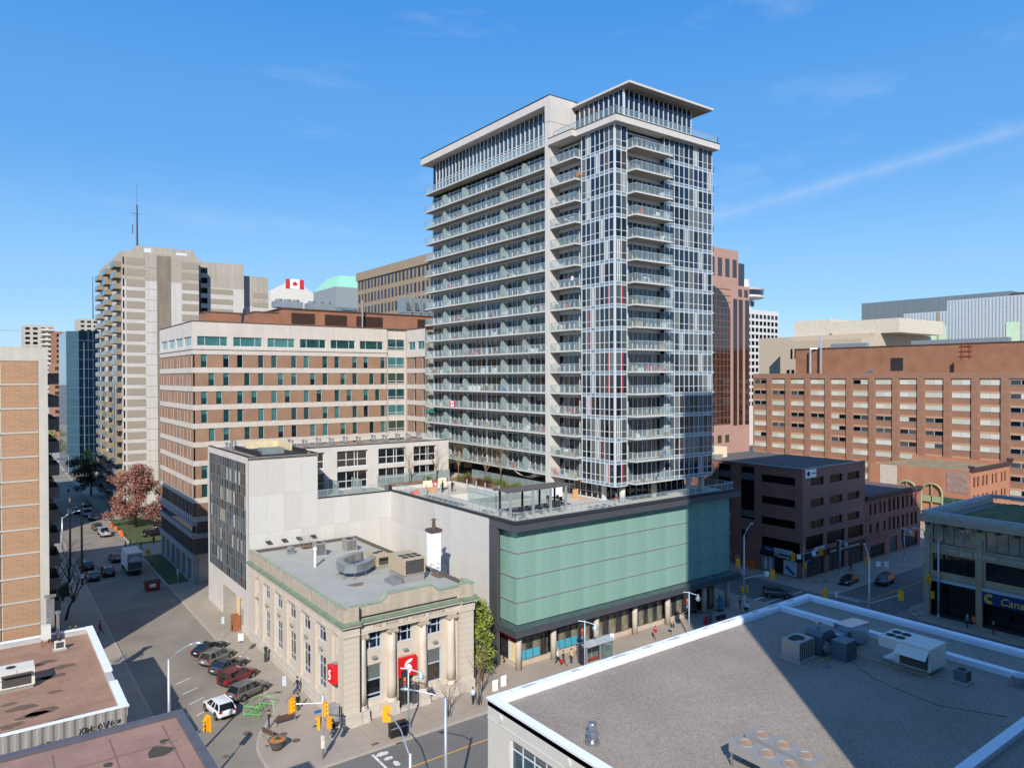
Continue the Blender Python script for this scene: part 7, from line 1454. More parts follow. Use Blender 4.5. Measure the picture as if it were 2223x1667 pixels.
person('person in a beige coat waiting behind the bus shelter', 56.1, 64.3, 90, 'stand', (60, 58, 52), (196, 166, 130), hair=HB)
person('person in a red jacket on the sunny podium pavement', 69.8, 63.6, 120, 'hold', KHK, (176, 24, 34), hair=HB)
person('person with a black backpack at the signal post by the podium end', 88.0, 62.7, 100, 'stand', (40, 44, 56), (206, 220, 238), hair=HB, bag=(24, 24, 28))
person('person in black standing behind the podium signal post', 88.9, 64.6, 200, 'stand', BLK, BLK)
person('person in black coat under the podium corner column', 87.2, 66.9, 90, 'walk', BLK, BLK)
person('person in black striding past the menswear shop', 121.6, 65.6, 20, 'walk', BLK, (40, 40, 48))
person('person in blue jacket with white cap before the tan office', 106.6, 41.4, 100, 'walk', BLK, (96, 112, 146), hair=(226, 226, 226))
person('person in a dark top and red skirt by the grocery window', 106.3, 38.2, 280, 'walk', (150, 24, 30), BLK, hair=(180, 150, 110))
person('lone person in magenta top on the shaded left pavement', 12.5, 109.0, 270, 'walk', BLK, (170, 40, 96))
for k, (x, y, c_, p_, w) in enumerate(((22.8, 159.6, (36, 34, 34), JEAN, 'black jacket, leftmost of the four walkers by the office lawn'), (23.7, 160.2, (30, 30, 34), JEAN, 'dark coat, second of the four walkers by the office lawn'), (24.5, 157.5, (190, 190, 196), JEAN, 'white and grey top, third of the four walkers'), (25.3, 157.8, (60, 70, 96), JEAN, 'blue jacket, rightmost of the four walkers'))): person('person in '+w, x, y, 80, 'walk', p_, c_)
person('person in dark clothes on the shaded left side of the street', 15.4, 204.5, 90, 'walk', BLK, (40, 44, 56)); person('person crossing the street in the far shade', 20.6, 247.6, 0, 'walk', BLK, BLK, z=0.01)
person('person in white top at the edge of the sunlit street', 23.9, 195.0, 270, 'stand', BLK, (200, 210, 230)); person('person in pale clothes under the red tree', 26.0, 192.6, 270, 'stand', GRY, (206, 206, 210)); person('person in black at the office colonnade', 28.2, 161.5, 180, 'stand', BLK, BLK)
person('person in tan trousers leaning by the payphone', 26.6, 65.4, 300, 'walk', KHK, (40, 40, 44), hair=HBR)

# ------------------------------------------------------------------ trees
M_bark = mat('grey_brown_bark', (104, 88, 76), 0.95, var=0.25, scale=3); M_twig = mat('bare_twigs', (122, 98, 80), 0.95, var=0.2); M_barkd = mat('dark_bark', (58, 50, 46), 0.95, var=0.2)
def grow(mb, p, d, L_, r_, depth, rnd, spread=.55, sides=5, up=.15, tips=None):
    n = 3; pts = [p]; rs = [r_]; q = Vector(p); v = Vector(d)
    for k in range(n):
        v = (v+Vector((rnd.uniform(-.18, .18), rnd.uniform(-.18, .18), rnd.uniform(-.05, .12)))).normalized(); q = q+v*L_/n; pts.append(tuple(q)); rs.append(r_*(1-.45*(k+1)/n))
    mb.tube(pts, rs, sides if depth > 2 else 4 if depth > 0 else 3, caps=False)
    if depth == 0:
        if tips is not None: tips.append(tuple(q))
        return
    for k in range(rnd.choice((2, 3, 3)) if depth > 1 else rnd.choice((3, 4))):
        b = Vector(pts[rnd.choice((2, 3, 3))]); a = rnd.uniform(0, 6.28); w = Vector((math.cos(a), math.sin(a), rnd.uniform(-.1, .6)+up)); nd = (v*(1-spread)+w.normalized()*spread).normalized()
        grow(mb, tuple(b), nd, L_*rnd.uniform(.6, .82), rs[-1]*rnd.uniform(.6, .8), depth-1, rnd, spread, sides, up, tips)
def bare_tree(label, x, y, z, h, seed, depth=4, m=None, mt=None, r_=.1, lean=(0, 0), spread=.55, name='bare_tree', guard=False, group='bare street trees'):
    rnd = random.Random(seed); t = thing(name, label, 'tree', (x, y, z), group); tr = MB(); k = h*.3
    tr.tube([(x, y, z), (x+lean[0]*.4, y+lean[1]*.4, z+k*.6), (x+lean[0], y+lean[1], z+k)], [r_*1.15, r_*.95, r_*.85], 7); part('trunk', tr, m or M_bark, t, True)
    b = MB(); tips = []
    for i in range(4): a = i*1.57+rnd.uniform(-.4, .4); grow(b, (x+lean[0], y+lean[1], z+k*(.85+.05*i)), Vector((math.cos(a)*.6, math.sin(a)*.6, 1)).normalized(), h*.25, r_*.62, depth, rnd, spread, tips=tips)
    grow(b, (x+lean[0], y+lean[1], z+k), Vector((lean[0]*.2, lean[1]*.2, 1)).normalized(), h*.28, r_*.75, depth, rnd, spread, tips=tips)
    part('crown', b, mt or M_twig, t)
    if guard:
        for g_ in range(6): a = g_*math.pi/3; part('tree_guard', MB().tube([(x+.28*math.cos(a), y+.28*math.sin(a), z), (x+.28*math.cos(a), y+.28*math.sin(a), z+1.4)], .025, 4), M_dark, t)
    return t, tips
bare_tree('small bare street tree in a black guard before the bank', 37.4, 61.6, .13, 5.2, 2, 3, guard=True, r_=.07); bare_tree('bare street tree in a black guard beside the leafy tree', 41.3, 61.9, .13, 7.5, 5, 3, guard=True, r_=.09)
bare_tree('thin bare tree in a black guard near the podium end', 80.6, 63.4, .13, 5.0, 8, 3, guard=True, r_=.06); bare_tree('thin bare tree by the black bin at the tan office corner', 113.6, 48.6, .13, 5.2, 9, 3, m=M_barkd, mt=M_barkd, r_=.06)
for k, (x, y, h) in enumerate(((9.4, 118.5, 9.5), (8.3, 124.5, 11.5), (9.8, 129.0, 10.5))): bare_tree(('nearest', 'tallest', 'farthest')[k]+' of the dark bare trees against the orange brick slab', x, y, .1, h, 20+k, 4, m=M_barkd, mt=M_barkd, r_=.16, lean=(.9 if k != 1 else .2, -.3), spread=.6)
for k, (x, y, h) in enumerate(((54.6, 101.4, 7.0), (59.6, 101.6, 7.4), (63.6, 101.2, 7.6), (64.0, 93.8, 7.6), (65.2, 91.4, 8.0))): bare_tree(('first', 'second', 'third', 'fourth', 'fifth')[k]+' budding tree from the left in the roof terrace beds', x, y, 17.2, h, 40+k, 4, r_=.08, mt=mat('budding_twigs', (142, 120, 84), .9, var=.2), group='terrace trees')
def leaves(mb, c, rad, n, size, rnd, flat=.7):
    for k in range(n):
        u = Vector((rnd.gauss(0, 1), rnd.gauss(0, 1), rnd.gauss(0, 1))); u.normalize(); r_ = rnd.random()**.45
        p = Vector((c[0]+u.x*rad[0]*r_, c[1]+u.y*rad[1]*r_, c[2]+u.z*rad[2]*r_)); a = Vector((rnd.gauss(0, 1), rnd.gauss(0, 1), rnd.gauss(0, flat))).normalized(); b = a.cross(Vector((rnd.gauss(0, 1), rnd.gauss(0, 1), rnd.gauss(0, 1)))).normalized(); s = size*rnd.uniform(.6, 1.3)
        mb.quad(p-a*s, p+b*s*.5, p+a*s, p-b*s*.5, mi=0 if rnd.random() < .6 else 1)
def leafy(label, x, y, z, h, clumps, mats, n, size, seed, name='leafy_tree', trunk=.12, group=None, branches=2, th=.35):
    rnd = random.Random(seed); t = thing(name, label, 'tree', (x, y, z), group); tr = MB(); tr.tube([(x, y, z), (x+.05, y, z+h*.3), (x, y+.05, z+h*.75)], [trunk, trunk*.8, trunk*.25], 7)
    for c, rd in clumps[:14]: tr.tube([(x, y, z+h*rnd.uniform(.2, .5)), ((x+x+c[0])/2, (y+y+c[1])/2, z+c[2]-.3*rd[2]), (x+c[0], y+c[1], z+c[2])], [trunk*.4, trunk*.25, .02], 5)
    part('trunk', tr, M_bark, t, True); mb = MB()
    for c, rd in clumps: leaves(mb, (x+c[0], y+c[1], z+c[2]), rd, int(n*rd[0]*rd[1]*rd[2]/.6), size, rnd)
    part('crown', mb, mats, t); return t
rl = random.Random(77)
M_lg = [mat('young_leaf', (150, 160, 62), .7, var=.2, scale=2), mat('young_leaf_dark', (92, 112, 46), .7, var=.2, scale=2)]
cl = [((rl.uniform(-1.1, 1.1)*(1-k/60), rl.uniform(-1.1, 1.1)*(1-k/60), 1.8+k*.185), (rl.uniform(.6, 1.0), rl.uniform(.6, 1.0), rl.uniform(.6, .9))) for k in range(38)]
leafy('tall narrow tree with fresh yellow-green leaves beside the bank', 44.8, 66.6, .1, 9.3, cl, M_lg, 150, .15, 1, trunk=.14)
M_rl = [mat('copper_leaf', (160, 112, 98), .8, var=.2, scale=1), mat('copper_leaf_dark', (130, 86, 76), .8, var=.2, scale=1), mat('copper_leaf_dark', (112, 66, 58))]
cl = [((rl.gauss(0, 3.4), rl.gauss(0, 3.4), rl.uniform(2.6, 14.0)), (rl.uniform(1.2, 2.0), rl.uniform(1.2, 2.0), rl.uniform(.9, 1.5))) for k in range(90)]
cl = [(c, r_) for c, r_ in cl if math.hypot(c[0], c[1]) < 6.6*(1-(max(c[2]-5, 0)/10.5)**2)+.5]
leafy('broad copper-leaved tree by the concrete apartments', 28.2, 183.0, 0, 14, cl, M_rl, 40, .24, 2, trunk=.3)
M_dl = [mat('dark_leaf', (52, 58, 40), .8, var=.25, scale=1), mat('dark_leaf2', (74, 74, 50), .8, var=.2, scale=1)]
cl = [((rl.gauss(0, 2.6), rl.gauss(0, 2.6), rl.uniform(2.6, 11)), (rl.uniform(1.2, 1.9), rl.uniform(1.2, 1.9), rl.uniform(.9, 1.4))) for k in range(34)]
leafy('dark shaded tree behind the copper-leaved one', 25.5, 240, 0, 12.5, cl, M_dl, 42, .26, 3, trunk=.3)
M_yl = [mat('spring_leaf', (164, 160, 78), .8, var=.2, scale=1), mat('spring_leaf2', (124, 124, 62), .8, var=.2, scale=1)]
for k, (x, y, h) in enumerate(((27.0, 262, 11), (30.5, 256, 10), (23.4, 352, 12), (10, 345, 11))):
    cl = [((rl.gauss(0, 1.7), rl.gauss(0, 1.7), rl.uniform(3, h)), (1.4, 1.4, 1.2)) for q in range(16)]
    leafy(('first', 'second', 'third', 'fourth')[k]+' yellow-green tree counted from the nearest, far up the side street', x, y, 0, h, cl, M_yl, 26, .3, 30+k, group='spring trees up the street')
cl = [((rl.uniform(-1.3, 1.3), rl.uniform(-1.3, 1.3), rl.uniform(.3, 2.2)), (.6, .6, .6)) for k in range(12)]
leafy('bright yellow forsythia bush behind the low brown roof', 8.6, 91.6, 6.2-6.0, 2.4, [((c[0], c[1], c[2]+4.2), r_) for c, r_ in cl], [mat('forsythia', (206, 196, 60), .7), mat('forsythia2', (150, 160, 60), .7)], 60, .12, 5, name='flowering_bush', trunk=.06)
M_gl = mat('lawn', (72, 84, 48), .95, var=.3, scale=1, fine=.3, fscale=20)
struct('lawn', MB().box(24.6, 27.8, 128.5, 152, .13, .17).box(24.6, 34, 163.5, 196, .13, .17), M_gl)
for k, (x, y) in enumerate(((23.9, 186.5), (24.1, 181.3), (24.3, 176.0), (24.2, 173.6))):
    tag(solid('traffic_barrel', MB().lathe([(.34, .13), (.3, .5), (.27, 1.1), (.1, 1.15)], (x, y, 0), 12), mat('barrel_orange', (236, 96, 40), .6), ('farthest', 'third nearest', 'second nearest', 'nearest')[k]+' orange traffic barrel on the verge by the silver pickup', 'barrel', (x, y, .13), 'orange traffic barrels'), ('farthest', 'third nearest', 'second nearest', 'nearest')[k]+' orange traffic barrel on the verge by the silver pickup', 'barrel', 'orange traffic barrels')
S8 = thing('traffic_signal', 'distant yellow signal hanging over the far side street', 'traffic light', (25, 300, 0), 'traffic signals'); part('pole', MB().tube([(25, 300, 0), (25, 300, 7)], .12, 6), M_pole, S8); part('mast_arm', MB().tube([(25, 300, 6.6), (18.5, 300, 6.9)], .07, 6), M_pole, S8); put('signal_head', WCACHE[('sig', 3, None)], S8, (18.4, 300, 5.5), R(180), (2, 2, 2))
# ------------------------------------------------------------------ rooftop plant
M_tanu = mat('tan_unit', (184, 166, 140), 0.6, 0.1, var=0.06); M_gal = mat('galvanised', (176, 180, 184)); M_duct = mat('bright_duct', (178, 184, 190), 0.3, 0.85, var=0.06); M_unit = mat('grey_condenser', (158, 156, 154), 0.5, 0.3, var=0.05); M_uw = mat('white_unit', (214, 214, 206), 0.5, 0.1, var=0.05); M_ud = mat('slate_unit', (92, 108, 118), 0.5, 0.3, var=0.06); M_grille = mat('dark_grille', (70, 68, 66), 0.7)
def fan_top(parent, x, y, z, r_, m=None, blade=None):
    o = part('fan', MB().lathe([(r_, z), (r_, z+.05), (r_*.9, z+.06), (r_*.88, z+.01)], (x, y, 0), 16), m or M_grille, parent); b = MB()
    for k in range(6): a = k*math.pi/3; b.quad((x, y, z+.02), (x+r_*.85*math.cos(a), y+r_*.85*math.sin(a), z+.015), (x+r_*.85*math.cos(a+.6), y+r_*.85*math.sin(a+.6), z+.035))
    part('fan_blades', b, blade or M_dark, o); return o
def condenser(label, x, y, z, w=1.3, d=1.3, h=1.25, m=None, group='rooftop condensers'):
    t = thing('condenser_unit', label, 'condenser', (x, y, z), group); part('case', MB().box(x-w/2, x+w/2, y-d/2, y+d/2, z+.15, z+h), m or M_unit, t); part('base', MB().box(x-w/2-.15, x+w/2+.15, y-d/2-.15, y+d/2+.15, z, z+.15), M_memb, t)
    g = MB()
    for k in range(7): g.box(x-w/2+.12+k*(w-.24)/7, x-w/2+.2+k*(w-.24)/7, y-d/2-.02, y-d/2, z+.25, z+h-.1)
    part('grille', g, M_grille, t); fan_top(t, x, y, z+h, min(w, d)*.33); return t
condenser('grey condenser beside the white vent pipe on the bank roof', 34.8, 88.9, 11.2, 1.3, 1.3, 1.7); condenser('grey condenser farthest back on the bank roof', 39.0, 89.0, 11.2, 1.5, 1.5, 1.6)
tag(solid('vent_pipe', MB().lathe([(.16, 11.2), (.16, 13.2), (.26, 13.25), (.26, 13.4), (.04, 13.65)], (32.35, 84.0, 0), 12), mat('pipe_white', (226, 226, 226)), 'white vent pipe with conical cap on the bank roof', 'vent', (32.35, 84, 11.2)), 'white vent pipe with conical cap on the bank roof', 'vent')
tag(solid('roof_fan', MB().box(31.9, 32.7, 92.0, 92.7, 11.2, 11.6).lathe([(.3, 11.6), (.5, 11.7), (.5, 11.95), (.25, 12.1)], (32.3, 92.35, 0), 14), M_duct, 'silver mushroom fan near the back of the bank roof', 'fan', (32.3, 92.3, 11.2)), 'silver mushroom fan near the back of the bank roof', 'fan')
DU = thing('ring_duct', 'shiny looping ventilation duct on legs on the bank roof', 'duct', (34.5, 77.5, 11.2))
ring = [(37.9, 79.3), (36.6, 77.9), (35.4, 76.9), (34.2, 76.5), (33.4, 77.0), (33.3, 78.4), (33.7, 79.8), (34.8, 80.8), (36.0, 81.6), (37.4, 81.9)]
wd = .42; lo_, hi_ = [], []
mb = MB(); rws = []
for k, (x, y) in enumerate(ring):
    a = Vector(ring[max(k-1, 0)]); b = Vector(ring[min(k+1, len(ring)-1)]); n = (b-a).normalized(); n = Vector((-n.y, n.x)); z0, z1 = 11.85, 12.75
    rws.append([(x+n.x*wd, y+n.y*wd, z0), (x+n.x*wd, y+n.y*wd, z1), (x-n.x*wd, y-n.y*wd, z1), (x-n.x*wd, y-n.y*wd, z0)])
mb.grid(rws, close=True); mb.quad(*rws[0]); mb.quad(*rws[-1][::-1]); part('duct_run', mb, M_duct, DU)
for x, y in ((33.2, 79.1), (33.0, 76.9), (33.9, 76.0), (35.5, 76.6), (36.2, 81.8)): part('leg', MB().tube([(x, y, 11.2), (x, y, 11.9)], .03, 5).box(x-.15, x+.15, y-.1, y+.1, 11.2, 11.28), M_gal, DU)
def rtu(label, x0, x1, y0, y1, z, h, m, fans=(), hood=True, curb=.4, name='rooftop_unit'):
    t = thing(name, label, 'rooftop unit', ((x0+x1)/2, (y0+y1)/2, z), 'rooftop air units'); part('case', MB().box(x0, x1, y0, y1, z+curb, z+curb+h), m, t); part('curb', MB().box(x0+.1, x1-.1, y0+.1, y1-.1, z, z+curb), M_unit, t)
    for fx_, fy_ in fans: fan_top(t, x0+(x1-x0)*fx_, y0+(y1-y0)*fy_, z+curb+h, .36)
    part('panel_seam', MB().box(x0-.01, x1+.01, y0-.012, y0, z+curb+h*.5, z+curb+h*.53).box((x0+x1)/2, (x0+x1)/2+.03, y0-.012, y0, z+curb, z+curb+h), M_grille, t)
    if hood: part('intake', MB().side([(x0+.2, z+curb+h*.75), (x1-.2, z+curb+h*.75), (x1-.2, z+curb+h*.8), (x0+.2, z+curb+h*.8)], y0-.4, y0).box(x0+.25, x1-.25, y0-.02, y0, z+curb+.15, z+curb+h*.75), M_grille, t)
    return t
rtu('tan rooftop unit feeding the shiny duct on the bank roof', 37.6, 39.4, 78.0, 81.0, 11.2, 1.3, M_tanu, [(.3, .5), (.7, .6)])
R2 = rtu('large tan rooftop unit with six fans on the bank roof', 37.5, 40.2, 71.0, 74.8, 11.2, 1.8, M_tanu, [(.2, .2), (.5, .2), (.8, .2), (.2, .45), (.5, .45), (.8, .45)], False, .9)
part('coil', MB().box(37.7, 40.0, 70.97, 71.0, 12.2, 13.7), M_grille, R2)
tag(solid('roof_skylight', MB().side([(36.2, 11.2), (37.4, 11.2), (37.4, 11.75), (36.2, 11.6)], 71.2, 73.2), M_gal, 'low metal hatch beside the big tan unit on the bank roof', 'hatch', (36.8, 72, 11.2)), 'low metal hatch beside the big tan unit on the bank roof', 'hatch')
CH = thing('white_chimney', 'white brick chimney with brown cap behind the bank', 'chimney', (43.3, 74.8, 0)); part('stack', MB().box(42.9, 44.1, 74.2, 75.4, 8, 15.6), mat('white_brick_paint', (240, 242, 248), 0.8, var=0.04), CH); part('cap', MB().box(42.75, 44.25, 74.05, 75.55, 15.6, 15.95), mat('cap_brown', (84, 74, 68), 0.8), CH); part('pot', MB().lathe([(.22, 15.95), (.22, 16.8), (.1, 16.8), (.1, 16.95), (.4, 17.0), (.05, 17.2)], (43.5, 74.8, 0), 12), mat('pot_brown', (96, 84, 76), 0.7, 0.2), CH)
def cage(label, x, y, z, w, d, h):
    t = thing('access_platform', label, 'platform', (x, y, z)); f = MB()
    for dx in (-w/2, w/2):
        for dy in (-d/2, d/2): f.tube([(x+dx, y+dy, z), (x+dx, y+dy, z+h)], .025, 5)
    for zz in (h*.5, h): f.tube([(x-w/2, y-d/2, z+zz), (x+w/2, y-d/2, z+zz), (x+w/2, y+d/2, z+zz), (x-w/2, y+d/2, z+zz), (x-w/2, y-d/2, z+zz)], .025, 5)
    part('guard_rail', f, M_gal, t); part('deck', MB().box(x-w/2, x+w/2, y-d/2, y+d/2, z, z+.08), mat('rusty_deck', (120, 92, 78), 0.8), t)
cage('railed access platform at the back wall of the bank roof', 35.0, 94.0, 11.4, 1.4, 1.2, 1.2); cage('railed ladder head beside the white chimney', 42.2, 71.6, 11.3, 1.0, 1.8, 1.1)
# near gravel roof
A1 = condenser('grey packaged unit with two fans at the left of the roof plant group', 57.2, 35.6, 9.5, 2.3, 1.7, 1.75); fan_top(A1, 56.6, 35.7, 11.26, .4)
A2 = thing('exhaust_blower', 'slate blue blower with round intake and curved top', 'blower', (60.0, 35.0, 9.5)); part('case', MB().box(59.0, 61.3, 34.5, 36.1, 9.5, 11.2).side([(59.0, 11.2), (61.3, 11.2), (60.8, 11.55), (59.5, 11.55)], 34.5, 36.1), M_ud, A2); part('round_intake', MB().tube([(59.6, 34.5, 10.3), (59.4, 34.1, 10.3)], .45, 18).tube([(59.4, 34.1, 10.3), (59.35, 34.0, 10.3)], .28, 14), M_gal, A2); part('stack', MB().lathe([(.1, 11.5), (.1, 12.0), (.28, 12.05), (.28, 12.15), (.05, 12.25)], (60.1, 35.4, 0), 12), M_gal, A2)
A3 = thing('filter_box', 'slate blue filter cabinet next to the blower', 'cabinet', (60.3, 33.2, 9.5)); part('case', MB().box(59.5, 61.2, 32.5, 33.9, 9.5, 11.1), M_ud, A3); part('door_seam', MB().box(59.48, 61.22, 32.48, 32.5, 10.2, 10.23), M_grille, A3)
A4 = thing('intake_hood', 'galvanised sloping intake hood over the roof kerb', 'hood', (64.0, 34.6, 9.5)); part('hood', MB().side([(62.8, 10.3), (64.4, 9.6), (65.6, 9.6), (66.0, 11.3), (62.6, 11.5)], 33.8, 35.4), M_duct, A4); part('link_duct', MB().box(61.2, 62.9, 34.0, 35.2, 10.1, 11.0), M_duct, A4)
A5 = thing('air_handler', 'big pale air handler with four fans and slanted intake', 'air handler', (63.6, 28.4, 9.5))
part('case', MB().side([(0, 0)]*0+[(62.0, 9.9), (64.9, 9.9), (64.9, 11.75), (62.0, 11.75)], 26.8, 29.6), M_uw, A5); part('slanted_end', MB().grid([[(62.0, 29.6, 9.9), (62.0, 29.6, 11.75)], [(64.9, 29.6, 9.9), (64.9, 29.6, 11.75)]]).prism([(62.0, 29.6), (64.9, 29.6), (64.9, 31.0), (62.0, 31.0)], 10.9, 11.75), M_uw, A5)
part('intake_louvres', MB().box(61.9, 62.0, 27.0, 29.2, 10.0, 11.2), M_grille, A5); part('hood', MB().quad((62.0, 26.9, 11.6), (62.0, 29.4, 11.6), (61.3, 29.4, 10.9), (61.3, 26.9, 10.9)), M_uw, A5); part('curb', MB().box(62.2, 64.7, 27.0, 30.8, 9.5, 9.9), M_gal, A5)
for x, y in ((62.9, 30.4), (64.0, 30.4), (62.9, 29.6), (64.0, 29.6)): fan_top(A5, x, y, 11.75, .38)
condenser('small round condenser right of the pale air handler', 63.2, 24.9, 9.5, .95, .95, 1.0, M_ud)
A6 = thing('fan_coil_bank', 'grey condenser bank with six copper-coloured fans', 'condenser bank', (39.5, 26.2, 9.5)); M_cop = mat('copper_fan', (216, 158, 110), 0.5, 0.4)
for i, x in enumerate((37.8, 39.5)):
    part('cabinet', MB().box(x, x+1.25, 23.6-.6*i+.6, 28.3, 10.4, 11.05), M_unit, A6)
    for y in (23.8, 26.0, 28.1): part('leg', MB().box(x+.05, x+.15, y, y+.1, 9.5, 10.4).box(x+1.1, x+1.2, y, y+.1, 9.5, 10.4), M_gal, A6)
    for k in range(3): fan_top(A6, x+.62, 27.5-1.55*k, 11.05, .52, M_unit, M_cop)
tag(solid('turbine_vent', MB().lathe([(.5, 9.5), (.5, 9.7), (.3, 9.72), (.3, 10.0), (.42, 10.02), (.42, 10.25), (.32, 10.3), (.32, 10.85), (.28, 10.9), (.02, 10.95)], (32.8, 35.5, 0), 18), M_duct, 'silver exhaust cowl near the gravel roof edge', 'vent', (32.8, 35.5, 9.5)), 'silver exhaust cowl near the gravel roof edge', 'vent')
tag(solid('gas_pipe', MB().tube([(59.9, 33.9, 9.6), (56.8, 33.8, 9.6)], .035, 6).tube([(61.8, 32.8, 9.6), (61.85, 26.6, 9.6), (62.9, 26.5, 9.6)], .035, 6), mat('gas_tan', (214, 176, 112), 0.6), 'tan gas pipe running over the gravel roof', 'pipe', (60, 32, 9.5)), 'tan gas pipe running over the gravel roof', 'pipe')
tag(solid('pipe_flashing', MB().box(56.9, 57.7, 32.8, 33.3, 9.5, 9.54).tube([(57.3, 33.05, 9.5), (57.3, 33.05, 9.95)], .07, 8), M_gal, 'small metal flashing plate with a stub pipe on the gravel roof', 'flashing', (57.3, 33, 9.5)), 'small metal flashing plate with a stub pipe on the gravel roof', 'flashing')
tag(solid('roof_fan', MB().lathe([(.4, 9.5), (.4, 9.9), (.55, 9.95), (.55, 10.3), (.2, 10.45)], (66.0, 21.9, 0), 14), M_gal, 'grey mushroom fan at the right side of the gravel roof', 'fan', (66, 21.9, 9.5)), 'grey mushroom fan at the right side of the gravel roof', 'fan')
crk = MB(); crk.tube([(60.5, 33.0, 9.503), (58.2, 29.6, 9.503), (57.6, 27.2, 9.503), (57.2, 24.2, 9.503), (59.2, 20.4, 9.503)], .03, 4); part('roof_crack', crk, M_dark, FG)
# low brown roof, left
RL = rtu('white rooftop unit with one fan on the low brown roof', 1.0, 3.6, 74.7, 76.6, 7.25, 1.5, M_uw, [(.35, .5)], True, .3)
condenser('small white split condenser on the low brown roof', 6.1, 83.6, 7.25, .9, .4, .9, M_uw)
FN = thing('old_furnace_stack', 'rusty furnace housing with tall grey flue on the low brown roof', 'flue', (5.2, 86, 7.25)); part('housing', MB().box(4.7, 5.5, 85.6, 86.4, 7.9, 9.2), M_uw, FN); part('stand', MB().tube([(4.7, 85.6, 7.25), (4.8, 85.7, 8.0)], .05, 5).tube([(5.5, 85.6, 7.25), (5.4, 85.7, 8.0)], .05, 5).tube([(4.7, 86.4, 7.25), (4.8, 86.3, 8.0)], .05, 5), mat('rust', (150, 92, 58)), FN); part('flue', MB().box(5.2, 5.9, 86.8, 87.1, 8.6, 11.6), M_gal, FN); part('round_flue', MB().lathe([(.16, 7.25), (.16, 9.9), (.28, 9.95), (.28, 10.15), (.05, 10.2)], (6.2, 87.0, 0), 10), M_gal, FN); part('flue_cap', MB().box(5.05, 6.05, 86.7, 87.2, 11.75, 11.95), M_gal, FN)
rtu('cream unit with brown lid at the far left of the low brown roof', -2.5, .2, 84.0, 86.0, 7.25, .9, M_uw, (), False, .2)
st = MB(); rs = random.Random(19)
for k in range(13):
    x, y = rs.uniform(1.5, 8), rs.uniform(66, 82); r_ = rs.uniform(.5, 1.4); st.prism([(x+r_*math.cos(a)*rs.uniform(.7, 1.4), y+r_*.6*math.sin(a)*rs.uniform(.7, 1.2)) for a in [q*math.pi/6 for q in range(12)]], 7.25, 7.2565)
part('roof_stains', st, mat('dark_roof_stain', (104, 84, 70), 0.95, var=0.3, scale=2), LR)['kind'] = 'stuff'
# beyond
tag(solid('rooftop_unit', MB().box(113, 117, 88, 91, 18.4, 20.4), mat('cream_box', (226, 208, 178), 0.8), 'cream rooftop box on the dark brick office', 'rooftop unit', (115, 89, 18.4)), 'cream rooftop box on the dark brick office', 'rooftop unit')
tag(solid('roof_cowl', MB().side([(110.8, 18.4), (112.6, 18.4), (113.2, 19.3), (110.8, 19.3)], 86, 87), M_unit, 'grey cowl at the sunlit corner of the dark brick office roof', 'cowl', (112, 86.5, 18.4)), 'grey cowl at the sunlit corner of the dark brick office roof', 'cowl')
# ------------------------------------------------------------------ terrace on the podium roof
railing(PD, [(49.25, 95.6), (49.25, 66.2), (89.6, 66.2), (89.6, 74)], 17.45, .95, 1.45, name='terrace_railing')
M_slat = mat('grey_slats', (92, 88, 84), 0.8, var=0.1)
PG = thing('pergola', 'flat slatted grey pergola on steel posts on the roof terrace', 'pergola', (55.3, 70.4, 17))
for k in range(30): block('roof_slat', M_slat, PG, 50.0, 60.6, 69.0+.095*k, 69.06+.095*k, 20.36, 20.44)
part('beam', MB().box(50.1, 60.5, 69.05, 69.15, 20.22, 20.36).box(50.1, 60.5, 71.65, 71.75, 20.22, 20.36), M_slat, PG)
for x in (50.7, 54.15, 56.9, 59.4): part('post', MB().box(x-.13, x+.13, 68.98, 69.22, 17.0, 20.3), M_pole, PG); part('lattice_post', MB().box(x+.2, x+.42, 71.6, 71.78, 17.0, 20.3), M_dark, PG)
M_wick = mat('black_wicker', (38, 36, 36), .8)
def lounger(label, x, y, deg, m=None):
    if 'lounger' not in WCACHE:
        t = thing('sun_lounger', 'x', 'lounger'); part('seat', MB().box(-.3, .3, -.9, .4, .3, .36), m or M_wick, t); part('backrest', MB().side([(-.3, .33), (.3, .33), (.3, .4), (-.3, .4)], .4, 1.0), m or M_wick, t)
        t.children[1].rotation_euler = (R(28), 0, 0); t.children[1].location = (0, -.12, -.16)
        for sx in (-.26, .26):
            for sy in (-.8, .3): part('leg', MB().box(sx-.025, sx+.025, sy-.025, sy+.025, 0, .3), M_gal, t)
        WCACHE['lounger'] = t; o = t; o.location = (x, y, 17.0); o.rotation_euler = (0, 0, R(deg)); o['label'] = label
    else: o = clone(WCACHE['lounger'], (x, y, 17.0), R(deg), label)
    o['group'] = 'loungers on the roof terrace'; return o
for k in range(8): lounger(('first', 'second', 'third', 'fourth', 'fifth', 'sixth', 'seventh', 'eighth')[k]+' dark lounger along the pool-side railing, counted from the back', 51.2, 89.0-1.15*k, 90)
for k, (x, y, d) in enumerate(((51.3, 74.2, 70), (52.0, 67.6, 60), (63.0, 67.6, 20), (64.3, 67.7, 15), (65.7, 67.8, 20))): lounger(('dark lounger between pool screen and pergola', 'dark lounger at the terrace corner under the railing', 'left one of three loungers along the front terrace railing', 'middle one of three loungers along the front terrace railing', 'right one of three loungers along the front terrace railing')[k], x, y, d)
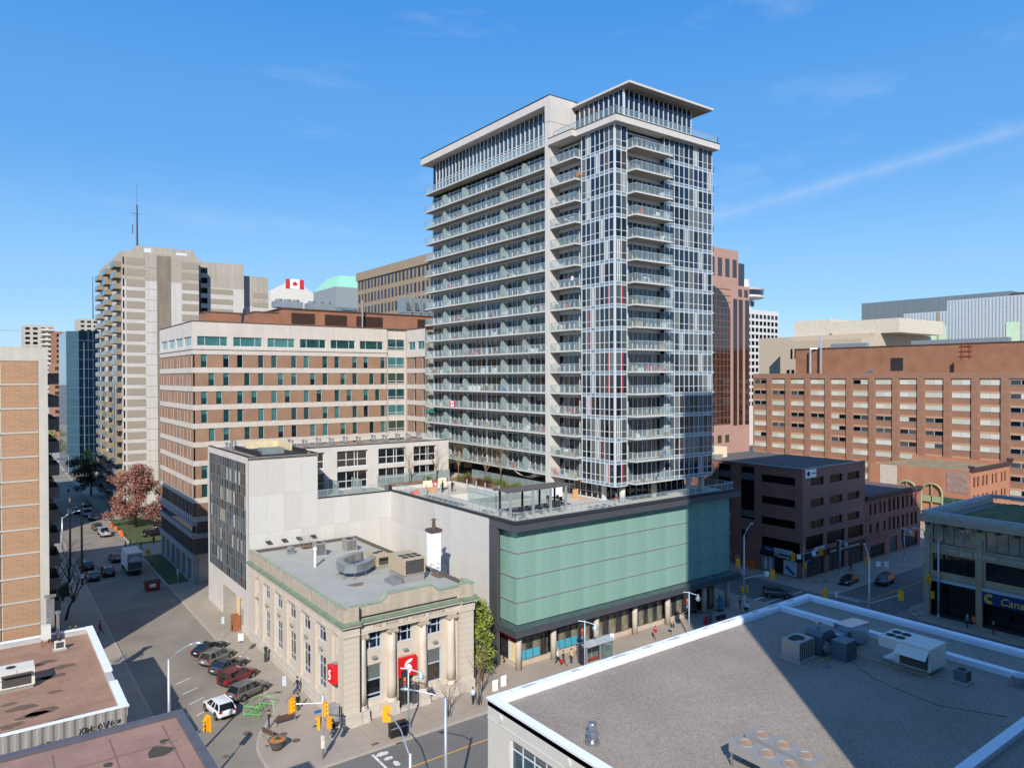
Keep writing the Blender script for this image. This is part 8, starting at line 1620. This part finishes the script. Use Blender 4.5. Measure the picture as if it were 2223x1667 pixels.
def table(label, x, y, r_=.55, z=17.0):
    t = thing('patio_table', label, 'table', (x, y, z), 'patio tables'); part('top', MB().lathe([(r_, z+.72), (r_, z+.76)], (x, y, 0), 14), M_wick, t); part('leg', MB().tube([(x, y, z), (x, y, z+.72)], .06, 8), M_wick, t)
    for k in range(4):
        a = k*1.57+.4; cx_, cy_ = x+1.0*math.cos(a), y+1.0*math.sin(a); c_ = tag(solid('patio_chair', MB().box(cx_-.24, cx_+.24, cy_-.24, cy_+.24, z+.4, z+.46).box(cx_-.24+.0, cx_+.24, cy_+.2, cy_+.25, z+.46, z+.9).box(cx_-.22, cx_-.18, cy_-.22, cy_-.18, z, z+.4).box(cx_+.18, cx_+.22, cy_-.22, cy_-.18, z, z+.4).box(cx_-.22, cx_-.18, cy_+.18, cy_+.22, z, z+.4).box(cx_+.18, cx_+.22, cy_+.18, cy_+.22, z, z+.4), M_wick, 'x', 'chair', (cx_, cy_, z)), 'black patio chair on the '+('far right', 'far left', 'near left', 'near right')[k]+' side of the '+' '.join(label.split()[2:8]), 'chair', 'patio chairs')
table('round black table under the pergola left end', 52.6, 70.4); table('round black table under the pergola middle', 55.6, 70.6); table('round black table at the pergola right end', 58.3, 70.3); table('round black table outside near the barbecue', 62.6, 75.0)
# frosted pool screen and pool
POL = thing('swimming_pool', 'drained pale rooftop pool with ladder', 'pool', (56, 86, 17)); part('rim', MB().box(53.9, 58.4, 83.0, 83.4, 17.0, 17.06).box(53.9, 58.4, 88.5, 88.9, 17.0, 17.06).box(53.9, 54.2, 83.4, 88.5, 17.0, 17.06).box(58.1, 58.4, 83.4, 88.5, 17.0, 17.06), M_white, POL); part('basin', MB().box(54.2, 58.1, 83.4, 88.5, 17.0, 17.02), mat('cream_basin', (226, 218, 196), .8), POL)
part('ladder', MB().tube([(57.2, 88.4, 17.05), (57.2, 88.5, 17.7), (57.2, 88.9, 17.7), (57.2, 89.0, 17.05)], .03, 6).tube([(57.7, 88.4, 17.05), (57.7, 88.5, 17.7), (57.7, 88.9, 17.7), (57.7, 89.0, 17.05)], .03, 6), M_duct, POL)
FS = thing('pool_screen', 'tall frosted glass screen round the pool end', 'glass screen', (54, 80, 17)); railing(FS, [(53.6, 82.8), (53.6, 76.2), (62.0, 76.2)], 17.0, 2.0, 1.3, name='screen_panels', gl=C_frost)
part('screen_cover', MB().box(53.9, 61.8, 78.6, 82.6, 18.3, 18.4), M_white, FS)
FE = thing('garden_fence', 'frosted glass fence behind the terrace planting beds', 'fence', (60, 104, 17)); railing(FE, [(49.6, 102.6), (62.7, 102.6)], 17.2, 1.5, 1.5, name='fence_panels', gl=C_frost); railing(FE, [(66.2, 101.0), (66.2, 80.9)], 17.0, 1.6, 1.5, name='fence_panels', gl=C_frost)
BD = thing('planting_bed', 'long concrete planting bed edge on the terrace', 'planter', (61.5, 92, 17)); part('edge', MB().box(60.4, 60.7, 83.5, 98.2, 17.0, 17.5).box(60.7, 66.0, 83.5, 83.8, 17.0, 17.5).box(49.8, 60.4, 98.2, 98.5, 17.0, 17.45), M_white, BD); part('mulch', MB().box(60.7, 66.0, 83.8, 102.3, 17.0, 17.4).box(49.8, 60.7, 98.5, 102.3, 17.0, 17.4), mat('brown_mulch', (132, 104, 82), .95, var=.3, scale=3), BD)
def shrub(label, x, y, r_, h, mats, seed, z=17.4):
    rnd = random.Random(seed); t = thing('clipped_shrub', label, 'shrub', (x, y, z), 'terrace shrubs'); mb = MB()
    for k in range(7): leaves(mb, (x+rnd.uniform(-.5, .5)*r_, y+rnd.uniform(-.5, .5)*r_, z+h*rnd.uniform(.3, .7)), (r_*.7, r_*.7, h*.4), 130, .07, rnd)
    part('foliage', mb, mats, t); part('stem', MB().tube([(x, y, z-.05), (x, y, z+h*.6)], .05, 5), M_bark, t); return t
gA_ = [mat('box_green', (106, 122, 46), .8, var=.2), mat('box_green2', (74, 90, 36), .8, var=.2)]; bA_ = [mat('barberry', (92, 54, 44), .85, var=.2), mat('barberry2', (66, 38, 34), .85, var=.2)]
for k, (x, y, r_, h, c_) in enumerate(((57.2, 100.2, .9, .9, 0), (61.5, 97.3, 1.0, 1.4, 0), (61.4, 95.2, .9, 1.2, 1), (62.8, 97.0, .8, 1.5, 0), (61.5, 92.2, .9, 1.2, 1), (61.6, 90.0, .9, 1.2, 1), (63.6, 92.4, 1.0, 1.1, 0), (64.2, 90.4, 1.0, 1.1, 0), (63.6, 88.4, 1.1, 1.0, 0), (64.5, 86.4, 1.1, 1.0, 0), (63.2, 85.0, 1.0, 1.0, 0), (65.0, 94.6, .9, 1.0, 0), (61.6, 85.6, .8, 1.0, 0))):
    shrub(('round green shrub alone near the terrace back fence', 'green shrub at the left corner of the long bed', 'brown barberry shrub nearest the left corner', 'tall green shrub behind the left barberry', 'brown barberry shrub in the middle of the bed', 'brown barberry shrub nearest the pool screen', 'low green shrub under the fourth budding tree', 'low green shrub under the fifth budding tree', 'spreading green shrub right of the barberries', 'spreading green shrub beneath the white shade sail', 'spreading green shrub near the pergola roof end', 'green shrub against the frosted fence', 'green shrub at the right corner of the long bed')[k], x, y, r_, h, bA_ if c_ else gA_, 60+k)
bo = MB().lathe([(.11, 0), (.11, 1.15), (.12, 1.15), (.12, 1.35), (.02, 1.4)], n=10).mesh('garden_bollard', M_pole)
for k, (x, y) in enumerate(((55.6, 98.0), (58.6, 98.0), (60.2, 98.6), (60.1, 93.2), (60.1, 90.6), (60.1, 88.2), (56.6, 91.3), (54.2, 91.2), (51.8, 91.2), (52.6, 86.2), (60.2, 84.8))):
    tag(put('garden_bollard', bo, None, (x, y, 17.0)), 'grey terrace light bollard '+('before the back bed, left one', 'before the back bed, middle one', 'at the left corner of the long bed', 'beside the left barberry', 'beside the middle barberry', 'beside the right barberry', 'next to the standing workers', 'left of the standing workers', 'by the cardboard boxes', 'at the near left corner of the pool', 'behind the pool screen')[k], 'bollard', 'terrace bollards')
person('person in black with printed back standing on the roof terrace', 55.1, 92.1, 30, 'stand', BLK, BLK, z=17.0); person('person in black with tattooed arms beside the life ring', 56.2, 91.2, 200, 'hold', BLK, BLK, z=17.0); person('person in blue cap reclining by the front terrace railing', 67.0, 67.8, 90, 'hold', (196, 160, 130), (150, 60, 50), hair=(40, 110, 200), z=17.0)
tag(solid('life_ring', MB().tube([(54.6+.34*math.cos(a), 93.4, 18.1+.34*math.sin(a)) for a in [k*math.pi/6 for k in range(13)]], .09, 6), mat('ring_red', (206, 50, 46), .6), 'red life ring hung on the notice boards', 'life ring', (54.6, 93.4, 18.1)), 'red life ring hung on the terrace notice boards', 'life ring')
NB = thing('notice_boards', 'cream pool rule boards on the roof terrace', 'notice board', (55, 93.6, 17)); part('board', MB().box(52.6, 54.1, 93.5, 93.55, 17.7, 18.7).box(55.2, 56.6, 93.5, 93.55, 17.5, 18.9), mat('cream_board', (232, 222, 196), .7), NB); part('post', MB().box(52.7, 52.76, 93.56, 93.6, 17, 18.7).box(56.4, 56.46, 93.56, 93.6, 17, 18.7), M_pole, NB)
tag(solid('cardboard_box', MB().box(52.6, 54.0, 92.2, 93.0, 17.0, 17.75), mat('cardboard', (196, 146, 104), .9, var=.1), 'brown cardboard carton at the foot of the notice boards', 'box', (53.3, 92.6, 17)), 'brown cardboard carton at the foot of the notice boards', 'box')
tag(solid('equipment_pile', MB().box(50.3, 50.9, 92.5, 93.3, 17.0, 17.5).box(51.0, 51.6, 92.7, 93.1, 17.0, 17.35).box(50.6, 51.3, 92.4, 92.7, 17.0, 17.7), mat('orange_cover', (222, 90, 60), .7), 'orange covers heaped by the terrace railing', 'covers', (50.8, 92.8, 17)), 'orange covers heaped by the terrace railing', 'covers')
tag(solid('barbecue', MB().box(65.2, 66.4, 78.0, 78.8, 17.0, 18.5).box(65.3, 66.3, 77.9, 78.0, 17.6, 18.3), mat('white_cover', (236, 238, 242), .6), 'white covered barbecue by the lobby glass', 'barbecue', (65.8, 78.4, 17)), 'white covered barbecue by the lobby glass', 'barbecue')
tag(solid('timber_crate', MB().box(66.6, 67.3, 75.6, 76.0, 17.0, 18.3).box(66.8, 67.1, 75.55, 75.6, 17.3, 17.8), mat('bare_timber', (206, 158, 104), .8, var=.1), 'upright bare timber board by the lobby', 'board', (67, 75.8, 17)), 'upright bare timber board by the lobby', 'board')
SL = tag(solid('shade_sail', MB().grid([[(66.4+.9*u, 84.5+5.0*v, 19.0+.6*(2*v-1)**2-.35*u) for u in (0, .33, .66, 1)] for v in (0, .2, .4, .6, .8, 1)]), mat('sail_white', (232, 234, 240), .7), 'white shade sail strung under the lowest balconies', 'shade sail', (66.4, 87, 19)), 'white shade sail strung under the lowest balconies', 'shade sail')
# ------------------------------------------------------------------ things kept on the balconies
def on_wing(px, py, X_=67.1):
    p = atx(px, py, X_); z = min(ZF, key=lambda q: abs(q-p[2])); return X_, p[1], z
def chair(label, p, rgb, deg=200, w=.6, h=.9):
    x, y, z = p; t = thing('balcony_chair', label, 'chair', (0, 0, 0), 'balcony chairs'); m = mat('chair_%d_%d_%d' % rgb, rgb, .5)
    part('seat', MB().box(-w/2, w/2, -.3, .25, .36, .44), m, t); part('backrest', MB().box(-w/2, w/2, .2, .28, .44, h), m, t)
    for sx in (-1, 1): part('leg', MB().box(sx*w/2-.04, sx*w/2+.04, -.3, -.24, 0, .6), m, t); part('leg', MB().box(sx*w/2-.04, sx*w/2+.04, .2, .26, 0, .5), m, t)
    t.location = (x, y, z); t.rotation_euler = (0, 0, R(deg)); return t
RD_ = (206, 44, 52)
for label, px, py, rgb in (('bright blue plastic chair on a low wing balcony', 1093, 843, (36, 132, 224)), ('red chair on a long balcony level with the teal umbrella floors above', 995, 692, RD_), ('left one of two red chairs side by side on the wing', 1022, 765, RD_), ('right one of two red chairs side by side on the wing', 1038, 765, RD_), ('small red chair near the left end of an upper wing balcony', 977, 621, RD_), ('orange seat at the right end of a low wing balcony', 1176, 932, (226, 120, 60)), ('white lounge chair in the middle of a wing balcony', 1120, 885, (236, 236, 238)), ('grey chair on the lowest furnished wing balcony', 1143, 968, (176, 172, 166)), ('white chair high on the wing near the fin', 1140, 547, (236, 236, 238)), ('pair of white seats left on an upper wing balcony', 1010, 500, (236, 236, 238)), ('brown wicker seat on a low wing balcony', 1092, 925, (110, 84, 66)), ('dark wicker chair behind the maple leaf flag', 965, 880, (90, 86, 82))): chair(label, on_wing(px, py), rgb, 90)
for label, px, py, rgb in (('red chair on a middle-bay balcony', 1240, 889, RD_), ('coral chair on the lowest middle-bay balcony', 1207, 1022, (232, 92, 80)), ('white chair on a low middle-bay balcony', 1232, 979, (236, 236, 238)), ('wooden cupboard-like chair near the top of the middle bay', 1258, 381, (176, 116, 64)), ('grey chair fifth from the top in the middle bay', 1245, 475, (150, 152, 152))): chair(label, on_wing(px, py, 67.3), rgb, 100)
for label, px, py, rgb in (('left red chair of the red set on a front balcony', 1403, 802, RD_), ('middle red chair of the red set on a front balcony', 1418, 802, RD_), ('right red chair of the red set on a front balcony', 1432, 802, RD_), ('red cushion seat high on the front balconies', 1390, 466, RD_), ('white lounger seat high on the front balconies', 1425, 470, (236, 236, 238)), ('pale grey wicker seat left of the red set', 1378, 802, (186, 180, 168)), ('blue seat on a low front balcony', 1440, 988, (60, 120, 170))):
    p = aty(px, py, 67.6); chair(label, (p[0], 67.6, min(ZF, key=lambda q: abs(q-p[2]+.4))), rgb, 180)
for k, (px, py, s, w) in enumerate(((1030, 838, (2.6, .8), 'white sheet-covered table on a low wing balcony'), (1200, 1030, (1.2, .7), 'tan covered furniture on the lowest middle-bay balcony'), (1160, 780, (1.0, .6), 'white planter box on a wing balcony'))):
    p = on_wing(px, py) if k != 1 else on_wing(1242, 1022, 67.3); tag(solid('covered_table', MB().box(p[0]-.35, p[0]+.35, p[1]-s[0]/2, p[1]+s[0]/2, p[2], p[2]+s[1]), mat('sheet_%d' % k, ((238, 236, 230), (196, 176, 150), (226, 230, 230))[k], .8), w, 'table', p), w, 'table')
p = on_wing(982, 880, 66.48); FLG = thing('maple_leaf_flag', 'red and white maple leaf flag hung over a wing balcony rail', 'flag', (66.48, p[1], p[2])); block('white_field', M_wsign, FLG, 66.44, 66.47, p[1]-.45, p[1]+.45, p[2]+.1, p[2]+1.05)
for s in (-1, 1): block('red_bar', mat('flag_red', (196, 40, 52)), FLG, 66.44, 66.47, p[1]+s*.68-.22, p[1]+s*.68+.22, p[2]+.1, p[2]+1.05)
part('leaf', MB().tube([(66.43, p[1], p[2]+.6), (66.44, p[1], p[2]+.6)], .24, 7), mat('flag_red', (196, 40, 52)), FLG)
p = on_wing(937, 905); UM = thing('balcony_umbrella', 'dark green parasol at the far end of a wing balcony', 'umbrella', p); part('canopy', MB().lathe([(1.2, 1.75), (.7, 2.2), (.05, 2.4)], p, 8), mat('parasol_green', (18, 96, 82), .8), UM); part('pole', MB().tube([p, (p[0], p[1], p[2]+2.3)], .03, 6), M_pole, UM)
p = on_wing(1166, 925); person('person seated at the right end of a low wing balcony', p[0], p[1], 90, 'hold', (60, 60, 64), (196, 120, 110), hair=HBR, z=p[2], s=.8); p = on_wing(1242, 603, 67.3); person('person in white leaning on a middle-bay balcony rail', p[0], p[1], 90, 'stand', BLK, (236, 236, 240), z=p[2])
rq = random.Random(99); pm_ = [mat('pot_green', (88, 112, 60), .8, var=.3, scale=6), mat('pot_terracotta', (170, 96, 66), .8), mat('box_white', (222, 224, 222), .7), mat('box_grey', (140, 142, 140), .7), mat('box_tan', (176, 150, 120), .8)]
cl_ = {}
for k in range(150):
    zf = rq.choice(ZF[:15]); y = rq.uniform(82.5, 116); w = rq.uniform(.25, .7); h = rq.uniform(.3, .85); cl_.setdefault(rq.randrange(5), MB()).box(66.9, 66.9+rq.uniform(.25, .6), y, y+w, zf, zf+h)
for k in range(40): zf = rq.choice(ZF[:15]); x = rq.uniform(70.1, 76.4); cl_.setdefault(rq.randrange(5), MB()).box(x, x+rq.uniform(.25, .7), 67.4, 67.9, zf, zf+rq.uniform(.3, .85))
for k in range(26): zf = rq.choice(ZF[:15]); y = rq.uniform(75.6, 80); cl_.setdefault(rq.randrange(5), MB()).box(66.9, 67.4, y, y+rq.uniform(.25, .6), zf, zf+rq.uniform(.3, .85))
for k, b_ in cl_.items():
    o = put('balcony_clutter', b_.mesh('balcony_clutter', pm_[k])); tag(o, 'small '+('green pots', 'terracotta pots', 'white boxes', 'grey boxes', 'tan boxes')[k]+' scattered over the tower balconies', 'clutter', kind='stuff')
